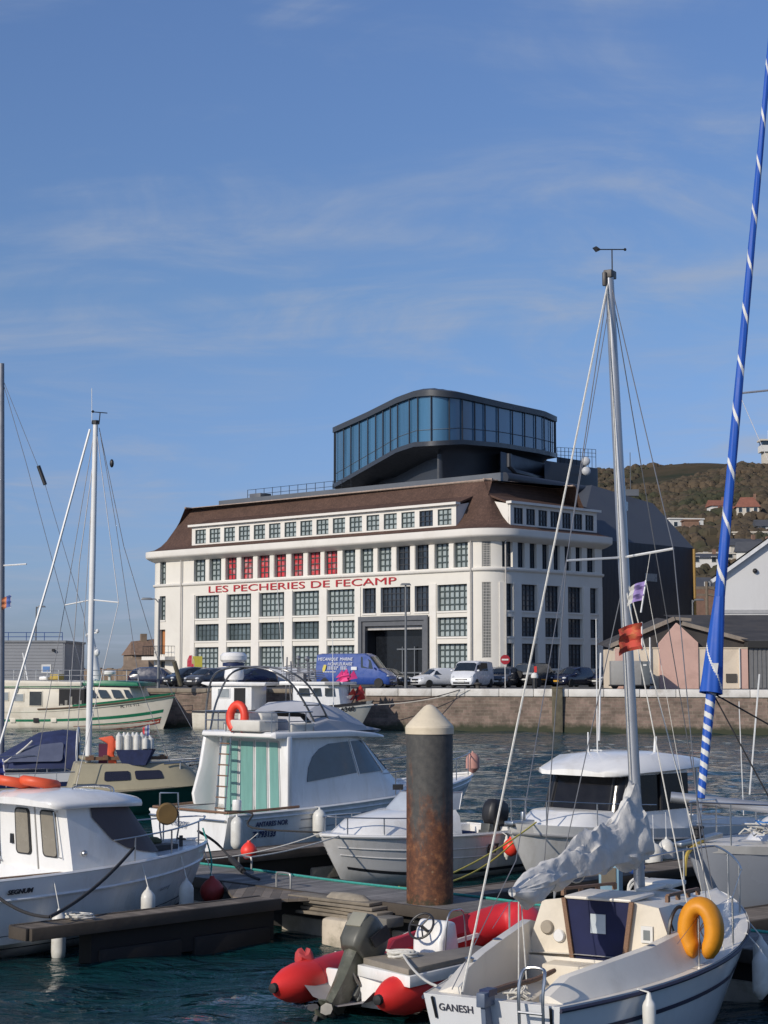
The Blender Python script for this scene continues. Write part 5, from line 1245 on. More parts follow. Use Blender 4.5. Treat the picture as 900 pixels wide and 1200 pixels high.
# concrete float and rough timbers showing under the walkway edge by the pile
b = MB(); b.box((-.1, -.3, -.3), (.75, .35, .36)); o = b.build('concrete_float', mat('pale_concrete', (.52, .45, .35), .9, var=.15, vscale=2, dirt=(.10, .09, .05, .85), dscale=1.2), bevel=.06); o.location = WN(17.85, -18.75); o.rotation_euler = (0, 0, R(-45)); tag(o, 'pale concrete float block under the walkway edge left of the pile', 'float')
rd = random.Random(5)
o = thing('bracket_timbers', 'stack of rough weathered timbers and pile guide bracket beside the rusty pile', 'timbers', WN(17.9, -18.6, .35), R(-45))
for i in range(5):
    b = MB(); b.box((-.95+rd.uniform(-.1, .1), -.2+rd.uniform(-.05, .05), i*.055), (.55+rd.uniform(-.1, .3), .12, i*.055+.045), rot=R(rd.uniform(-5, 5))); b.build('timber', mat('rough_timber', (.20, .17, .13), .9, var=.3, vscale=3), o, bevel=.008)
b = MB(); b.loft([[Vector((x, .0+math.cos(t)*r_, .22+math.sin(t)*r_*.8)) for t in [2*PI*k/10 for k in range(10)]] for x, r_ in ((-.45, .07), (-.35, .15), (-.05, .17), (.25, .15), (.4, .06))], cap0=True, cap1=True); b.build('wrapped_bundle', mat('old_canvas', (.30, .26, .20), .9, var=.25, vscale=5, bump=.03, bscale=8), o)
b = MB(); b.box((.3, -.35, -.02), (1.1, .0, .12)); b.build('bracket', mat('bracket_grey', (.16, .15, .13), .8, var=.2), o, bevel=.02)
# cleats and hoops on the walkway
for i, (n, w_, lab) in enumerate(((n0-1.2, -23.7, 'small steel mooring hoop at the near edge of the walkway beside the red buoy'), (n0-.1, -22.6, 'small steel mooring hoop at the far edge of the walkway below the white cuddy boat'), (n0-1.25, -20.35, 'small steel mooring hoop on the walkway left of the rusty pile'))):
    c = WN(n, w_, ZPT); d = Vector((S2, -S2, 0))*.16; b = MB(); b.tube(spline([c-d, c-d+Vector((0, 0, .18)), c-d*.7+Vector((0, 0, .22)), c+d*.7+Vector((0, 0, .22)), c+d+Vector((0, 0, .18)), c+d], 4), .018, 6); tag(b.build('mooring_hoop', mat('galvanised', (.35, .35, .34), .5, metal=.6)), lab, 'mooring hoop')
rope('green hose lying along the far edge of the walkway', spline([WN(n0-.12+.05*math.sin(i*1.3), -29+i*1.05, ZPT+.02) for i in range(17)], 4), .02, ropeg, 'hose', 'hose')
# --- steel pile
def pile_mat():
    m = bpy.data.materials.new('rusty_pile_steel'); m.use_nodes = True; t = m.node_tree; p = t.nodes['Principled BSDF']; p.inputs['Roughness'].default_value = .7
    tcn = N(t, 'ShaderNodeTexCoord'); sp = N(t, 'ShaderNodeSeparateXYZ'); LK(t, tcn.outputs['Object'], sp.inputs[0])
    mp_ = N(t, 'ShaderNodeMapping'); mp_.inputs['Scale'].default_value = (1, 1, .28); LK(t, tcn.outputs['Object'], mp_.inputs[0])
    nz = N(t, 'ShaderNodeTexNoise', i_Scale=2.6, i_Detail=10.0, i_Roughness=.72, i_Distortion=.5); LK(t, mp_.outputs[0], nz.inputs['Vector'])
    n2_ = N(t, 'ShaderNodeTexNoise', i_Scale=9.0, i_Detail=8.0, i_Roughness=.7); LK(t, tcn.outputs['Object'], n2_.inputs['Vector'])
    # rust grows towards the water line
    zf = N(t, 'ShaderNodeMapRange', i_1=.5, i_2=2.6, i_3=.46, i_4=-.07); LK(t, sp.outputs[2], zf.inputs[0])
    ad = N(t, 'ShaderNodeMath', operation='ADD'); LK(t, nz.outputs[0], ad.inputs[0]); LK(t, zf.outputs[0], ad.inputs[1])
    k1 = N(t, 'ShaderNodeMapRange', i_1=.53, i_2=.66); LK(t, ad.outputs[0], k1.inputs[0])
    rust = N(t, 'ShaderNodeValToRGB'); LK(t, n2_.outputs[0], rust.inputs[0]); e = rust.color_ramp.elements; e[0].position = .3; e[0].color = (.045, .022, .014, 1); e[1].position = .72; e[1].color = (.30, .13, .05, 1); kk = rust.color_ramp.elements.new(.52); kk.color = (.13, .05, .024, 1)
    pnt = N(t, 'ShaderNodeValToRGB'); LK(t, n2_.outputs[0], pnt.inputs[0]); e = pnt.color_ramp.elements; e[0].position = .3; e[0].color = (.040, .042, .042, 1); e[1].position = .75; e[1].color = (.10, .095, .085, 1)
    mx = N(t, 'ShaderNodeMix', data_type='RGBA'); LK(t, k1.outputs[0], mx.inputs[0]); LK(t, pnt.outputs[0], mx.inputs[6]); LK(t, rust.outputs[0], mx.inputs[7])
    # pale barnacle patches and green weed at the foot
    vz = N(t, 'ShaderNodeTexVoronoi', i_Scale=9.0); LK(t, tcn.outputs['Object'], vz.inputs['Vector'])
    bz = N(t, 'ShaderNodeMapRange', i_1=.18, i_2=.10, i_3=0, i_4=.55); LK(t, vz.outputs['Distance'], bz.inputs[0]); zb_ = N(t, 'ShaderNodeMapRange', i_1=2.0, i_2=.9, i_3=0, i_4=1); LK(t, sp.outputs[2], zb_.inputs[0])
    mm = N(t, 'ShaderNodeMath', operation='MULTIPLY'); LK(t, bz.outputs[0], mm.inputs[0]); LK(t, zb_.outputs[0], mm.inputs[1]); mm2 = N(t, 'ShaderNodeMath', operation='MULTIPLY'); LK(t, mm.outputs[0], mm2.inputs[0]); LK(t, nz.outputs[0], mm2.inputs[1])
    m2_ = N(t, 'ShaderNodeMix', data_type='RGBA'); m2_.inputs[7].default_value = (.42, .33, .20, 1); LK(t, mm2.outputs[0], m2_.inputs[0]); LK(t, mx.outputs[2], m2_.inputs[6])
    gz_ = N(t, 'ShaderNodeMath', operation='MULTIPLY_ADD', i_1=-.9, i_2=1.05); LK(t, n2_.outputs[0], gz_.inputs[0]); gs = N(t, 'ShaderNodeMath', operation='SUBTRACT'); LK(t, gz_.outputs[0], gs.inputs[0]); LK(t, sp.outputs[2], gs.inputs[1])
    g3 = N(t, 'ShaderNodeMapRange', i_1=-.12, i_2=.12); LK(t, gs.outputs[0], g3.inputs[0])
    m3 = N(t, 'ShaderNodeMix', data_type='RGBA'); m3.inputs[7].default_value = (.022, .032, .012, 1); LK(t, g3.outputs[0], m3.inputs[0]); LK(t, m2_.outputs[2], m3.inputs[6]); LK(t, m3.outputs[2], p.inputs['Base Color'])
    bp = N(t, 'ShaderNodeBump', i_Strength=.6, i_Distance=.01); LK(t, n2_.outputs[0], bp.inputs['Height']); LK(t, bp.outputs[0], p.inputs['Normal']); return m
pc = atZ(504.5, 1061, ZPT); pc = Vector((pc.x, pc.y+.30, 0)); r_ = 27.0/F*pc.y
zt = atY(500, 859, pc.y).z; ztp = atY(500, 826, pc.y).z
o = thing('mooring_pile', 'tall round steel pile, grey above and rusty below, with a pale conical cap', 'pile', (pc.x, pc.y, 0))
b = MB(); b.lathe([(r_, -1.5), (r_, zt)], n=40); b.build('pile_tube', pile_mat(), o)
b = MB(); b.lathe([(r_*.9, zt-.02), (r_*1.04, zt-.01), (r_*1.05, zt+.08), (r_*1.01, zt+.11), (r_*.26, ztp-.03), (r_*.12, ztp), (.01, ztp+.005)], n=40); b.build('cone_cap', mat('cap_fibreglass', (.66, .57, .42), .6, var=.08, dirt=(.35, .30, .2, .5), dscale=3), o, ang=12)

# ================================================================ SHARED BOAT PARTS
def outline(xa, xs_, xf, wa, ws, q=.6, m=8):
    P = [(xa, -wa), (xs_, -ws)]
    for k in range(1, m+1): t = PI/2*k/m; P.append((xs_+(xf-xs_)*math.sin(t)**(.9), -ws*max(0, math.cos(t))**q))
    return P + [(x, -y) for x, y in P[-2::-1]]
def lift(out, z): f = z if callable(z) else (lambda x: z); return [Vector((x, y, f(x))) for x, y in out]
def band(b, A, T, i0, i1, f0, f1, off=.012, sub=1):
    """strip on a cabin wall between lower outline A and upper outline T, vertices i0..i1, fractions f0..f1 (numbers or lists)"""
    c = sum(A, Vector())/len(A); rows = []
    for k, i in enumerate(range(i0, i1+1)):
        g0 = f0[k] if isinstance(f0, (list, tuple)) else f0; g1 = f1[k] if isinstance(f1, (list, tuple)) else f1
        t = (A[min(i+1, len(A)-1)]-A[max(i-1, 0)]); nrm = t.cross(T[i]-A[i]).normalized()
        if nrm.dot(A[i]-c) < 0: nrm = -nrm
        rows.append([A[i].lerp(T[i], g0)+nrm*off, A[i].lerp(T[i], g1)+nrm*off])
    b.loft(rows, closed=False)
def coil(label, c, R_, m=ropew, n=5, r=.014, name='rope_coil'):
    P = []; rd = random.Random(int(c[0]*100))
    for i in range(n*12): t = i/12*2*PI; k = R_*(1+.18*math.sin(i*.7)+rd.uniform(-.12, .12)); P.append(Vector(c)+Vector((k*math.cos(t), k*.7*math.sin(t), .012*(i/12)+rd.uniform(0, .02))))
    return rope(label, P, r, m, name, 'rope')
def mastset(o, base, top, r, spr=None, m=alu, n=14):
    base, top = Vector(base), Vector(top); b = MB(); b.tube([base, base.lerp(top, .6), top], [r, r, r*.8], n); return b.build('mast', m, o)
def stay(o, pts, r=.006, m=wire, name='stay'): return MB().tube(pts, r, 5).build(name, m, o)

# ================================================================ A: PILOTHOUSE BOAT, LEFT FOREGROUND
bp1 = thing('pilothouse_boat', 'white pilothouse fishing boat moored at the left finger pontoon, bow to the right', 'motor boat', (-7.33, 23.4, .11), A45)
H = Hull(6.4, 2.35, .98, 1.17, tw=.9, rake=.75, draft=.4, mid=.45, zm=1.0, cw=.9, zc=.1, p=2.4, q=.72)
b = MB(); H.shell(b); b.build('hull', hullgrey, bp1, ang=40)
b = MB(); H.strip(b, 0, 1, .80, 1.0, -1, .012); H.strip(b, 0, 1, .80, 1.0, 1, .012); b.build('topside_band', gel, bp1)
b = MB(); H.rub(b, .022, .80, off=.015); b.build('rubbing_strake', gel2, bp1)
b = MB(); H.strip(b, 0, .97, .30, .44, -1, .006); H.strip(b, 0, .97, .30, .44, 1, .006); b.build('boot_stripe', mat('boot_black', (.015, .016, .02), .5), bp1)
b = MB(); H.deck(b, .49, 1, drop=.10, inset=.03); H.well(b, 0, .49, .16, .42, drop=.03); b.build('deck', gel2, bp1, ang=30)
b = MB(); H.rub(b, .028, 1.0, off=-.01); b.build('gunwale', gel, bp1)
zsh = lambda x: H.sz(x/H.L)-.13
bo = outline(3.25, 3.7, 5.25, .93, .93, .55); tp = outline(3.15, 3.55, 4.42, .84, .84, .5)
A_, T_ = lift(bo, zsh), lift(tp, 1.92)
b = MB(); b.loft([A_, T_], cap1=True); b.add([A_[0], A_[-1], T_[-1], T_[0]], [(0, 1, 2, 3)], False); b.build('cabin', gel, bp1, ang=45)
mesh_c = mat('windscreen_cover_mesh', (.085, .075, .085), .7, var=.15, bump=.004, bscale=60)
b = MB(); n_ = len(bo); band(b, A_, T_, 1, n_-2, [.80, .48, .32, .25, .2, .17, .15, .15, .15, .15, .15, .17, .2, .25, .32, .48, .80], .93, .02); b.build('windscreen_cover', mesh_c, bp1)
q = [Vector((3.25, .93, zsh(3.25))), Vector((3.25, -.93, zsh(3.25))), Vector((3.15, -.84, 1.92)), Vector((3.15, .84, 1.92))]
seal = mat('window_seal', (.02, .02, .02), .6)
for u0_, u1_ in ((.24, .46), (.62, .84)):
    b = MB(); b.pane(q, u0_, u1_, .26, .90, off=.018, r=.07, thick=.02); w1 = b.build('door_window', seal, bp1); b = MB(); b.pane(q, u0_+.02, u1_-.02, .28, .88, off=.026, r=.06, thick=.01); b.build('pane', mat('curtained_pane', (.25, .225, .18), .25, var=.1), w1)
b = MB(); b.pane(q, .53, .545, -.05, .96, off=.012); b.build('door_joint', mat('joint_grey', (.3, .29, .27), .6), bp1)
b = MB(); a, c = Vector((3.2, -.70, 1.15)), Vector((3.16, -.62, 1.8)); b.tube([a, a+Vector((-.06, 0, .02)), c+Vector((-.06, 0, 0)), c], .013, 6); b.tube([Vector((3.22, .86, 1.0)), Vector((3.10, .90, 1.1)), Vector((3.05, .9, 1.8))], .013, 6); build_split(b, 'grab_handle', steel, bp1)
b = MB(); b.box((3.18, .52, 1.28), (3.22, .60, 1.42)); b.build('door_lock', blackp, bp1)
b = MB(); b.ball((3.42, -.935, 1.22), .045, 8); b.build('side_light', steel, bp1)
rings = []
for k, (x, hw, z0, z1) in enumerate(((2.86, .86, 1.90, 1.97), (2.95, .95, 1.88, 2.02), (3.1, .97, 1.88, 2.06), (3.5, .98, 1.88, 2.08), (4.1, .92, 1.86, 2.04), (4.55, .78, 1.84, 1.97), (4.68, .5, 1.86, 1.93))):
    rings.append([Vector((x, y*hw, z)) for y, z in ((-1, z0+.02), (-.98, z0-.02), (0, z0-.01), (.98, z0-.02), (1, z0+.02), (.97, z0+.07), (.7, z1-.01), (.3, z1+.015), (0, z1+.02), (-.3, z1+.015), (-.7, z1-.01), (-.97, z0+.07))])
b = MB(); b.loft(rings, cap0=True, cap1=True); b.build('hardtop', gel, bp1, ang=50)
b = MB(); b.tube(spline([(4.2, -.45, 2.0), (4.2, -.45, 2.08), (4.1, -.2, 2.1), (3.95, .1, 2.08), (3.95, .1, 2.0)], 4), .012, 6); b.tube(spline([(4.35, -.35, 1.98), (4.3, -.3, 2.1), (3.7, -.32, 2.12), (3.6, -.32, 2.04)], 4), .012, 6); b.build('roof_rail', steel, bp1)
b = MB(); rail(b, H, .60, .985, .36, (-1, 1), .07, 3, bow=True); b.build('pulpit', steel, bp1)
b = MB()
for s_ in (-1, 1): b.box((.25, s_*.99-.05, .97), (3.0, s_*.99+.05, 1.0))
build_split(b, 'side_deck_trim', teak, bp1)
b = MB(); b.box((5.3, -.12, 1.06), (5.75, .12, 1.14)); b.tube([(5.9, 0, 1.0), (5.9, 0, 1.25)], .03, 6); b.tube([(5.9, -.1, 1.2), (5.9, .1, 1.2)], .018, 6); b.build('anchor_gear', mat('gear_dark', (.06, .055, .05), .6), bp1)
b = MB(); b.ball((5.55, .25, 1.16), .13, 8, (1.2, .9, .6)); b.build('net_bag', mat('green_net', (.09, .10, .05), .9, var=.3, vscale=20), bp1)
dkt = mat('dark_lettering', (.03, .03, .035), .5)
def hull_text(H, o, s, x0, v, size, m, side=-1, xs=1.0, bold=0, shear=0.0):
    # lettering laid along the hull side
    t = x0/H.L; p = H.pt(t, v, side, .022) + (Vector((0, side*.02, 0)) if o is bp1 else Vector()); p2 = H.pt(min(1, t+.12), v, side, .022); u = H.pt(t, min(1, v+.1), side, .01)-H.pt(t, v-.1, side, .01); r = (p2-p) if side == -1 else (H.pt(t-.12, v, side, .022)-p)
    return text_mesh('lettering', s, size, m, o, p, r, u, .003, xs=xs, bold=bold, shear=shear)
hull_text(H, bp1, 'SEGNUM', 2.0, .86, .085, dkt, xs=1.2, bold=.004, shear=.2)
hull_text(H, bp1, 'merry', 4.95, .62, .085, mat('faded_lettering', (.33, .33, .34), .5), xs=1.4, shear=.2)
# orange horseshoe rings on the hardtop
for i, (x, y, lab) in enumerate(((3.25, .62, 'orange red horseshoe lifebuoy lying on the pilothouse boat roof, nearer to the flag'), (3.45, .25, 'orange red horseshoe lifebuoy lying on the pilothouse boat roof, nearer to the mast'))):
    b = MB(); c = W(bp1, (x, y, 2.16)); ring_mesh(b, c, .24, .075, (.15, .1, 1), 14, 10, R(-150)+.9*i, R(150)+.9*i); tag(b.build('horseshoe_lifebuoy', orangev), lab, 'lifebuoy')
fw = mat('flag_white', (.68, .68, .67), .8); fb = mat('flag_blue', (.03, .05, .20), .8); fr2 = mat('flag_red', (.55, .04, .05), .8)
f0 = W(bp1, (3.2, .75, 2.08)); flag('f', 'French tricolour hanging limp from a short staff above the pilothouse boat roof', f0, f0+Vector((-.06, 0, .42)), (-.20, -.02, -.06), .30, [fb, fw, fr2], .05, 2)
# fenders along pilothouse boat
def hang(o, H, x, v, side, drop, label, **k):
    t = x/H.L; p = W(o, H.pt(t, v, side, k.pop('out', .13))); tp_ = W(o, H.sheer(t, side, .03)); p.z = drop; return fender(label, p, top=tp_, **k)
hang(bp1, H, 2.75, 1, -1, .27, 'long white fender hanging by the finger pontoon end, nearest on the pilothouse boat', h=.62, r=.10)
hang(bp1, H, 4.35, 1, -1, .52, 'second white fender from the bow on the pilothouse boat', h=.42, r=.11)
hang(bp1, H, 5.25, 1, -1, .55, 'white fender closest to the bow of the pilothouse boat', h=.42, r=.11)
p = W(bp1, (6.05, -.35, .55)); buoy('faded red round buoy hanging under the pilothouse boat bow', (p.x+.15, p.y, .52), .19, mat('faded_red', (.34, .035, .03), .6, var=.2), (p.x, p.y+.2, 1.15))
coil('coil of white rope lying on the end of the left finger pontoon', (-4.05, 23.65, ZPT+.03), .16)
# horseshoe shaped brown leather buoy seen on the pulpit
p = W(bp1, (5.9, .32, 1.48)); b = MB(); b.lathe([(.02, -.05), (.15, -.05), (.175, 0), (.15, .05), (.02, .05)], (0, 0, 0), 18, 'y'); o = b.build('round_cushion', mat('ochre_canvas', (.17, .105, .035), .8, var=.25), ang=50); o.location = p+Vector((.0, -.2, .10)); o.rotation_euler = (0, 0, R(20)); tag(o, 'round ochre canvas life cushion held in the pulpit of the pilothouse boat', 'cushion')
b = MB(); b.tube([W(bp1, (5.8, .35, 1.1)), p+Vector((-.12, -.14, -.1)), p+Vector((-.12, -.14, .42))], .014, 6); b.tube([W(bp1, (6.0, .25, 1.1)), p+Vector((.18, -.14, -.1)), p+Vector((.16, -.14, .42)), p+Vector((-.12, -.14, .42))], .014, 6); b.build('cushion_bracket', steel, None); bpy.data.objects['cushion_bracket'].parent = bp1; bpy.data.objects['cushion_bracket'].matrix_parent_inverse = (Matrix.Translation(bp1.location) @ Matrix.Rotation(A45, 4, 'Z')).inverted()

# ================================================================ B: FLYBRIDGE MOTOR BOAT
fo = WN(23.7, -29.6); fly = thing('flybridge_boat', 'large white flybridge motor boat with green curtained glass doors', 'motor boat', fo, A45)
H = Hull(9.0, 2.95, .93, 1.42, tw=.9, rake=1.3, draft=.5, mid=.42, zm=1.08, cw=.84, zc=.12, p=2.2, q=.75)
b = MB(); H.shell(b); b.build('hull', gel2, fly, ang=40)
b = MB(); H.deck(b, .2, 1, drop=.12, inset=.04); H.well(b, 0, .2, .22, .40, drop=.03); b.build('deck', gel, fly, ang=30)
b = MB(); H.rub(b, .035, .98, off=.0); b.build('gunwale', gel, fly)
b = MB(); H.rub(b, .022, .90, t0=.05, off=.006); b.build('rubbing_strake', gel2, fly)
b = MB()
for s_ in (-1, 1): H.strip(b, .22, .97, .80, .82, s_, .006); H.strip(b, .22, .95, .66, .675, s_, .006)
b.build('moulding_shade_line', mat('line_grey', (.32, .33, .35), .5), fly)  # flat grey strips paint the shade along the bulwark mouldings
b = MB()
for s_ in (-1, 1): b.tube([H.pt(.005+.21*i/8, 1.0, s_, -.06, .035) for i in range(9)], .03, 6)
b.tube([H.pt(.005, 1.0, -1, -.06, .035), H.pt(.005, 1, 1, -.06, .035)], .03, 6); b.build('cockpit_trim', teak, fly)
b = MB()
for s_, x in ((-1, .0), (1, .0)): b.tube([(-.04, s_*.45, .80), (-.04, s_*1.28, .80)], .025, 8)
build_split(b, 'transom_rail', steel, fly)
zsh = lambda x: H.sz(x/H.L)-.16
bo = outline(1.8, 4.2, 6.2, 1.22, 1.16, .55); tp = outline(1.8, 3.7, 4.35, 1.10, 1.0, .5)
A_, T_ = lift(bo, zsh), lift(tp, 2.50)
b = MB(); b.loft([A_, T_], cap1=True); b.add([Vector((1.82, -1.22, .42)), Vector((1.82, 1.22, .42)), T_[-1]+Vector((.02, 0, 0)), T_[0]+Vector((.02, 0, 0))], [(0, 1, 2, 3)], False); b.build('cabin', gel2, fly, ang=45)
n_ = len(bo)
fg = mat('saloon_tinted_glass', (.05, .075, .10), .07, var=.2, spec=.9)
def lerp3(a, c, f): return a.lerp(c, f)
# arched side windows: polygon on the side wall between vertices 0-1 continuing round to the windscreen
for side in (0, 1):
    a0, a1, t0_, t1_ = (A_[0], A_[1], T_[0], T_[1]) if side == 0 else (A_[-1], A_[-2], T_[-1], T_[-2])
    def WP(u, v): return a0.lerp(a1, u).lerp(t0_.lerp(t1_, u), v)
    nrm = (a1-a0).cross(t0_-a0).normalized(); nrm = nrm if nrm.y*(-1 if side == 0 else 1) > 0 else -nrm
    pts = [WP(.26, .40), WP(.30, .58), WP(.38, .72), WP(.50, .82), WP(.66, .88), WP(.985, .90), WP(.985, .46)]
    b = MB(); b.prism([p_+nrm*.012 for p_ in pts], -nrm*.015); b.build('side_window', fg, fly)
b = MB(); band(b, A_, T_, 1, n_-2, .44, .90, .02); b.build('windscreen', fg, fly)
b = MB()
for i in (1, 4, n_//2, n_-5, n_-2): b.tube([A_[i].lerp(T_[i], .42)+Vector((.03, 0, 0)), A_[i].lerp(T_[i], .92)+Vector((.03, 0, 0))], .028, 6)
build_split(b, 'window_post', gel2, fly)
b = MB(); b.obox(WP(.25, .18)-Vector((0, 2.44, 0))*0, WP(1, .22), .03, .03); b.build('moulding', gel2, fly)
# aft glazed bulkhead
q = [Vector((1.8, 1.22, .5)), Vector((1.8, -1.22, .5)), Vector((1.8, -1.10, 2.48)), Vector((1.8, 1.10, 2.48))]
cur = mat('green_curtain', (.16, .33, .29), .35, var=.12, vscale=2, stretch=(6, 6, .6), spec=.6)
for k, (u0_, u1_) in enumerate(((.10, .30), (.32, .53), (.55, .73), (.75, .90))):
    b = MB(); b.pane(q, u0_, u1_, .03, .96, off=.02, r=.03, thick=.02); f_ = b.build('glass_door', mat('door_frame', (.5, .5, .49), .4), fly)
    b = MB(); b.pane(q, u0_+.015, u1_-.015, .05, .94, off=.032, r=.02, thick=.01); b.build('pane', cur, f_)
b = MB(); b.box((1.70, -1.27, .85), (1.84, -1.04, 2.5)); b.build('door_post', gel, fly, bevel=.03)
# port wing strut sweeping aft from the flybridge
b = MB(); b.prism([(1.78, 1.16, .95), (1.2, 1.24, .95), (1.15, 1.24, 1.2), (1.33, 1.22, 1.8), (1.42, 1.18, 2.46), (1.78, 1.1, 2.46)], (0, .10, 0)); b.build('wing_strut', gel, fly, bevel=.03)
# ladder with wooden rungs
b = MB(); l0, l1 = [(1.3, .70, .5), (1.5, .70, 2.55)], [(1.3, .38, .5), (1.5, .38, 2.55)]
b.tube(l0, .018, 6); b.tube(l1, .018, 6); lad = b.build('ladder', steel, fly)
b = MB()
for k in range(8): f = .08+k*.115; a, c = Vector(l0[0]).lerp(Vector(l0[1]), f), Vector(l1[0]).lerp(Vector(l1[1]), f); b.obox(a, c, .07, .025)
build_split(b, 'rung', teak, lad)
# flybridge deck, sides and visor
b = MB(); sec = []
for x, hw, z0, z1 in ((1.3, 1.16, 2.49, 2.56), (1.38, 1.24, 2.46, 2.60), (2.0, 1.26, 2.46, 2.60), (3.6, 1.22, 2.46, 2.60), (4.5, 1.12, 2.42, 2.52), (4.95, .95, 2.40, 2.45)):
    sec.append([Vector((x, y*hw, z)) for y, z in ((-1, z0), (1, z0), (1, z1-.03), (.97, z1), (-.97, z1), (-1, z1-.03))])
b.loft(sec, cap0=True, cap1=True, smooth=False); b.build('flybridge_deck', gel, fly, bevel=.015)
visor = mat('grey_canvas', (.42, .43, .46), .6, var=.06, vscale=2)
b = MB(); b.loft([[Vector((x, y*hw, z)) for y, z in ((-1, 2.58), (-.96, z1*.4+2.58*.6), (-.72, z1), (0, z1+.05), (.72, z1), (.96, z1*.4+2.58*.6), (1, 2.58))] for x, hw, z1 in ((2.55, 1.2, 2.98), (3.0, 1.2, 3.2), (3.6, 1.16, 3.08), (4.3, 1.06, 2.80), (4.9, .9, 2.48))], closed=False, smooth=False); b.add([(2.56, -1.16, 2.58), (2.56, -.72, 2.9), (2.56, .72, 2.9), (2.56, 1.16, 2.58)], [(0, 1, 2, 3)], False); b.build('spray_visor', visor, fly, ang=20)
b = MB()
for s_ in (-1, 1): b.box((1.9, s_*1.12-.04, 2.58), (2.6, s_*1.12+.04, 2.78))
b.loft([[Vector((x, y, z)) for y, z in ((-.35, 2.6), (-.35, 2.92), (-.28, 3.02), (.28, 3.02), (.35, 2.92), (.35, 2.6))] for x in (1.75, 2.25)], cap0=True, cap1=True, smooth=False); b.box((1.2, -.9, 2.6), (1.7, .2, 2.85)); b.box((2.2, .45, 2.6), (2.6, 1.0, 2.95)); b.build('flybridge_seats', mat('seat_vinyl', (.60, .58, .52), .6, var=.1), fly, bevel=.05, seg=3)
# radar arch of bent tubes
b = MB()
for dx in (0, .45):
    P = spline([(2.75+dx, -1.1, 2.62), (2.35+dx, -1.1, 3.2), (1.95+dx, -1.08, 3.65), (1.6+dx, -.9, 3.9), (1.5+dx, -.3, 4.0), (1.45+dx, .4, 3.98), (1.4+dx, .9, 3.8), (1.4+dx*.6, 1.12, 3.2), (1.4+dx*.3, 1.15, 2.6)], 5); b.tube(P, .024, 8)
for f in (.12, .22, .32): 
    a = Vector((2.75, -1.1, 2.62)).lerp(Vector((1.95, -1.08, 3.65)), f*2.4); b.tube([a, a+Vector((.45, 0, 0))], .016, 6)
b.tube([(1.45, .1, 4.0), (1.9, .1, 4.0)], .02, 6); b.build('radar_arch', mat('arch_tube', (.22, .22, .22), .35, metal=.8), fly)
b = MB(); b.lathe([(.05, 0), (.26, .01), (.30, .06), (.30, .15), (.24, .22), (.02, .24)], (1.65, .5, 4.10), 20); b.build('radar_dome', gel, fly)
b = MB(); b.lathe([(.25, -.08), (.25, 0)], (1.65, .5, 4.10), 14); b.build('radar_mount', navyp, fly)
b = MB(); P = [(2.5, -1.18, 3.02), (1.48, -1.2, 3.02), (1.36, -1.1, 3.02), (1.36, 1.1, 3.02), (1.48, 1.2, 3.02), (2.5, 1.18, 3.02)]
b.tube(P, .016, 6); b.tube([(x, y, 2.82) for x, y, z in P], .011, 6)
for x, y in ((2.3, -1.19), (1.8, -1.2), (1.37, -1.12), (1.36, -.4), (1.36, .4), (1.37, 1.12), (1.8, 1.2)): b.tube([(x, y, 2.58), (x, y, 3.02)], .014, 6)
b.build('flybridge_rail', steel, fly)
b = MB(); b.tube([(3.5, -.8, 2.7), (3.45, -.8, 5.1)], .012, 5, r2=.006); b.tube([(1.8, -1.0, 3.8), (1.5, -1.1, 5.9)], .010, 5, r2=.005); b.build('antenna', alug, fly)
b = MB(); rail(b, H, .50, .99, .52, (-1, 1), .10, 5, bow=True); b.build('pulpit', steel, fly)
b = MB(); b.lathe([(.09, 0), (.1, .02), (.1, .22), (.09, .25)], (.55, -.95, .95), 14); tb = b.build('white_tub', gel, None); 
tb.location = fly.location; tb.rotation_euler = (0, 0, A45); tag(tb, 'small white round tub standing on the cockpit edge of the flybridge boat', 'tub')
nvt = mat('navy_lettering', (.03, .04, .12), .5)
hull_text(H, fly, 'ANTARES NOR', .75, .76, .15, nvt, xs=.85, bold=.003)
hull_text(H, fly, 'Z 793133', .70, .58, .19, nvt, xs=.85, bold=.006)
text_mesh('lettering', 'Happy', .22, mat('script_blue', (.12, .15, .22), .5), fly, (-.03, .55, .62), (0, -1, 0), (0, 0, 1), .003, shear=.35, xs=1.0)
c = W(fly, (1.72, -.62, 2.93)); c = W(fly, (1.30, -.06, 2.90))
b = MB(); ring_mesh(b, c, .205, .095, (-.55, -.8, .05), 18, 10, R(-66), R(246), sq=1.35); tag(b.build('horseshoe_lifebuoy', mat('lifebuoy_red', (.78, .06, .03), .5, var=.08)), 'bright orange red horseshoe lifebuoy on the flybridge rail', 'lifebuoy')
hang(fly, H, .12, 1, -1, .55, 'white fender at the stern corner of the flybridge boat', h=.62, r=.13)
hang(fly, H, 2.35, 1, -1, .62, 'white fender with short lanyard under the cabin side of the flybridge boat', h=.55, r=.15)
p = W(fly, (8.7, -.3, 1.65)); fender('large faded pink fender stowed at the flybridge boat bow behind the pile', p, h=.42, r=.17, m=mat('faded_pink', (.50, .25, .20), .6))
b = MB(); p = W(fly, (5.0, -1.35, 1.28)); b.box((p.x-.12, p.y-.06, p.z-.06), (p.x+.12, p.y+.06, p.z+.06)); b.tube([p, p+Vector((.3, -.3, -.3))], .02, 5); tag(b.build('mooring_cleat_bag', blackp), 'small black clamp on the side deck of the flybridge boat', 'clamp')

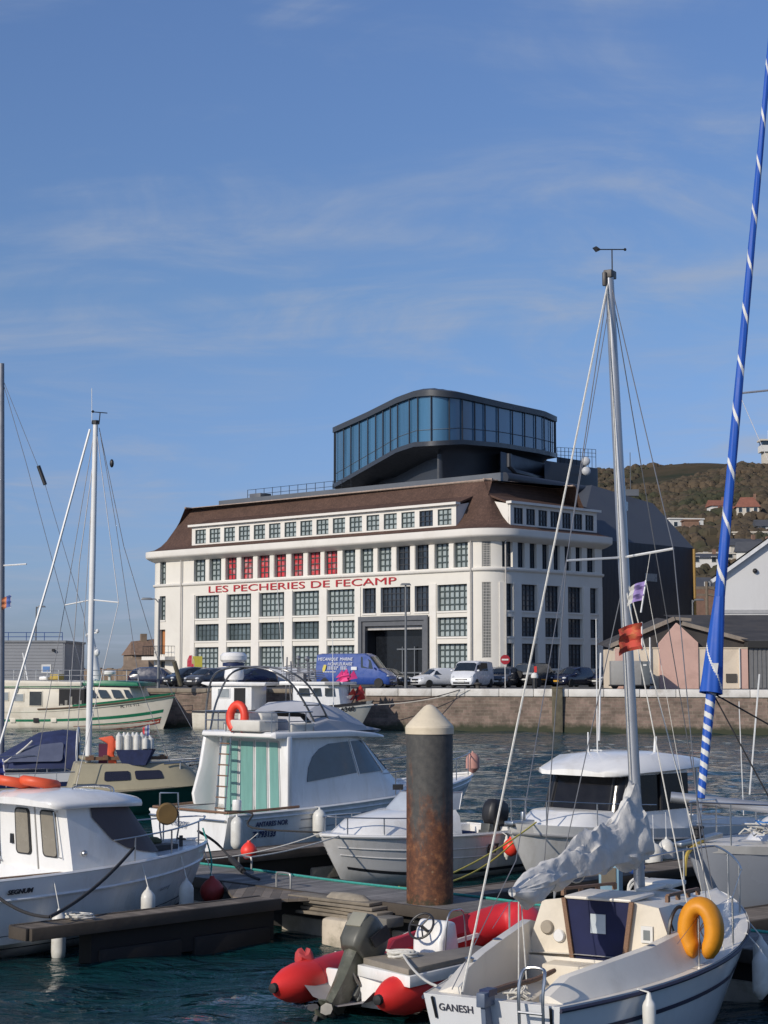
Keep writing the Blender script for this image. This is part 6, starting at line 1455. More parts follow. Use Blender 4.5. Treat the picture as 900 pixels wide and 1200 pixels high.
# ================================================================ C: WHITE CUDDY BOAT
cu = thing('cuddy_boat', 'small white open cuddy boat with a windscreen and black outboard behind the pile', 'motor boat', WN(26.6, -23.3), R(225))
H = Hull(4.9, 2.1, .86, 1.0, tw=.88, rake=.8, draft=.3, mid=.45, zm=.90, cw=.86, zc=.12, p=2.2, q=.75)
b = MB(); H.shell(b); b.build('hull', hullgrey, cu, ang=40)
b = MB(); H.rub(b, .03, .97, off=.01); b.build('gunwale', gel, cu)
for v in (.62, .76): b = MB(); H.rub(b, .012, v, t0=.05, t1=.97, off=.004); b.build('spray_rail', hullgrey, cu)
b = MB(); H.strip(b, 0, .96, .36, .41, 1, .005); H.strip(b, 0, .96, .36, .41, -1, .005); b.build('boot_stripe', mat('boot_black', (0, 0, 0)), cu)
b = MB(); H.deck(b, .45, 1, camber=.03, drop=.02); H.well(b, 0, .45, .20, .30, drop=.02); b.build('deck', gel, cu, ang=30)
bo = outline(2.0, 3.1, 4.45, .78, .72, .7); m1 = outline(2.0, 3.0, 4.1, .72, .64, .75); tp = outline(2.0, 2.7, 3.25, .6, .5, .8)
A_, M_, T_ = lift(bo, lambda x: H.sz(x/H.L)-.03), lift(m1, lambda x: 1.18), lift(tp, 1.32)
b = MB(); b.loft([A_, M_, T_], cap1=True); b.build('cuddy', gel, cu, ang=60)
b = MB(); b2 = outline(1.9, 2.35, 2.95, .62, .60, .6); t2 = outline(1.75, 2.1, 2.55, .56, .52, .6); B_, U_ = lift(b2, 1.30), lift(t2, 1.62)
b.loft([B_, U_], closed=False); b.build('windscreen', mat('clear_screen', (.42, .46, .50), .1, var=.1, spec=.9), cu)
b = MB(); b.tube(U_, .014, 6); 
for i in (0, 1, 4, len(b2)-5, len(b2)-2, len(b2)-1): b.tube([B_[i], U_[i]], .012, 6)
b.build('windscreen_frame', alu, cu)
b = MB(); rail(b, H, .62, .985, .30, (-1, 1), .10, 3, bow=True); b.build('pulpit', steel, cu)
b = MB(); b.box((1.3, -.55, .32), (1.8, -.1, .85)); b.box((1.3, .1, .32), (1.8, .55, .85)); b.build('seats', navy, cu, bevel=.05)
hull_text(H, cu, '817', 1.55, .66, .24, dkt, side=1, xs=.9, bold=.01)
hull_text(H, cu, 'rascal', 1.05, .70, .16, dkt, side=1, xs=1.1, shear=.3)
def outboard(o, x, y, z, m_cowl, m_leg, s=1.0, tilt=0.0, name='outboard_motor', label=None):
    e = thing(name, label, 'outboard motor', W(o, (x, y, z)), o.rotation_euler.z, tilt=(0, 0))
    e.rotation_euler = (0, 0, o.rotation_euler.z); M = Matrix.Rotation(tilt, 4, 'Y')
    b = MB(); b.M = M; rg = []
    for zz, l0_, l1_, w_ in ((.12, -.30, .16, .13), (.22, -.36, .20, .17), (.42, -.38, .20, .18), (.56, -.34, .16, .165), (.64, -.24, .08, .11)):
        rg.append([Vector((k[0], k[1], zz))*s for k in ((l0_, -w_*.6), (l0_+.06, -w_), (l1_-.06, -w_), (l1_, -w_*.5), (l1_, w_*.5), (l1_-.06, w_), (l0_+.06, w_), (l0_, w_*.6))])
    b.loft(rg, cap0=True, cap1=True); c_ = b.build('cowl', m_cowl, e, bevel=.02*s, seg=2)
    b = MB(); b.M = M; b.loft([[Vector((a, w_, zz))*s for a, w_ in ((-.16+f, -t_), (.10, -t_), (.12, 0), (.10, t_), (-.16+f, t_), (-.2+f, 0))] for zz, t_, f in ((.13, .09, -.06), (-.25, .07, 0), (-.6, .05, .02), (-.68, .05, .02))], cap0=True, cap1=True); b.build('leg', m_leg, e)
    b = MB(); b.M = M; b.prism([Vector(q)*s for q in ((-.26, -.05, -.60), (-.20, -.08, -.60), (.0, -.07, -.60), (.12, 0, -.60), (.0, .07, -.60), (-.20, .08, -.60), (-.26, .05, -.60))], (0, 0, .018*s)); b.build('cavitation_plate', m_leg, e)
    b = MB(); b.M = M; rgs = [[Vector((xx, rr*math.cos(2*PI*k/10), -.74+rr*math.sin(2*PI*k/10)))*s for k in range(10)] for xx, rr in ((.22, .004), (.18, .03), (.10, .05), (-.05, .055), (-.16, .045), (-.24, .03), (-.29, .008))]; b.loft(rgs, cap0=True, cap1=True)
    b.prism([Vector((-.06, -.008, -.78))*s, Vector((.06, -.008, -.78))*s, Vector((-.02, -.008, -.95))*s, Vector((-.10, -.008, -.92))*s], (0, .016*s, 0)); b.build('gearcase', m_leg, e)
    for k in range(3):
        b = MB(); a = 2*PI*k/3+.4; ca, sa = math.cos(a), math.sin(a); pts = []
        for r2_, w2 in ((.03, .02), (.08, .065), (.14, .075), (.18, .04), (.185, -.01), (.13, -.05), (.06, -.04)): pts.append(M @ (Vector((-.22+w2*.5, 0, -.74)) + Vector((0, r2_*ca-w2*sa, r2_*sa+w2*ca)))*s)
        b.prism(pts, M.to_3x3() @ Vector((-.012*s, 0, 0))); b.build('propeller_blade', mat('propeller_metal', (.11, .105, .095), .5, metal=.3), e)
    b = MB(); b.M = M; b.box((.08*s, -.12*s, -.28*s), (.20*s, .12*s, .12*s)); b.box((.18*s, -.14*s, -.34*s), (.24*s, .14*s, -.02*s)); b.tube([Vector((.1, -.12, .02))*s, Vector((.16, -.12, -.3))*s], .02*s, 6); b.build('clamp_bracket', mat('bracket_dark', (.08, .085, .08), .5, metal=.3), e, bevel=.01)
    return e
outboard(cu, .30, 0, .78, blackp, blackp, .95, R(-8), label='black outboard motor on the stern of the white cuddy boat')
hang(cu, H, 1.15, 1, 1, .55, 'thin white fender hanging on the cuddy boat side right of the pile', h=.34, r=.055)
p = WN(20.6, -24.0); buoy('bright red round buoy hanging at the cuddy boat bow', (p.x, p.y, .72), .15, mat('buoy_bright_red', (.80, .05, .03), .4), (p.x+.15, p.y+.1, 1.02))
p = atY(599, 993, 33.5); buoy('bright red round buoy between the cuddy boat stern and the hardtop boat bow', p, .16, mat('buoy_bright_red', (0, 0, 0)), p+Vector((.1, 0, .5)))

# ================================================================ D: HARDTOP BOAT
hb_ = thing('hardtop_boat', 'white hardtop cabin cruiser with dark windows behind the wrapped mainsail', 'motor boat', WN(30.6, -20.5), R(225))
H = Hull(7.0, 2.6, .95, 1.24, tw=.9, rake=1.0, draft=.4, mid=.45, zm=1.02, cw=.82, zc=.12, p=2.2, q=.75)
b = MB(); H.shell(b); b.build('hull', hullgrey, hb_, ang=40)
b = MB(); H.strip(b, 0, 1, .86, 1.0, -1, .012); H.strip(b, 0, 1, .86, 1.0, 1, .012); b.build('topside_band', gel, hb_)
b = MB(); H.rub(b, .03, .86, off=.015); b.build('rubbing_strake', mat('rub_grey', (.3, .3, .3), .6), hb_)
b = MB(); H.deck(b, .45, 1, drop=.05); H.well(b, 0, .45, .2, .40); b.build('deck', gel, hb_, ang=30)
bo = outline(4.5, 5.3, 6.25, .95, .85, .6); tp = outline(4.5, 5.1, 5.85, .86, .74, .6)
A_, T_ = lift(bo, lambda x: H.sz(x/H.L)-.06), lift(tp, 1.38)
b = MB(); b.loft([A_, T_], cap1=True); b.build('coachroof', gel, hb_, bevel=.03, ang=45)
bo = outline(3.05, 4.7, 5.15, 1.04, 1.0, .35); tp = outline(3.0, 4.45, 4.8, .98, .93, .35); A_, T_ = lift(bo, .95), lift(tp, 2.06)
b = MB(); b.loft([A_, T_], cap1=True); b.add([A_[0], A_[-1], T_[-1], T_[0]], [(0, 1, 2, 3)], False); b.build('wheelhouse', gel, hb_, ang=45)
n_ = len(bo); b = MB(); band(b, A_, T_, 1, n_-2, .36, .95, .015); band(b, A_, T_, 0, 1, .36, .95, .015); band(b, A_, T_, n_-2, n_-1, .36, .95, .015); b.build('windows', mat('smoked_glass', (.012, .012, .014), .15, var=.3, spec=.25), hb_)
b = MB()
for i in (1, 4, n_//2-2, n_//2+2, n_-5, n_-2): b.tube([A_[i].lerp(T_[i], .33)+Vector((.02, 0, 0)), A_[i].lerp(T_[i], .97)+Vector((.02, 0, 0))], .03, 6)
for s_ in (-1, 1): b.tube([(3.9, s_*1.035, 1.35), (3.85, s_*1.0, 2.05)], .03, 6)
build_split(b, 'window_post', mat('post_black', (.015, .015, .017), .5), hb_)
b = MB(); sec = []
for x, hw, z0, z1 in ((2.3, .90, 2.12, 2.2), (2.5, 1.02, 2.08, 2.30), (3.5, 1.12, 2.05, 2.40), (4.5, 1.10, 2.03, 2.36), (5.0, .98, 2.0, 2.19), (5.2, .75, 2.0, 2.10)):
    sec.append([Vector((x, y*hw, z)) for y, z in ((-1, z0+.03), (-.97, z0), (.97, z0), (1, z0+.03), (.98, z0+.1), (.8, z1-.03), (.35, z1+.01), (-.35, z1+.01), (-.8, z1-.03), (-.98, z0+.1))])
b.loft(sec, cap0=True, cap1=True); b.build('hardtop', gel, hb_, ang=40)
b = MB(); b.tube([(4.1, -.5, 2.28), (4.1, -.5, 2.75)], .015, 6); b.tube([(3.5, .6, 2.25), (3.45, .6, 2.68)], .03, 6); b.tube([(4.2, -.2, 2.28), (4.2, -.2, 4.9)], .014, 5, r2=.008); b.tube([(3.9, -.6, 2.4), (4.2, -.1, 2.42)], .015, 5); b.build('roof_antennas', alug, hb_)
b = MB(); rail(b, H, .60, .985, .42, (-1, 1), .10, 3, bow=True); b.build('pulpit', steel, hb_)
b = MB(); b.tube([(2.9, 1.15, 1.0), (2.72, 1.0, 2.08)], .022, 6); b.tube([(2.9, -1.15, 1.0), (2.72, -1.0, 2.08)], .022, 6); build_split(b, 'roof_strut', steel, hb_)
b = MB(); b.box((6.4, -.1, 1.18), (7.0, .1, 1.27)); b.tube([(6.6, 0, 1.2), (6.6, 0, 1.42)], .05, 6); b.build('anchor_gear', steel, hb_, bevel=.01)
fender('left one of the two plump white fenders hanging side by side behind the mast', atY(766, 1003, 31.0)+Vector((0, 0, 0)), h=.36, r=.16, top=atY(765, 955, 31.6))
fender('right one of the two plump white fenders hanging side by side behind the mast', atY(781, 998, 31.3), h=.36, r=.15, top=atY(780, 952, 31.9))
# power pedestal on the walkway
p = WN(n0-.35, -14.75, ZPT); o = thing('power_pedestal', 'pale blue service pedestal on the walkway behind the mast foot', 'service pedestal', p, R(-20))
b = MB(); b.box((-.14, -.12, 0), (.14, .12, .80)); b.box((-.17, -.15, .80), (.17, .15, .87)); b.build('body', mat('pedestal_blue', (.17, .30, .38), .5, var=.08), o, bevel=.015)
b = MB(); b.box((-.10, -.135, .45), (.10, -.121, .68)); b.build('socket_panel', mat('panel_dark', (.12, .10, .07), .5), o); b = MB(); b.box((-.11, -.135, .1), (.11, -.121, .35)); b.build('label_plate', wwhite, o)
b = MB(); ring_mesh(b, p+Vector((.32, -.3, .42)), .14, .02, (.3, -1, .1), 16, 6); ring_mesh(b, p+Vector((.36, -.33, .36)), .17, .018, (.2, -1, .3), 16, 6); ring_mesh(b, p+Vector((.42, -.3, .45)), .11, .02, (.5, -1, 0), 16, 6); tag(b.build('rope_coil', ropew), 'tangle of white hose loops hanging beside the blue pedestal', 'rope')
b = MB(); b.ball(p+Vector((.3, -.25, .70)), .12, 8, (1.1, .8, .8)); tag(b.build('blue_bag', mat('bag_blue', (.03, .09, .35), .5)), 'small crumpled blue bag beside the service pedestal', 'bag')
# ================================================================ GANESH (foreground sailboat)
gs = thing('sailboat', 'white sailing boat with navy companionway boards in the right foreground', 'sailboat', (0.98, 16.5, 0), R(60.0))
H = Hull(6.25, 2.34, .88, 1.22, tw=.60, rake=1.0, draft=.35, mid=.5, zm=.93, cw=.80, zc=.05, p=2.0, q=.8, trake=.28)
hw_ = mat('sailboat_hull_white', (.70, .71, .72), .2, var=.04, vscale=1, dirt=(.42, .42, .38, .3), dscale=1.0, coat=.3)
b = MB(); H.shell(b, vs=(0, .12, .24, .35, .45, .58, .7, .82, .92, 1)); b.build('hull', hw_, gs, ang=45)
b = MB(); H.rub(b, .022, .97, off=.008); b.build('rubbing_strake', mat('strake_navy', (.03, .03, .06), .6, var=.2), gs)
b = MB(); 
for s_ in (-1, 1): H.strip(b, .02, .97, .76, .795, s_, .006)
b.build('cove_stripe', mat('strake_navy', (0, 0, 0)), gs)
b = MB()
for s_ in (-1, 1): H.strip(b, .0, .97, .30, .42, s_, .006)
b.build('boot_stripe', navyp, gs)
dk = mat('deck_cream', (.72, .65, .53), .5, var=.05, vscale=2, dirt=(.42, .37, .28, .45), dscale=1.6)
dk2 = mat('deck_white', (.72, .675, .59), .4, var=.05, vscale=2, dirt=(.45, .40, .32, .4), dscale=1.6)
b = MB(); H.deck(b, .40, 1, camber=.04, drop=.01); H.well(b, 0, .40, .26, .40, drop=.01, aft=.16); b.build('deck', dk2, gs, ang=25)
# coamings: raised outer walls of the cockpit, sloping outwards
b = MB()
for s_ in (-1, 1):
    rows = []
    for x, hgt in ((.20, .06), (.5, .20), (1.1, .25), (1.9, .29), (2.62, .34), (3.1, .20), (3.6, .02)):
        hb1 = H.hb(x/H.L); z = H.sz(x/H.L)-.01
        rows.append([Vector((x, s_*(hb1-.10), z)), Vector((x, s_*(hb1-.24), z+hgt)), Vector((x, s_*(hb1-.34), z+hgt)), Vector((x, s_*(hb1-.36), z-.05 if x > 2.6 else .45))])
    b.loft(rows, closed=False, smooth=False); b.add(rows[0], [(0, 1, 2, 3)], False)
b.build('coaming', dk2, gs, ang=25)
b = MB()
for s_ in (-1, 1):
    y1 = lambda x: H.hb(x/H.L)-.36
    b.loft([[Vector((x, s_*y1(x), .40)), Vector((x, s_*y1(x), .66)), Vector((x, s_*(y1(x)-.42), .64)), Vector((x, s_*(y1(x)-.42), .40))] for x in (.30, .9, 1.6, 2.58)], closed=False, smooth=False, cap0=True)
b.box((.20, -.36, .40), (.62, .36, .62)); b.box((2.2, -.5, .40), (2.575, .5, .86)); b.build('cockpit_seats', dk, gs, bevel=.02, ang=30)
b = MB(); b.box((.75, -.28, .402), (2.5, .28, .42)); b.build('cockpit_sole', mat('sole_grey', (.34, .32, .28), .7, var=.15), gs)
# cabin trunk
bo = outline(2.6, 3.6, 5.15, .84, .80, .75); tp = outline(2.6, 3.5, 4.75, .66, .58, .8)
A_, T_ = lift(bo, lambda x: H.sz(x/H.L)-.03), lift(tp, lambda x: 1.46-.055*(x-2.6))
b = MB(); b.loft([A_, T_]); cen_ = [Vector((p_.x, 0, p_.z+.06)) for p_ in T_]
b.loft([T_, [Vector((p_.x*.985+.03, p_.y*.5, p_.z+.05)) for p_ in T_], [Vector((p_.x*.97+.06, p_.y*.02, p_.z+.065)) for p_ in T_]]); b.build('cabin_trunk', dk2, gs, ang=40)
BH = [(-.84, .40), (.84, .40), (.84, .90), (.78, 1.12), (.66, 1.46), (.33, 1.51), (0, 1.525), (-.33, 1.51), (-.66, 1.46), (-.78, 1.12), (-.84, .90)]
b = MB(); b.prism([(2.58, y, z) for y, z in BH], (.03, 0, 0)); b.build('cabin_bulkhead', dk, gs)
wb = mat('washboard_navy', (.012, .016, .058), .6, var=.25, vscale=3, spec=.25)
b = MB(); b.prism([(2.545, -.27, .87), (2.545, .27, .87), (2.545, .36, 1.50), (2.545, -.36, 1.50)], (.03, 0, 0)); cw_ = b.build('companionway_boards', wb, gs)
b = MB(); b.box((2.535, -.085, 1.16), (2.543, .085, 1.36)); b.build('notice', mat('notice_grey', (.50, .55, .57), .5), cw_)
b = MB(); b.obox((2.53, -.29, .87), (2.53, -.385, 1.51), .045, .04, up=(1, 0, 0)); b.obox((2.53, .29, .87), (2.53, .385, 1.51), .045, .04, up=(1, 0, 0)); build_split(b, 'companionway_frame', teak, gs)
b = MB(); b.box((2.52, -.38, 1.50), (3.2, .38, 1.535)); b.build('sliding_hatch', dk2, gs, bevel=.015); b = MB(); b.box((3.35, -.25, 1.51), (3.9, -.10, 1.545)); b.box((4.15, -.22, 1.47), (4.6, .22, 1.52)); b.build('deck_hatch', dk2, gs, bevel=.01)
for y, z, r0, m_ in ((.60, 1.18, .075, mat('speaker_tan', (.36, .31, .24), .8)), (.46, 1.10, .07, gel)):
    b = MB(); b.lathe([(.01, -.035), (r0*.8, -.035), (r0, -.015), (r0, 0)], (2.575, y, z), 20, 'x'); b.build('instrument', m_, gs)
b = MB(); b.box((2.555, -.60, 1.10), (2.575, -.47, 1.27)); b.build('instrument', wwhite, gs); b = MB(); b.box((2.548, -.57, 1.13), (2.556, -.50, 1.23)); b.build('display', mat('display_grey', (.2, .22, .22), .2), gs)
b = MB(); b.box((2.555, -.72, .92), (2.575, -.655, 1.14)); b.build('vent_slot', mat('slot_wood', (.22, .17, .1), .7), gs)
for s_ in (-1, 1):
    b = MB(); x0_, x1_ = 3.0, 4.2; y0_, y1_ = .60, .50; P = [Vector((x0_, s_*y0_, 1.49)), Vector((x1_, s_*y1_, 1.43))]
    b.obox(P[0]+Vector((0, 0, .05)), P[1]+Vector((0, 0, .05)), .035, .03); 
    for f in (0, .33, .66, 1): c = P[0].lerp(P[1], f); b.box((c.x-.03, c.y-.018, c.z-.02), (c.x+.03, c.y+.018, c.z+.05))
    b.build('handrail', teak, gs)
for s_ in (-1, 1):
    b = MB(); a0 = A_[0] if s_ < 0 else A_[-1]; a1 = A_[1] if s_ < 0 else A_[-2]; t0_ = T_[0] if s_ < 0 else T_[-1]; t1_ = T_[1] if s_ < 0 else T_[-2]
    q = [a0, a1, t1_, t0_] if s_ < 0 else [a1, a0, t0_, t1_]
    b.pane(q, .25, .85, .42, .8, off=.012, r=.05, thick=.015); b.build('cabin_window', glassd, gs)
# rudder, tiller, ladder
rb_ = mat('rudder_blue_grey', (.10, .13, .19), .5, var=.15)
b = MB(); b.prism([(-.05, -.025, .90), (-.16, -.025, .88), (-.02, -.025, -.2), (.22, -.025, -.2), (.12, -.025, .3)], (0, .05, 0)); b.box((-.20, -.045, .84), (.02, .045, .97)); b.M = None; rd_ = b.build('rudder', rb_, gs, bevel=.01)
b = MB(); b.obox((-.12, 0, .96), (.05, 0, .955), .10, .06); b.build('rudder_head', navyp, gs)
b = MB(); b.tube(spline([(-.05, 0, .95), (.4, -.01, .95), (.9, -.03, .93), (1.3, -.06, .965)], 4), [.032]*6+[.026]*6+[.022], 8); b.build('tiller', teak, gs)
b = MB(); b.box((-.02, -.22, .50), (.01, .0, .56)); b.tube([(-.05, -.03, .55), (-.05, -.2, .52)], .03, 6); b.build('rudder_fitting', mat('bronze', (.16, .10, .05), .4, metal=.6), gs)
b = MB(); P = [(-.04, -.34, .25), (-.10, -.34, .9), (-.06, -.34, 1.12), (.0, -.38, 1.20), (.0, -.54, 1.20), (-.06, -.58, 1.12), (-.10, -.58, .9), (-.04, -.58, .25)]
b.tube(spline(P, 4), .016, 8); b.tube([(-.11, -.34, .82), (-.11, -.58, .82)], .013, 6); b.tube([(-.07, -.34, .5), (-.07, -.58, .5)], .013, 6)
for y in (-.34, -.58): b.tube(spline([(-.10, y, .62), (-.02, y, .66), (.02, y, .35)], 4), .02, 6)
b.build('boarding_ladder', steel, gs)
text_mesh('lettering', 'GANESH', .10, mat('ganesh_letters', (.05, .05, .07), .5), gs, (.024, .55, .735), (0, -1, 0), (-.228, 0, 1), .003, xs=.95)
b = MB()
for y in (.60, -.62): b.tube([(-.02, y, .86), (-.02+.06, y*.97, .66)], .014, 5)
build_split(b, 'transom_strap', blackp, gs)
for x, s_ in ((.7, 1), (2.0, -1), (1.7, 1)):
    b = MB(); hb1 = H.hb(x/H.L)-.29; z = H.sz(x/H.L)+.14+.03*x; b.lathe([(.045, 0), (.035, .03), (.035, .06), (.05, .085), (.02, .10)], (x, s_*hb1, z), 14); b.build('winch', steel, gs)
b = MB(); x = .35; hb1 = H.hb(x/H.L)-.05; c = Vector((x, hb1-.02, H.sz(x/H.L)+.03)); ring_mesh(b, c+Vector((.1, -.1, .04)), .05, .01, (1, .2, 0), 12, 6, 0, PI*1.6); b.build('cleat', steel, gs)
# pulpit, stanchions
b = MB(); rail(b, H, .80, .985, .55, (-1, 1), .08, 2, bow=True)
for s_ in (-1, 1):
    for t in (.42, .60): b.tube([H.sheer(t, s_, .08), H.sheer(t, s_, .08, .5)], .012, 6)
    b.tube([H.sheer(.34, s_, .08, .3), H.sheer(.42, s_, .08, .5), H.sheer(.6, s_, .08, .5), H.sheer(.8, s_, .08, .55)], .004, 4)
b.build('pulpit', steel, gs)
# mast and rigging
Mi = (Matrix.Translation(gs.location) @ Matrix.Rotation(R(60.0), 4, 'Z')).inverted()
mb0 = Vector((3.72, 0, 1.48)); wb0 = W(gs, mb0); mt = Mi @ atY(714, 324, wb0.y-.05)
print('ganesh mast base px', (wb0.x/(wb0.y)*F+450), 'len', (mt-mb0).length, 'top local', mt)
mastset(gs, mb0, mt, .062)
b = MB(); b.box((mt.x-.06, mt.y-.05, mt.z-.02), (mt.x+.10, mt.y+.05, mt.z+.07)); b.tube([mt+Vector((-.07, .03, -.12)), mt+Vector((-.07, .03, .04))], .03, 6); b.build('masthead_fitting', mat('fitting_dark', (.10, .09, .08), .5), gs, bevel=.01)
b = MB(); r_i = Matrix.Rotation(R(-60), 3, 'Z'); ax = r_i @ Vector((1, 0, 0)); c = mt+Vector((.04, -.02, .32)); b.tube([mt+Vector((.04, -.02, 0)), c], .008, 5); b.tube([c-ax*.17, c+ax*.15], .007, 5); b.prism([c-ax*.18+Vector((0, 0, -.03)), c-ax*.12, c-ax*.18+Vector((0, 0, .04)), c-ax*.22+Vector((0, 0, .02))], (.01, .01, 0)); b.ball(c+ax*.15, .018, 6); b.build('wind_vane', blackp, gs)
s1, s2 = Mi @ atY(664, 657, 19.3), Mi @ atY(789, 643, 18.9)
def on_mast(f): return mb0.lerp(mt, f)
ms = on_mast(.535)
for s_ in (s1, s2): stay(gs, [ms, s_], .014, alug, 'spreader')
cpP, cpS = [H.sheer(.53, 1, .12), H.sheer(.56, 1, .12)], [Mi @ atY(832, 1071, 19.2), Mi @ atY(842, 1079, 19.7)]
cpS = [H.sheer(.50, -1, .14), H.sheer(.56, -1, .12)]
stay(gs, [mt, s2, cpS[0]], .006, wire); stay(gs, [mt, s1, cpP[0]], .006, wire)
stay(gs, [on_mast(.52), cpS[1]], .007, ropew); stay(gs, [on_mast(.50), cpP[1]], .006, wire); stay(gs, [on_mast(.50), H.sheer(.44, -1, .14)], .007, ropew)
stay(gs, [mt, (6.1, 0, 1.25)], .006, wire, 'forestay')
stay(gs, [mt, (.02, .30, .92)], .011, ropew, 'backstay'); stay(gs, [mt+Vector((0, 0, -.3)), (1.4, .4, 2.0), (.1, .45, .92)], .005, wire, 'topping_lift')
stay(gs, [mt+Vector((-.05, 0, -.1)), mb0+Vector((-.10, .02, .3))], .006, ropew, 'halyard'); stay(gs, [mt+Vector((.08, 0, -.1)), mb0+Vector((.11, -.02, .3))], .005, wire, 'halyard')
b = MB(); p_ = on_mast(.62); b.box((p_.x+.05, p_.y-.04, p_.z-.05), (p_.x+.12, p_.y+.04, p_.z+.05)); b.build('mast_light', alug, gs)
# boom + loosely wrapped mainsail
be = Mi @ atY(600, 1046, 17.35); g0 = mb0+Vector((-.10, 0, .52)); print('boom end local', be, 'boom len', (be-g0).length)
MB().tube([g0, be], .045, 10).build('boom', alu, gs)
rd = random.Random(11); rings = []; nr, na = 84, 44
dirb = (be-g0); Lb = dirb.length
for i in range(nr+1):
    f = i/nr; c = g0.lerp(be, f)
    top_h = .40*(1-f)**1.1+.08+.05*math.sin(f*14+1)*(1-f); 
    if f < .14: top_h += .12*(1-f/.14)**1.2
    bot_h = .12+.08*math.sin(f*9+.5)*(1-f*.5)+.05*math.sin(f*23); wd_ = .17*(1-.40*f)+.03*math.sin(f*17)
    if f > .9: k_ = (1-f)/.1; top_h *= .35+.65*k_; bot_h *= .5+.5*k_; wd_ *= .5+.5*k_
    sidev = dirb.cross(Vector((0, 0, 1))).normalized(); ring = []
    for j in range(na):
        a = 2*PI*j/na; ca, sa = math.cos(a), math.sin(a); h_ = top_h if sa > 0 else bot_h
        k = 1+.26*noise.noise(Vector((f*9, a*1.3, 2)))+.16*noise.noise(Vector((f*22, a*3.0+f*8, 5)))+.06*math.sin(a*5+f*16)-.24*abs(noise.noise(Vector((f*5+a*1.2, a*2.2-f*3, 9))))-.10*abs(noise.noise(Vector((f*9-a, a*5+f*4, 3))))+.09
        sag_ = .05*math.sin(f*12)
        ring.append(c + sidev*wd_*ca*k + Vector((0, 0, 1))*(h_*sa*k - (.10*abs(ca) if sa > 0 else 0)*(top_h/.4)) )
    rings.append(ring)
b = MB(); b.loft(rings, cap0=True, cap1=True); sl_ = b.build('furled_mainsail', sailc, gs, ang=28)
b = MB()
for f in (.12, .3, .52, .74, .9):
    c = g0.lerp(be, f); sv_ = dirb.cross(Vector((0, 0, 1))).normalized(); r1 = .17*(1-.45*f)+.02; b.tube([c+sv_*r1*math.cos(a)*.8+Vector((0, 0, 1))*(r1*.9*math.sin(a)-.02) for a in [2*PI*k/16 for k in range(16)]], .007, 5, closed=True)
b.build('sail_ties', ropew, sl_)
# collapsed sail hanging round the mast above the boom
b = MB(); rings = []
for i in range(15):
    f = i/14; c = mb0+Vector((-.10, 0, .40+f*.60)); r0 = (.30*(1-f)**.8+.05)*(.8+.25*math.sin(f*PI))
    rings.append([c+Vector((math.cos(a)*r0*(1+.35*noise.noise(Vector((a*2.2, f*3, 1))))-r0*.35, math.sin(a)*r0*.8*(1+.35*noise.noise(Vector((a*3, f*3, 4)))), .04*math.sin(a*3+f*5))) for a in [2*PI*k/18 for k in range(18)]])
b.loft(rings, cap0=True, cap1=True); so_ = b.build('sail_head', sailc, gs, ang=28); sd = so_.modifiers.new('s', 'SUBSURF'); sd.levels = 1; sd.render_levels = 1
# mainsheet / rope tangle in the cockpit
P = []; rd = random.Random(9)
for i in range(46): a = i*.9; P.append(Vector((.95+.12*math.cos(a)+rd.uniform(-.05, .05), .18+.10*math.sin(a)+rd.uniform(-.05, .05), .70+.10*rd.random()+.08*math.sin(i*.3))))
o = MB().tube(spline(P, 2), .009, 5).build('mainsheet', ropew, gs)
stay(gs, [be+Vector((.15, 0, -.06)), (.98, .18, .72)], .007, ropew, 'mainsheet'); stay(gs, [be+Vector((.2, 0, -.06)), (1.02, .10, .72)], .007, ropew, 'mainsheet')
# orange horseshoe on the starboard rail
c = Mi @ atY(826, 1103, 18.0); print('lifebuoy local', c)
o = thing('horseshoe_lifebuoy', 'yellow orange horseshoe lifebuoy strapped to the right side rail of the foreground sailboat', 'lifebuoy', W(gs, (2.62, -1.10, 1.27)), R(60+90))
yo = mat('lifebuoy_yellow_orange', (.72, .28, .01), .55, var=.12, vscale=5, dirt=(.45, .16, .01, .5), dscale=4)
b = MB(); rg = []
for k in range(25):
    a = R(-58+k*296/24); rr = .185; c_ = Vector((math.sin(a-PI/2+R(0))*0+rr*math.cos(a+PI/2-R(90)+R(0)), 0, 0)); 
    t = R(-70)+R(320)*k/24; cx, cz = rr*.78*math.cos(t), rr*1.3*math.sin(t)
    e = 1 if 0 < k < 24 else .75
    rg.append([Vector((cx+math.cos(t)*.095*math.cos(p_)*e, .095*math.sin(p_)*e*1.5, cz+math.sin(t)*.095*math.cos(p_)*e)) for p_ in [2*PI*j/12 for j in range(12)]])
b.loft(rg, cap0=True, cap1=True); b.build('float', yo, o, ang=50)
b = MB(); b.tube(spline([(-.16, -.12, .2), (.05, -.13, .0), (-.05, -.13, -.2), (.1, -.12, -.26)], 5), .007, 5); b.tube(spline([(.14, -.12, .22), (.0, -.13, .05), (.15, -.13, -.1)], 5), .006, 5); b.build('lanyard', ropew, o)
b = MB(); b.box((-.19, -.16, -.06), (-.11, -.10, .03)); b.build('light', gel, o, bevel=.015)
b = MB(); b.tube(spline([(2.45, -.80, 1.0), (2.5, -.82, 1.35), (2.65, -.86, 1.48), (2.85, -.92, 1.35), (2.95, -.98, 1.0)], 5), .02, 6); b.build('horseshoe_bracket', blackp, gs)
hang(gs, H, 1.25, 1, -1, .52, 'white fender on the near side of the foreground sailboat below the coaming', h=.5, r=.065, out=.09)
hang(gs, H, 4.35, 1, -1, .55, 'first white fender past the yellow horseshoe on the foreground sailboat', h=.44, r=.09)
hang(gs, H, 4.95, 1, -1, .60, 'white fender nearest the bow of the foreground sailboat, on its right side', h=.44, r=.09)
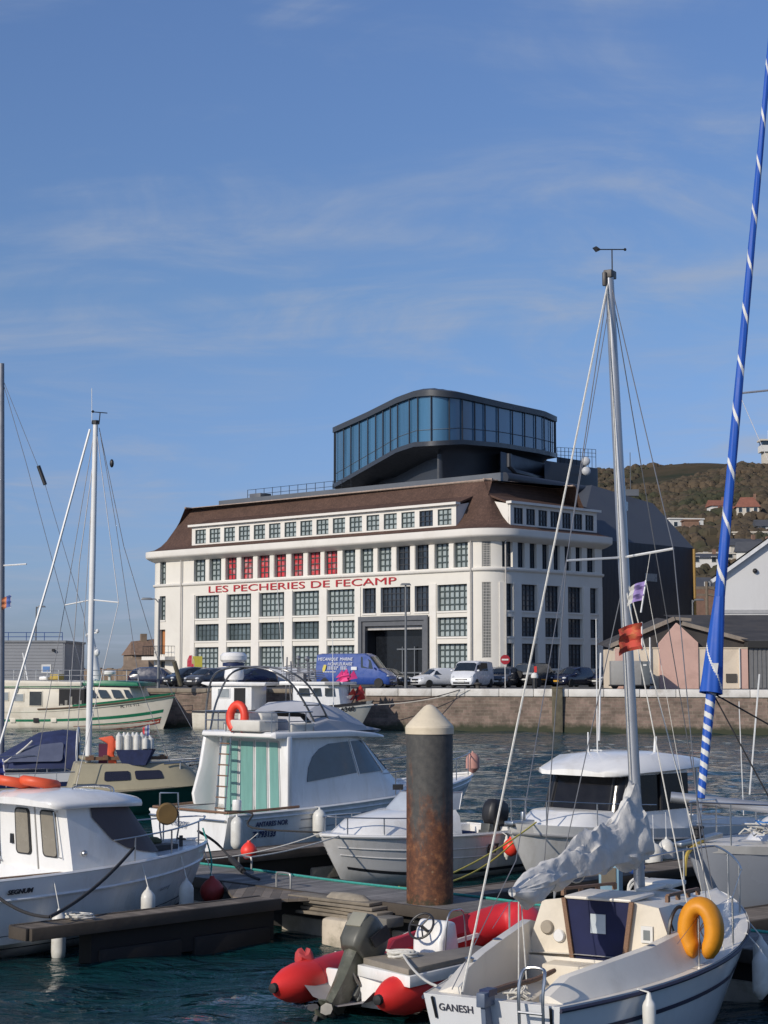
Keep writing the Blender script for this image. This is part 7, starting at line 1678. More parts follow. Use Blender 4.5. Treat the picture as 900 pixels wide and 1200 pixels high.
p = atZ(880, 1128, .25); b = MB(); b.lathe([(.02, -.32), (.09, -.26), (.11, -.1), (.11, .1), (.09, .26), (.02, .32)], (0, 0, 0), 14, 'x'); o = b.build('fender', fenderm); o.location = (p.x, p.y+.3, .15); o.rotation_euler = (0, 0, R(-30)); tag(o, 'white fender lying on its side on the water beyond the foreground sailboat bow', 'fender')
# flags on the rigging
pl, wl2 = mat('flag_purple', (.30, .22, .46), .8), mat('flag_offwhite', (.55, .54, .50), .8)
p = W(gs, s2).lerp(W(gs, mt), .0); a = atY(757, 680, 19.0); flag('f', 'small purple and white flag flying below the spreader of the tall mast', a+Vector((-.06, 0, -.35)), a, (-.17, .05, -.03), .21, [pl, pl, wl2], .03, 1)
stay(gs, [ms.lerp(s2, .55), Mi @ (a+Vector((.0, 0, 0))), cpS[0]+Vector((0, 0, .1))], .003, ropew, 'flag_halyard')
a = atY(752, 729, 18.7); fl_ = flag('f', 'red flag with faded gold emblem flying against the tall mast', a+Vector((0, 0, -.3)), a, (-.26, -.05, -.02), .28, [mat('flag_orange_red', (.60, .08, .05), .8, dirt=(.62, .33, .10, .8), dscale=9)], .03, 4)

# ================================================================ RED INFLATABLE
ri = thing('inflatable_boat', 'red inflatable dinghy with grey outboard tied between the pile and the sailboat', 'inflatable boat', (-.52, 20.45, 0), R(53))
rt = mat('red_hypalon', (.56, .022, .030), .5, var=.12, vscale=2.5, bump=.006, bscale=7, dirt=(.33, .03, .035, .5), dscale=1.5)
rt2 = mat('bright_red_hypalon', (.70, .03, .025), .45, var=.08)
rr = .235; ys_ = .70
P = [(.33, ys_, .26), (.5, ys_, .27), (.9, ys_+.02, .28), (1.9, ys_+.02, .31), (2.7, ys_-.06, .38), (3.3, ys_-.28, .50), (3.68, .22, .60), (3.78, 0, .64), (3.68, -.22, .60), (3.3, -ys_+.28, .50), (2.7, -ys_+.06, .38), (1.9, -ys_-.02, .31), (.9, -ys_-.02, .28), (.5, -ys_, .27), (.33, -ys_, .26)]
P = spline(P, 4); b = MB(); b.tube(P, rr, 18); b.build('tube', rt, ri, ang=60)
for s_ in (1, -1):
    b = MB(); b.lathe([(rr+.006, -.02), (rr+.004, -.22), (rr*.85, -.42), (rr*.55, -.58), (rr*.22, -.66)], (.35 if s_ > 0 else .50, s_*ys_, .26), 18, 'x'); b.build('tube_cone', rt2, ri)
    b = MB(); b.lathe([(rr*.26, -.64), (rr*.24, -.70), (.01, -.72)], (.35 if s_ > 0 else .50, s_*ys_, .26), 12, 'x'); b.build('cone_tip', rubber, ri)
b = MB(); b.tube([Vector(p_)+Vector((0, (1 if p_.y >= 0 else -1)*rr*.98 if abs(p_.y) > .3 else 0, 0)) + (Vector((rr*.98, 0, 0)) if abs(p_.y) <= .3 else Vector()) for p_ in P[2:-2]], .018, 6); b.build('rubbing_strake', mat('strake_dark_red', (.16, .012, .02), .7), ri)
flm = mat('rib_floor_grey', (.30, .28, .27), .7, var=.15)
b = MB(); b.loft([[Vector((x, y*k, z)) for y, z in ((-1, .3), (-.7, .16), (0, .08), (.7, .16), (1, .3))] for x, k in ((-.02, .52), (1, .52), (2, .52), (2.8, .44), (3.4, .15))], closed=False); b.build('floor', flm, ri)
b = MB(); b.box((.38, -.5, .02), (.44, .5, .42)); b.build('transom', gel, ri, bevel=.02)
b = MB(); b.obox((2.0, -.47, .36), (3.15, -.20, .50), .04, .05); b.obox((2.0, .47, .36), (3.15, .20, .50), .04, .05); b.obox((2.0, -.47, .36), (2.0, .47, .36), .04, .05); b.build('bow_locker_frame', gel, ri)
b = MB(); b.prism([(1.5, .48, .45), (1.7, .5, .58), (3.2, .42, .75), (3.0, .3, .55)], (.02, -.03, .0)); b.build('bow_dodger', mat('dark_red_fabric', (.22, .012, .03), .8, var=.2), ri)
TX = Matrix.Translation((.45, 0, 0))
b = MB(); b.M = TX; b.prism([(-.35, -.92, .51), (1.45, -.95, .51), (1.55, -.55, .51), (.75, -.42, .51), (.55, -.02, .51), (-.02, -.02, .51)], (0, 0, .07)); b.build('stern_platform', mat('platform_grey', (.24, .21, .17), .8, var=.2, bump=.01), ri, bevel=.015)
b = MB(); b.M = TX; b.prism([(-.38, -.96, .38), (1.48, -.98, .38), (1.58, -.53, .38), (.78, -.38, .38), (.57, -.0, .38), (-.1, .0, .38)], (0, 0, .128)); b.build('platform_edge', gel, ri, bevel=.01)
# console with wheel
b = MB(); b.M = TX; b.loft([[Vector((x, y, z)) for y in (-.2, .2) for x, z in (((1.28, .25), (1.30, .62), (1.40, .80), (1.60, .78), (1.70, .25)) if y < 0 else ((1.70, .25), (1.60, .78), (1.40, .80), (1.30, .62), (1.28, .25)))]], closed=True) if False else None
b.prism([(1.26, -.22, .22), (1.28, -.22, .62), (1.42, -.22, .86), (1.62, -.22, .82), (1.74, -.22, .22)], (0, .44, 0)); b.build('console', gel, ri, bevel=.05, seg=3)
b = MB(); b.M = TX; ring_mesh(b, (1.20, .02, .80), .17, .015, (-.8, 0, .55), 24, 8); 
for a in (0, 2.1, 4.2): 
    nrm = Vector((-.8, 0, .55)).normalized(); u = nrm.cross(Vector((0, 0, 1))).normalized(); v = nrm.cross(u)*-1; b.tube([Vector((1.20, .02, .80)), Vector((1.20, .02, .80))+(u*math.cos(a)+v*math.sin(a))*.17], .010, 6)
b.tube([(1.20, .02, .80), (1.33, .02, .72)], .02, 6); b.build('steering_wheel', blackp, ri)
b = MB(); b.M = TX; b.loft([[Vector((x, y*w_, z)) for y, z in ((-1, .22), (-1, z1), (1, z1), (1, .22))] for x, w_, z1 in ((.35, .20, .40), (.6, .22, .48), (.95, .22, .46), (1.1, .2, .38))], cap0=True, cap1=True, smooth=False); b.build('seat', mat('seat_mauve', (.42, .36, .40), .6), ri, bevel=.04, seg=3)
b = MB(); b.M = TX; b.tube(spline([(1.3, -.25, .3), (1.35, -.27, .9), (1.55, -.27, .98), (1.7, -.27, .9), (1.75, -.27, .4)], 4), .012, 6); b.build('console_rail', steel, ri)
ogrey = mat('engine_olive_grey', (.085, .085, .07), .45, var=.15, vscale=4, dirt=(.09, .09, .07, .5), dscale=3); oleg = mat('engine_leg_olive', (.10, .105, .075), .5, var=.3, vscale=5, dirt=(.30, .29, .24, .7), dscale=6)
e = outboard(ri, .42, .10, .42, ogrey, oleg, 1.0, R(44), label='grey green outboard motor tilted out of the water on the red inflatable')
b = MB(); b.M = Matrix.Rotation(R(46), 4, 'Y'); b.box((-.40, -.11, .34), (-.365, .11, .54)); b.build('cowl_vent', mat('vent_pale', (.28, .27, .21), .5), e, bevel=.01)
b = MB(); b.M = Matrix.Rotation(R(46), 4, 'Y'); b.prism([(-.25, -.215, .3), (-.1, -.215, .28), (.05, -.215, .55), (-.12, -.215, .6)], (0, .02, 0)); b.prism([(-.25, .20, .3), (-.1, .20, .28), (.05, .20, .55), (-.12, .20, .6)], (0, .02, 0)); b.build('side_decal', blackp, e)
b = MB()
for s_ in (1, -1):
    for k in range(5):
        x = 1.0+k*.5; yy = s_*(ys_+rr*.62); b.tube(spline([(x, yy, .29+rr*.84+.02*k), (x+.25, yy+s_*.06, .27+rr*.74+.02*k), (x+.5, yy, .29+rr*.84+.02*(k+1))], 4), .014, 5)
b.build('grab_line', ropew, ri)
build_split((lambda b: [b.lathe([(.03, 0), (.055, .004), (.06, .012), (.03, .02)], (1.0+k*.5, s_*(ys_+rr*.45), .27+rr*.87+.02*k), 10) for k in range(6) for s_ in (1, -1)] and b)(MB()), 'grab_line_patch', mat('patch_dark_red', (.30, .012, .018), .6), ri)
b = MB(); rq = random.Random(12)
for k in range(16):
    c = Vector((rq.uniform(-.02, .22), rq.uniform(-.16, .16), rq.uniform(-.30, .05))); b.tube(spline([c, c+Vector((rq.uniform(-.1, .1), rq.uniform(-.1, .1), rq.uniform(-.12, .1))), c+Vector((rq.uniform(-.12, .12), rq.uniform(-.1, .1), rq.uniform(-.15, .05)))], 3), rq.uniform(.008, .02), 6)
b.build('clamp_fittings', mat('fittings_metal', (.20, .19, .17), .45, metal=.5, var=.4, vscale=20), e)
coil('coil of grey rope on the stern platform of the red inflatable', W(ri, (.75, -.35, .57)), .15, ropew, 6, .016)
b = MB(); p = W(ri, (.35, .80, .53)); b.loft([[p+Vector((r0*math.cos(a)*(1+.5*noise.noise(Vector((a, z*9, 1)))), r0*.8*math.sin(a)*(1+.5*noise.noise(Vector((a*2, z*9, 4)))), z+.04*math.sin(a*2+z*20))) for a in [2*PI*k/14 for k in range(14)]] for r0, z in ((.10, -.07), (.12, -.03), (.10, .02), (.07, .05), (.03, .06))], cap0=True, cap1=True)
tag(b.build('red_bailer', mat('bailer_red', (.50, .06, .06), .6)), 'small crumpled red bag lying on the left tube of the inflatable', 'bag')
# ---- mooring ropes
rope('black rope from the pilothouse boat side down to the finger pontoon', sag(W(bp1, (1.6, -1.1, 1.02)), (-4.35, 23.15, ZPT+.12), .12), .022, ropeb)
rope('black mooring rope from the finger pontoon up to the pilothouse boat foredeck', sag((-4.35, 23.15, ZPT+.12), W(bp1, (4.2, -1.05, 1.25)), .10), .024, ropeb)
rope('black rope with a rubber snubber from the pilothouse boat bow to the walkway', spline([W(bp1, (6.2, -.05, 1.30)), WN(19.3, -23.3, .98), WN(18.9, -22.2, .66), WN(18.5, -21.3, .62)], 6), .022, ropeb)
b = MB(); b.tube([WN(19.05, -22.65, .80), WN(18.85, -22.1, .66)], .05, 8); tag(b.build('mooring_snubber', rubber), 'black rubber mooring snubber on the rope over the walkway', 'snubber')
rope('dark mooring rope from the flybridge boat stern corner to the finger pontoon', spline([W(fly, (.05, -1.15, 1.0)), W(fly, (.5, -1.5, .95)), W(fly, (.3, -1.75, .68)), WN(24.6, -26.0, ZPT+.05), WN(25.0, -24.5, ZPT+.04)], 6), .022, ropeb)
b = MB(); rr_ = random.Random(2); P = [WN(25.0, -24.4, ZPT+.03)+Vector((.14*math.cos(i*.8)*rr_.uniform(.5, 1), .14*math.sin(i*.8)*rr_.uniform(.5, 1), .004*i)) for i in range(30)]; rope('heap of black rope on the brown finger pontoon beside the flybridge boat', P, .018, ropeb, 'rope_heap')
rope('green rope hanging from the pilothouse boat bow', spline([W(bp1, (6.25, -.1, 1.35)), W(bp1, (6.3, -.25, .9)), W(bp1, (6.25, -.3, .62))], 5), .014, ropeg)
rope('yellow mooring rope sagging from the cuddy boat stern towards the pile', sag(W(cu, (.3, .95, .9)), WN(n0-.1, -19.0, ZPT+.03), .35), .014, ropey)
rope('red rope hanging from the cuddy boat cabin side', spline([W(cu, (3.45, .80, 1.22)), W(cu, (3.45, 1.02, 1.0)), W(cu, (3.5, 1.08, .5))], 5), .02, mat('red_rope', (.38, .04, .06), .9))
rope('white rope from the cuddy boat bow to the walkway hoop', sag(W(cu, (4.6, .25, .98)), WN(n0-.1, -22.6, ZPT+.2), .05), .013, ropew)
rope('white rope from the cuddy boat bow towards the red buoy', sag(W(cu, (4.8, -.1, 1.0)), WN(n0+.2, -24.0, ZPT+.05), .08), .013, ropew)
rope('yellow rope hanging from the bow of the hardtop boat', sag(W(hb_, (6.6, .3, 1.25)), WN(n0+.1, -18.8, ZPT+.02), .1), .014, ropey)
rope('grey rope from the foreground sailboat stern to the inflatable platform', sag(W(gs, (.2, .68, .92)), W(ri, (.75, -.35, .62)), .06), .014, ropew)
p = atZ(600, 1045, 0.85); b = MB(); rr_ = random.Random(8); P = [W(ri, (3.75, -.05, .92))+Vector((rr_.gauss(0, .05), rr_.gauss(0, .05), .02+rr_.random()*.10)) for i in range(26)]; rope('knot of yellow and white rope on the bow of the red inflatable', spline(P, 2), .012, ropey, 'rope_knot')

# ================================================================ GREY YACHT, RIGHT EDGE
yt = thing('yacht', 'large grey white yacht cut by the right edge with a blue and white furled headsail', 'yacht', WN(31.2, -15.0), R(225))
H = Hull(10.0, 3.2, 1.15, 1.42, tw=.7, rake=1.1, draft=.5, mid=.5, zm=1.18, cw=.80, zc=.0, p=2.0, q=.85)
b = MB(); H.shell(b); b.build('hull', mat('yacht_hull_grey', (.42, .44, .47), .3, var=.05, vscale=.8, dirt=(.30, .31, .31, .5), dscale=.6), yt, ang=45)
b = MB(); H.deck(b, 0, 1, camber=.06, drop=.03); b.build('deck', dk2, yt)
b = MB(); 
for s_ in (-1, 1): H.strip(b, 0, 1, .93, 1.0, s_, .012)
b.build('toe_rail', mat('toe_rail_cream', (.6, .58, .53), .5), yt)
b = MB()
for s_ in (-1, 1): H.strip(b, 0, .96, .28, .42, s_, .006)
b.build('boot_stripe', navyp, yt)
bo = outline(2.5, 6.0, 8.1, 1.05, .9, .8); tp = outline(2.6, 5.8, 7.6, .85, .7, .85); A_, T_ = lift(bo, lambda x: H.sz(x/H.L)-.05), lift(tp, 1.62)
b = MB(); b.loft([A_, T_], cap1=True); b.build('coachroof', gel2, yt, bevel=.03, ang=45)
b = MB(); band(b, A_, T_, len(bo)-2, len(bo)-1, .35, .75, .014); b.build('cabin_window', glassd, yt)
b = MB(); rail(b, H, .72, .985, .60, (-1, 1), .10, 3, bow=True, mid=True, r=.014); b.build('pulpit', steel, yt)
b = MB()
for s_ in (-1, 1):
    for t in (.3, .45, .6): b.tube([H.sheer(t, s_, .1), H.sheer(t, s_, .1, .6)], .013, 6)
    for h in (.3, .6): b.tube([H.sheer(.2+.55*i/8, s_, .1, h) for i in range(9)], .004, 4)
b.build('guard_rail', steel, yt)
Mi2 = (Matrix.Translation(yt.location) @ Matrix.Rotation(R(225), 4, 'Z')).inverted()
fb0 = Vector((9.75, 0, 1.48)); w0 = W(yt, fb0); print('yacht bow px', w0.x/w0.y*F+450)
# furled headsail up the forestay
tow = None
for k in range(200):
    t_ = k*.02; q_ = Vector((w0.x+S2*t_, w0.y+S2*t_, 0)); d = ray(900, 90)
    z_ = EYE + d.z/d.y*q_.y
    if abs(d.x/d.y*q_.y-q_.x) < .02: tow = Vector((q_.x, q_.y, z_)); break
if tow is None: tow = Vector((w0.x+2.2, w0.y+2.2, 13.5))
tl = Mi2 @ tow; tl = fb0 + (tl-fb0)*1.12; dv = tl-fb0; print('forestay top', tl, dv.length)
sblue = mat('sail_uv_blue', (.012, .085, .42), .6, var=.08); swhite = mat('sail_white_band', (.66, .66, .63), .7)
def tw_tube(b, f0, f1, r0, r1, turns, phase, wfrac, segs, m_a, m_b, na=24):
    rgs = []
    for i in range(segs+1):
        f = f0+(f1-f0)*i/segs; c = fb0+dv*f; r_ = r0+(r1-r0)*i/segs
        u = dv.normalized().cross(Vector((0, 1, 0))).normalized(); v = dv.normalized().cross(u)
        rgs.append([c+(u*math.cos(2*PI*j/na)+v*math.sin(2*PI*j/na))*r_*(1+.04*math.sin(f*40+j)) for j in range(na)])
    base = b.add([p_ for r in rgs for p_ in r], [], True)
    for i in range(segs):
        f = (i+.5)/segs
        for j in range(na):
            ph = (j/na + f*turns + phase) % 1.0; b.m = m_b if ph < wfrac else m_a
            b.f.append((base+i*na+j, base+i*na+(j+1) % na, base+(i+1)*na+(j+1) % na, base+(i+1)*na+j)); b.sm.append(True); b.mi.append(b.m)
def frac_at(py):     # fraction up the stay whose picture row is py
    best = min(range(1000), key=lambda k: abs((lambda q: 600 - F*((q.z-EYE)*math.cos(PITCH)-q.y*math.sin(PITCH))/(q.y*math.cos(PITCH)+(q.z-EYE)*math.sin(PITCH)))(W(yt, fb0+dv*k/1000))-py)); return best/1000
fa, fm, fs = frac_at(935), frac_at(812), frac_at(700)
b = MB(); tw_tube(b, fa, fm, .055, .075, 8.5, 0, .42, 200, 0, 1, 32); b.build('furled_headsail_foot', [sblue, swhite], yt, ang=60)
b = MB(); tw_tube(b, fm, fs, .17, .078, .9, .2, .035, 80, 0, 1, 48); tw_tube(b, fs, 1.0, .078, .036, 12, .1, .12, 460, 0, 1, 40); b.build('furled_headsail', [sblue, swhite], yt, ang=60)
b = MB(); c = fb0+dv*fm; b.tube([c+Vector((0, 0, -.02)), c+Vector((-.25, 0, .0))], .012, 5); b.build('clew_ring', steel, yt)
b = MB(); q_ = W(yt, fb0+dv*(fm+.028)); q1 = Mi2 @ (q_+Vector((-.02, -.20, .05))); ttt = [Mi2 @ (q_+v_) for v_ in (Vector((-.045, -.19, .07)), Vector((.045, -.19, .07)), Vector((0.02, -.205, -.09)))]; b.prism(ttt, Mi2.to_3x3() @ Vector((0, .01, 0))); b.build('sail_badge', swhite, yt)
stay(yt, [fb0, fb0+dv*fa], .03, alu, 'furler_drum_spar'); b = MB(); b.lathe([(.02, 0), (.10, .0), (.10, .03), (.06, .04), (.06, .12), (.10, .13), (.10, .16), (.02, .17)], tuple(fb0+Vector((0, 0, .02))), 16); b.build('furler_drum', blackp, yt)
c = fb0+dv*fm; stay(yt, [c+Vector((-.05, 0, .0)), (5.2, .9, 1.8)], .014, ropeb, 'jib_sheet'); stay(yt, [c+Vector((-.05, 0, 0)), (8.5, .75, 1.5)], .012, ropeb, 'jib_sheet')
# spreader of its mast that reaches into view
a = Mi2 @ atY(866, 461, 31.0); c = Mi2 @ atY(905, 457, 30.0); stay(yt, [a, c+(c-a)*1.5], .02, alu, 'spreader'); 
mstf = Vector((5.9, 0, 1.6)); mtop = Vector((5.9, 0, 15.2)); mastset(yt, mstf, mtop, .08); stay(yt, [tl, mtop], .006, wire, 'forestay')
stay(yt, [a, (5.5, 1.45, 1.3)], .006, wire)
bm_ = [Mi2 @ atY(786, 934, 28.2), Mi2 @ atY(905, 947, 28.0)]; 
MB().tube([bm_[0], bm_[1], bm_[1]+(bm_[1]-bm_[0])*.6], .085, 12).build('spinnaker_pole', alu, yt)
P = []; rd = random.Random(4)
for i in range(70): P.append(Vector((8.2+rd.gauss(0, .28), .35+rd.gauss(0, .22), 1.48+rd.random()*.16)))
MB().tube(P, .012, 5).build('rope_pile', ropew, yt); P = [Vector((8.1+rd.gauss(0, .25), .35+rd.gauss(0, .2), 1.48+rd.random()*.18)) for i in range(40)]; MB().tube(P, .012, 5).build('rope_pile', mat('blue_rope', (.04, .16, .42), .9), yt)
b = MB(); b.obox((9.2, 0, 1.5), (10.25, 0, 1.42), .14, .07); b.build('bow_roller', steel, yt, bevel=.01)
b = MB(); b.tube(spline([(9.7, .05, 1.45), (10.15, .1, 1.3), (10.3, .15, 1.0)], 4), .03, 6); b.build('anchor_strap', mat('strap_ochre', (.42, .30, .06), .7), yt)
b = MB(); p_ = H.pt(.80, .72, 1, .02); ring_mesh(b, p_, .10, .012, (0, 1, 0), 14, 6, sq=.7); b.build('hull_fitting', steel, yt)
b = MB()
for (a, c, s_, nm) in ((890, 860, 0, 0),):
    pass
# thin masts of yachts off to the right, seen as lines against the quay
for k, (px0, py0, px1, py1, Y_, r_m, lab) in enumerate(((878, 905, 890, 790, 40, .02, 'thin pale antenna mast rising left of the right edge over the quay'), (871, 930, 866, 822, 41, .012, 'very thin pale rod standing in front of the quay wall at the right'))):
    tag(MB().tube([atY(px0, py0, Y_)+Vector((0, 0, -.5)), atY(px1, py1, Y_)], r_m, 5).build('thin_mast', alug), lab, 'mast')
# ================================================================ SAILBOATS AT LEFT, MIDDLE DISTANCE
sb = thing('motor_sailer', 'dark green hulled sailing cruiser with beige cabin and tall mast on the left', 'sailboat', (-13.6, 46.6, 0), R(14))
H = Hull(9.6, 2.9, .72, .95, tw=.65, rake=.9, draft=.4, mid=.5, zm=.70, cw=.85, zc=0, p=2.0, q=.8)
bei = mat('cabin_beige', (.33, .295, .20), .6, var=.08, vscale=2, dirt=(.25, .21, .14, .4), dscale=1)
b = MB(); H.shell(b); b.build('hull', greend, sb, ang=45)
b = MB(); H.rub(b, .035, .97, off=.01); b.build('rubbing_strake', mat('strake_buff', (.35, .30, .2), .7), sb)
b = MB(); H.deck(b, 0, 1, drop=.02); b.build('deck', bei, sb)
bo = outline(5.2, 7.9, 8.9, 1.05, .95, .5); tp = outline(5.4, 7.6, 8.3, .90, .8, .5); A_, T_ = lift(bo, lambda x: H.sz(x/H.L)-.04), lift(tp, 1.44)
b = MB(); b.loft([A_, T_], cap1=True); b.build('cabin', bei, sb, bevel=.04, ang=40)
q = [A_[0], A_[1], T_[1], T_[0]]
for u0_, u1_ in ((.32, .60), (.66, .96)): b = MB(); b.pane(q, u0_, u1_, .38, .72, off=.02, r=.05, thick=.03); b.build('cabin_window', mat('cabin_window_navy', (.02, .02, .035), .3), sb)
b = MB(); b.box((5.6, -.72, 1.53), (7.8, -.60, 1.62)); 
for i in range(6): b.box((5.7+i*.38, -.75, 1.535), (5.82+i*.38, -.55, 1.66))
b.build('handrail', teak, sb)
b = MB(); b.box((5.5, -.5, 1.53), (5.9, .5, 1.62)); b.build('hatch', bei, sb, bevel=.03)
b = MB(); rail(b, H, .80, .99, .6, (-1, 1), .1, 2, bow=True, r=.02); rail(b, H, .05, .55, .55, (-1,), .1, 5, r=.015); b.build('pulpit', steel, sb)
Mi = (Matrix.Translation(sb.location) @ Matrix.Rotation(R(14), 4, 'Z')).inverted()
mb0 = Mi @ atY(103, 905, 48.0); mt = Mi @ atY(112, 497, 48.2); mastset(sb, mb0+Vector((0, 0, -.2)), mt, .085, m=alug)
b = MB(); b.tube([mt, mt+Vector((0, 0, .1))], .11, 8); b.build('masthead_fitting', blackp, sb)
b = MB(); c = mt+Vector((.12, 0, .32)); b.tube([mt+Vector((.1, 0, .05)), c], .015, 5); b.tube([c-Vector((.2, 0, -.02)), c+Vector((.2, 0, 0))], .014, 5); b.ball(c-Vector((.2, 0, -.03)), .04, 6); b.build('wind_vane', blackp, sb)
b = MB(); b.tube([mt+Vector((-.1, 0, 0)), mt+Vector((-.12, 0, 1.0))], .010, 5); b.build('antenna', alug, sb)
s1, s2 = Mi @ atY(76, 709, 48.4), Mi @ atY(139, 706, 47.6); mid = mb0.lerp(mt, .49)
for s_ in (s1, s2): stay(sb, [mid, s_], .02, alug, 'spreader')
stay(sb, [mt+Vector((-.15, 0, -.15)), Mi @ atY(60, 670, 48), Mi @ atY(0, 872, 47.6)], .035, alug, 'furled_staysail'); 
stay(sb, [mt, s2, H.sheer(.55, -1, .1)], .010, wire); stay(sb, [mt, s1, H.sheer(.45, 1, .1)], .010, wire)
stay(sb, [mb0.lerp(mt, .93), Mi @ atY(93, 660, 48), Mi @ atY(76, 905, 48)], .012, wire, 'halyard'); stay(sb, [mb0.lerp(mt, .97), Mi @ atY(97, 760, 48), Mi @ atY(88, 905, 48)], .010, wire, 'halyard')
stay(sb, [mt+Vector((.1, 0, -.1)), Mi @ atY(145, 640, 48.4), Mi @ atY(190, 790, 48.8), (9.3, 0, 1.0)], .010, wire, 'forestay'); stay(sb, [mt+Vector((.1, 0, -.1)), Mi @ atY(135, 610, 48.4), Mi @ atY(163, 800, 48.8), (8.0, -.4, 1.2)], .009, wire)
b = MB(); p = Mi @ atY(131, 543, 48.3); b.ball(p, .06, 8, (1, 1, 2)); b.build('radar_reflector', blackp, sb)
b = MB(); q_ = Mi @ atY(78, 880, 48); b.build if False else None
def stack(label, c, s):
    o = thing('fender_basket', label, 'fender basket', c); rdm = random.Random(1)
    b = MB(); b.loft([[Vector((x*k, y*k*.7, z)) for x, y in ((-.50, -.4), (.50, -.4), (.56, 0), (.50, .4), (-.50, .4))] for k, z in ((.6, 0), (1.0, .42))], cap0=True, smooth=False); b.build('basket', navy, o)
    for i in range(8):
        b = MB(); x = -.42+.12*i; h = .30 if i < 6 else .17; b.lathe([(.02, -h), (.08, -h*.8), (.09, 0), (.085, h*.7), (.05, h*.8), (.02, h)], (x, -.12+.1*(i % 2), .58), 10); b.build('white_roll', fenderm, o)
p = atY(158, 903, 47.6); stack('bundle of white fenders standing in a navy cover on the green sailboat cabin', (p.x, p.y, 1.54-.15), 1)
b = MB(); p = atY(176, 905, 47.8); b.tube([p+Vector((0, 0, -.3)), atY(176, 862, 47.8)], .03, 6); b.box((p.x-.22, p.y-.08, p.z+.1), (p.x-.04, p.y+.08, p.z+.9)); tag(b.build('instrument_post', alug), 'white post with a small grey box on the green sailboat foredeck', 'post')
p = atY(175, 849, 47.9); flag('f', 'small French tricolour on the post of the green sailboat', p+Vector((0, 0, -.5)), p, (-.18, 0, -.04), .30, [fb, fw, fr2], .03, 6)
p = atY(176, 848, 47.9)
b = MB(); c = atY(231, 915, 49.0); b.tube([c, atY(233, 895, 49), atY(222, 897, 49.1)], .03, 6); b.tube([c, atY(240, 893, 49), atY(243, 920, 49)], .03, 6); b.tube([atY(228, 925, 49), atY(243, 886, 49)], .04, 6); b.ball(c+Vector((.1, 0, .1)), .16, 8); tag(b.build('bow_anchor', blackp), 'black anchor and windlass gear at the bow of the green sailboat', 'anchor')
c = atY(125, 876, 47.5); o = thing('horseshoe_lifebuoy', 'folded orange lifebuoy hanging behind the mast of the green sailboat', 'lifebuoy', c)
b = MB(); b.prism([(-.25, 0, .25), (.15, 0, .32), (.30, 0, .1), (.18, 0, -.15), (.28, 0, -.42), (.05, 0, -.48), (.0, 0, -.15), (.02, 0, .1)], (0, .12, 0)); b.build('float', orangev, o, bevel=.04)
b = MB(); b.box((-.22, .0, -.55), (.02, .1, .1), rot=.1); b.build('cover', mat('maroon_cover', (.10, .02, .05), .8), o)
# boat with navy sprayhood behind
ys = thing('sprayhood_yacht', 'white yacht with navy sprayhood at the left edge behind the green sailboat', 'yacht', (-8.3, 53.6, 0), R(188))
H = Hull(11.0, 3.3, 1.0, 1.1, tw=.7, rake=1.0, draft=.5, mid=.5, zm=.92, cw=.85, zc=0, p=2.0, q=.8)
b = MB(); H.shell(b); b.build('hull', gel2, ys, ang=45)
b = MB(); 
for s_ in (-1, 1): H.strip(b, 0, .98, .62, .80, s_, .008)
b.build('hull_stripe', navyp, ys)
b = MB(); H.deck(b, 0, 1); b.build('deck', gel2, ys)
bo = outline(3.6, 8.0, 10.2, 1.1, .95, .8); tp = outline(3.6, 7.7, 9.4, .9, .75, .85); A_, T_ = lift(bo, .9), lift(tp, 1.28); b = MB(); b.loft([A_, T_], cap1=True); b.build('coachroof', gel2, ys, ang=40)
b = MB(); band(b, A_, T_, len(bo)-2, len(bo)-1, .3, .75, .015); b.build('cabin_window', glassd, ys)
def hood(o, x0_, x1_, hw, z0, z1):
    b = MB(); rg = []
    for x, k in ((x0_, .0), (x0_+.35*(x1_-x0_), .55), (x0_+.6*(x1_-x0_), .92), (x0_+.85*(x1_-x0_), 1.0), (x1_, .96)):
        rg.append([Vector((x, hw*math.cos(t)*(.8+.2*k), z0+(z1-z0)*k*max(0, math.sin(t))**.6+.05)) for t in [PI*j/12 for j in range(13)]])
    b.loft(rg, closed=False); return b.build('sprayhood', navy, o, ang=60)
hd = hood(ys, 3.9, 1.0, 1.35, 1.0, 2.1)
b = MB(); rgx = []
b.pane([Vector((3.2, 1.30, 1.15)), Vector((1.3, 1.36, 1.15)), Vector((1.3, 1.10, 1.85)), Vector((2.5, 1.02, 1.70))], .05, .95, .1, .9, off=.10, r=.1); b.build('hood_window', mat('hood_vinyl', (.10, .11, .16), .2, spec=.8), hd)
b = MB(); c = [Vector((.98, 1.35*math.cos(t), 1.15+1.05*max(0, math.sin(t))**.6)) for t in [PI*j/12 for j in range(13)]]; b.tube(c, .035, 6); b.build('hood_arch', alug, hd)
Mi = (Matrix.Translation(ys.location) @ Matrix.Rotation(R(188), 4, 'Z')).inverted()
mb0 = Mi @ atY(1.5, 915, 53.5); mt = Mi @ atY(2.0, 426, 53.5); mastset(ys, mb0+Vector((0, 0, -.3)), mt, .10, m=mat('grey_mast', (.20, .21, .24), .4, metal=.4))
b = MB(); 
for f in (.25, .40, .55, .70, .86): p = mb0.lerp(mt, f); b.tube(spline([p+Vector((.08, 0, 0)), p+Vector((.2, 0, .03)), p+Vector((.1, 0, .12))], 3), .02, 5)
build_split(b, 'mast_step', wire, ys)
mid = mb0.lerp(mt, .51); stay(ys, [mid, Mi @ atY(31, 661, 53)], .025, alug, 'spreader')
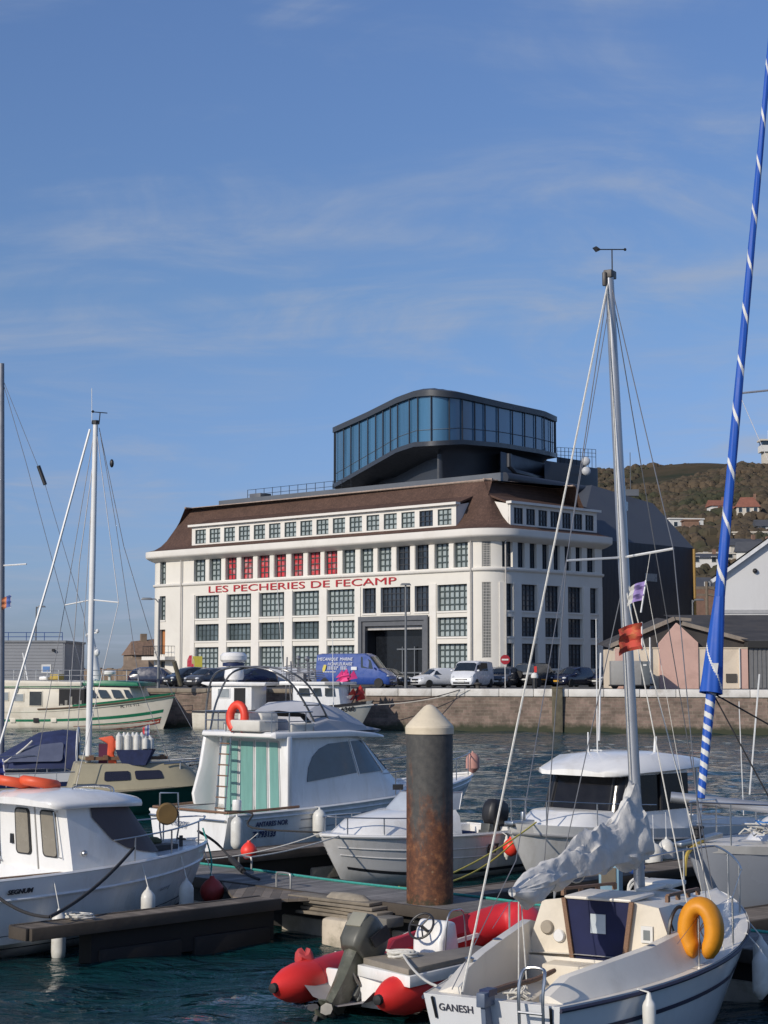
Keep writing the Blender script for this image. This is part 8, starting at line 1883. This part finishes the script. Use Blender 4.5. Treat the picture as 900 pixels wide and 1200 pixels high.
stay(ys, [mt+Vector((.1, 0, -.1)), Mi @ atY(30, 540, 53.5), Mi @ atY(73, 700, 53.5), Mi @ atY(110, 840, 53.5)], .010, wire, 'forestay'); stay(ys, [mt+Vector((.1, 0, -.15)), Mi @ atY(52, 565, 53.5), Mi @ atY(98, 720, 53.5), Mi @ atY(118, 860, 53.5)], .009, wire)
b = MB(); b.tube([Mi @ atY(45, 546, 53.5), Mi @ atY(53, 568, 53.5)], .06, 8); b.build('radar_reflector', blackp, ys)
p = atY(13, 697, 53.2); flag('f', 'small faded orange and blue flag at the left edge below a spreader', p+Vector((0, 0, -.4)), p, (-.28, 0, -.05), .35, [mat('flag_blue_faded', (.08, .13, .35), .8), mat('flag_orange', (.60, .22, .10), .8)], .03, 3)
b = MB(); rail(b, H, .1, .9, .5, (-1, 1), .1, 6, r=.012); b.build('guard_rail', steel, ys)
rope('pale rope rising from the deck of the sprayhood yacht to a dark block', sag(atY(5, 893, 52), atY(38, 868, 52), .05), .03, ropew)
# small cream tender between
# ================================================================ FISHING BOATS ON THE FAR QUAY
def fishing_hull(o, H, hull_m, stripes, keel_m=None):
    b = MB(); H.shell(b); b.build('hull', hull_m, o, ang=45)
    for v0, v1, m_, t0, t1, nm in stripes:
        b = MB()
        for s_ in (-1, 1): H.strip(b, t0, t1, v0, v1, s_, .015)
        b.build(nm, m_, o)
QA = math.atan2(-1, 3)
crm = mat('fishing_cream', (.68, .635, .53), .5, var=.06, vscale=.8, dirt=(.36, .29, .19, .55), dscale=.6)
fc = thing('fishing_boat', 'cream and green wooden fishing boat moored at the quay on the left', 'fishing boat', (-26.9, 123.6, 0), QA)
H = Hull(13.4, 4.0, 1.45, 2.5, tw=.85, rake=1.2, draft=.8, mid=.45, zm=1.65, cw=.84, zc=.0, p=2.0, q=.8)
fishing_hull(fc, H, crm, [(.56, .63, greenp, 0, .97, 'green_stripe'), (.93, 1.0, greenp, .5, 1, 'green_gunwale'), (.30, .42, redp, .5, .97, 'antifouling_band'), (.43, .46, greenp, .6, .97, 'waterline_stripe')])
b = MB(); H.rub(b, .06, .93, t0=.3, off=.02); b.build('rubbing_strake', mat('strake_brown', (.12, .08, .05), .8), fc)
b = MB(); H.deck(b, 0, 1, drop=.35); b.build('deck', greenp, fc)
zz = lambda py: EYE-(py-787)*122/F
b = MB(); b.box((.6, -1.75, 1.2), (7.4, 1.4, zz(803))); b.build('long_cabin', crm, fc, bevel=.06)
b = MB(); b.prism([(-.3, -1.9, zz(796.5)), (7.3, -1.9, zz(799)), (7.3, -1.9, zz(803.5)), (.7, -1.9, zz(804.5)), (.2, -1.9, zz(801))], (0, 3.5, 0)); b.build('upper_bulwark', crm, fc, bevel=.04)
b = MB(); b.box((.3, -1.93, zz(805.2)), (7.4, -1.905, zz(804.2))); b.build('green_line', greenp, fc)
def win(o, x0_, x1_, z0, z1, y, m_=glassd, fr_=crm):
    b = MB(); b.box((x0_-.06, y-.03, z0-.06), (x1_+.06, y, z1+.06)); f_ = b.build('window', fr_, o, bevel=.02); b = MB(); b.box((x0_, y-.045, z0), (x1_, y-.031, z1)); b.build('pane', m_, f_)
pg = mat('pale_pane', (.28, .31, .32), .2)
X = lambda px: (px-6.5)/16.0
win(fc, X(22), X(32), zz(820), zz(811), -1.76, pg); win(fc, X(41), X(51), zz(821), zz(813), -1.76, pg); win(fc, X(59), X(74), zz(826), zz(810), -1.76)
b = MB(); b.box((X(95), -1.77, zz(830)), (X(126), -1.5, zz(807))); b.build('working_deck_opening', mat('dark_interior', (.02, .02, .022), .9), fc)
b = MB(); 
for i in range(5): b.box((X(97)+i*.36, -1.82, zz(829)), (X(97)+i*.36+.2, -1.78, zz(829)+.3+.5*(i % 3)/2))
b.build('deck_gear', mat('deck_gear_grey', (.25, .24, .21), .8, var=.4), fc)
b = MB(); b.prism([(X(126), -1.55, 1.4), (X(183), -1.0, 1.6), (X(174), -1.0, zz(805)), (X(126), -1.55, zz(804))], (0, 2.6, 0)); b.build('wheelhouse', crm, fc, bevel=.05)
for a, c in ((131, 137), (141, 151), (156, 166), (170, 176)):
    ya = -1.58+(a-126)/57*.55; b = MB(); b.prism([(X(a)+.15, ya-.03, zz(817)), (X(c)+.2, ya+.06, zz(816.5)), (X(c)-.15, ya+.06, zz(808)), (X(a)-.1, ya-.03, zz(807.5))], (0, .05, 0)); b.build('window', glassd, fc)
b = MB(); b.prism([(X(122), -1.75, zz(803)), (X(186), -1.1, zz(803.5)), (X(184), -1.1, zz(799.5)), (X(150), -1.4, zz(797)), (X(124), -1.75, zz(798))], (0, 2.9, 0)); b.build('green_roof', greenp, fc, bevel=.05)
b = MB(); b.box((X(103), -1.6, zz(805)), (X(127), .5, zz(798.5))); b.build('white_canopy', gel, fc, bevel=.05)
b = MB()
for h in (0, .35, .7): b.tube([(X(25), -1.8, zz(797)+h), (X(186), -1.2, zz(797.5)+h)], .025, 5)
for i in range(13): x = X(25)+i*(X(186)-X(25))/12; b.tube([(x, -1.8+i*.05, zz(798)), (x, -1.8+i*.05, zz(797)+.7)], .025, 5)
b.build('roof_rail', steel, fc)
b = MB(); b.tube([(X(125), 0, zz(798)), (X(121), 0, zz(770)), (X(118.5), 0, zz(748))], [.42, .34, .2], 10); b.tube([(X(112), 0, zz(744)), (X(126), 0, zz(742))], .06, 6); b.tube([(X(118.5), 0, zz(748)), (X(122), 0, zz(738))], .08, 6); b.tube([(X(116), 0, zz(768)), (X(127), 0, zz(764))], .05, 6); b.tube([(X(118), 0, zz(758)), (X(125), 0, zz(760))], .05, 6); b.ball((X(126), 0, zz(740)), .14, 8); b.ball((X(127), -.1, zz(765)), .2, 8, (1, 1, 1.2)); b.ball((X(113), 0, zz(745)), .10, 8)
b.build('radar_mast', alug, fc)
b = MB(); b.lathe([(.02, 0), (.42, .05), (.45, .2), (.35, .3), (.02, .32)], (X(140), .2, zz(791)), 14); b.tube([(X(140), .2, zz(799)), (X(140), .2, zz(791))], .08, 6); b.build('radar_dome', gel, fc)
b = MB(); b.box((X(72), -.5, zz(797)), (X(83), .3, zz(790))); b.build('fish_crates', mat('crate_yellow', (.42, .30, .06), .7), fc, bevel=.03); b = MB(); b.box((X(58), -.5, zz(797)), (X(68), .3, zz(792.5))); b.build('liferaft', gel, fc, bevel=.1)
b = MB(); b.tube([(X(40), 0, zz(798)), (X(33), 0, zz(765))], .05, 6); b.tube([(X(40), -1.8, 1.9), (X(47), -1.8, zz(797))], .05, 6); b.build('derrick', alug, fc)
for a, m_, nm in ((38, crm, 'hull_port'), (68, mat('dark_interior', (0, 0, 0)), 'scupper'), (90, crm, 'hull_port')):
    p_ = H.pt(X(a)/H.L, .60, -1, .03); b = MB(); b.box((p_.x-.22, p_.y-.02, p_.z-.16), (p_.x+.22, p_.y+.03, p_.z+.16)); b.build(nm, m_, fc, bevel=.03)
hull_text(H, fc, 'PL 716 912', X(168), .80, .26, dkt, xs=1.1)
for a, c, r0, lab in ((148, 831, .30, 'orange round buoy on the side of the cream and green fishing boat wheelhouse'), (7, 837, .32, 'orange round buoy at the stern of the cream and green fishing boat')):
    p = atY(a, c, 119.8 if a > 100 else 122.2); buoy(lab, p, r0, orangev)
# white fishing boat with open wheelhouse
g1 = thing('fishing_boat', 'white fishing boat with boxy wheelhouse seen behind the flybridge boat', 'fishing boat', (-12.4, 119.1, 0), QA)
H = Hull(9.5, 3.4, 1.3, 2.0, tw=.85, rake=1.0, draft=.6, mid=.45, zm=1.4, p=2.0, q=.8)
fishing_hull(g1, H, crm, [(.93, 1.0, mat('strake_dark', (.03, .03, .035), .7), 0, 1, 'gunwale_band')])
zz2 = lambda py, Y=117: EYE-(py-787)*Y/F
b = MB(); H.deck(b, 0, 1, drop=.3); b.build('deck', gel2, g1)
b = MB(); b.box((1.4, -1.4, 1.0), (4.3, 1.2, zz2(803))); b.build('wheelhouse', gel, g1, bevel=.05); win(g1, 1.9, 2.7, zz2(817), zz2(807), -1.41, pg, gel)
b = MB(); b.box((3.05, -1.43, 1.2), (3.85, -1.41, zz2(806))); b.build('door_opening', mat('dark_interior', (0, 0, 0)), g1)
b = MB(); b.prism([(.7, -1.6, zz2(801)), (1.2, -1.6, zz2(803.5)), (5.3, -1.6, zz2(803.5)), (5.4, -1.6, zz2(799.5)), (.8, -1.6, zz2(799))], (0, 3.1, 0)); b.build('roof', gel, g1, bevel=.04)
b = MB(); b.lathe([(.05, 0), (.6, .02), (.68, .2), (.62, .7), (.5, .85), (.02, .9)], (2.3, .3, zz2(797)), 18); b.tube([(2.3, .3, zz2(800)), (2.3, .3, zz2(797))], .3, 8); b.build('white_dome', gel, g1)
b = MB(); 
for x in (6.0, 6.8, 7.6): b.tube([(x, .4, 1.6), (x+.1, .4, zz2(770+4*(x-6)))], .05, 6)
for i in range(4): b.tube([(5.8, -.2+i*.3, zz2(790-i*3)), (8.2, .2, zz2(788-i*4))], .03, 5)
b.ball((6.9, .4, zz2(771)), .16, 8); b.build('net_gear_masts', wire, g1)
# grey fishing boat with registration
g2 = thing('fishing_boat', 'grey fishing boat numbered on its bow, in front of the blue van', 'fishing boat', (-10.9, 117.2, 0), QA)
H = Hull(10.8, 3.6, 1.35, 2.05, tw=.85, rake=1.5, draft=.6, mid=.42, zm=1.5, p=2.0, q=.8)
gh = mat('fishing_grey', (.46, .46, .42), .5, var=.08, vscale=.8, dirt=(.30, .26, .18, .5), dscale=.7)
fishing_hull(g2, H, gh, [(.92, 1.0, mat('strake_dark', (0, 0, 0)), 0, 1, 'gunwale_band'), (.55, .66, bluep, .58, .86, 'blue_patch'), (.44, .55, gel, .60, .86, 'white_patch'), (.36, .42, mat('yellow_band', (.45, .36, .06), .6), .6, .95, 'yellow_waterline')])
b = MB(); H.deck(b, 0, 1, drop=.3); b.build('deck', gel2, g2)
zz3 = lambda py: EYE-(py-787)*115/F; X3 = lambda px: (px-247)/17.0*1.0
b = MB(); b.prism([(X3(345), -1.5, 1.1), (X3(399), -1.0, 1.2), (X3(395), -1.0, zz3(802)), (X3(345), -1.5, zz3(802))], (0, 2.4, 0)); b.build('wheelhouse', gel2, g2, bevel=.05)
for a, c in ((352, 364), (368, 377), (381, 392)): b = MB(); ya = -1.52+(a-345)/54*.48; b.prism([(X3(a), ya-.04, zz3(815)), (X3(c), ya+.06, zz3(815)), (X3(c)-.08, ya+.06, zz3(806)), (X3(a), ya-.04, zz3(806))], (0, .05, 0)); b.build('window', glassd, g2)
b = MB(); b.prism([(X3(330), -1.7, zz3(798.5)), (X3(401), -1.15, zz3(799)), (X3(401), -1.15, zz3(802.5)), (X3(330), -1.7, zz3(802.5))], (0, 2.8, 0)); b.build('roof', gel, g2, bevel=.04)
b = MB(); b.box((X3(382), -1.45, zz3(802.2)), (X3(399), -1.15, zz3(799.2))); b.build('name_board', mat('board_grey', (.25, .25, .24), .7), g2)
b = MB()
for i, (px, py) in enumerate(((335, 775), (344, 781), (352, 770), (360, 783), (327, 786))): b.tube([(X3(px)+.2, .2*i-.4, 1.7), (X3(px), .2*i-.4, zz3(py))], .05, 6)
for i in range(5): b.tube([(X3(330), -.5+i*.2, zz3(789+i*2)), (X3(372), -.4+i*.2, zz3(786+i*2))], .03, 5)
b.ball((X3(352), 0, zz3(772)), .18, 8); b.box((X3(340), -.4, zz3(797)), (X3(350), .2, zz3(789))); b.build('net_gear_masts', wire, g2)
b = MB(); rr_ = random.Random(6)
for i in range(14): b.ball((X3(315)+i*.17, -1.0+rr_.uniform(-.3, .3), 1.45+rr_.random()*.4), .2*rr_.uniform(.7, 1.2), 8, (1, 1, .7))
b.build('nets', mat('net_pale', (.36, .36, .34), .9, var=.4, vscale=6), g2)
hull_text(H, g2, 'C 716360', X3(386), .78, .42, dkt, xs=1.05, bold=.012)
pkf = mat('marker_pink', (.72, .05, .22), .6); gxx = mat('marker_dark', (.05, .04, .05), .7)
for i, (px, py, m_, lab) in enumerate(((400, 797, pkf, 'left pink marker flag bundle on the grey fishing boat bow'), (409, 795, pkf, 'right pink marker flag bundle on the grey fishing boat bow'), (417, 814, redv, 'red and white marker flag bundle at the tip of the grey fishing boat bow'))):
    p = atY(px, py, 115.3-.1*i); o = thing('marker_flags', lab, 'marker flags', (p.x, p.y, p.z-1.1 if i < 2 else p.z-.6), group=None)
    z0 = 1.1 if i < 2 else .6; b = MB(); rr_ = random.Random(i+20)
    for k in range(6):
        a, c = rr_.uniform(-.35, .35), rr_.uniform(-.3, .35); b.prism([(a-.3, rr_.uniform(-.2, .2), z0+c-.2), (a+.28, rr_.uniform(-.2, .2), z0+c-.1), (a+.1, rr_.uniform(-.2, .2), z0+c+.3)], (.02, .03, .02))
    b.build('cloth', m_, o); b = MB(); b.tube([(0, 0, 0), (.1, 0, z0+.5)], .04, 5); b.tube([(-.3, 0, 0), (.2, .1, z0+.3)], .04, 5); b.build('pole', gxx, o)
rope('dark mooring rope from the grey fishing boat bow up to the quay', sag(W(g2, (10.6, 0, 2.0)), (5.0, quayY(5)-.2, ZQ), .3), .03, ropeb)
rope('mooring line lying over the coping towards the middle of the quay', sag(atY(440, 826, 116), atY(552, 808, quayY(5.6)-.2), .2), .025, ropew)
rope('dark mooring rope from the cream and green fishing boat bow to the quay', sag(W(fc, (13.2, 0, 2.45)), (-11.5, quayY(-11.5), ZQ), .2), .03, ropeb)
# white steel pole standing in the water near the hardtop boat (pale vertical line at px 703)
tag(MB().tube([atY(702, 868, 36), atY(704, 765, 36)], .022, 6).build('thin_mast', alug), 'thin white pole rising above the hardtop boat in front of the quay', 'mast')
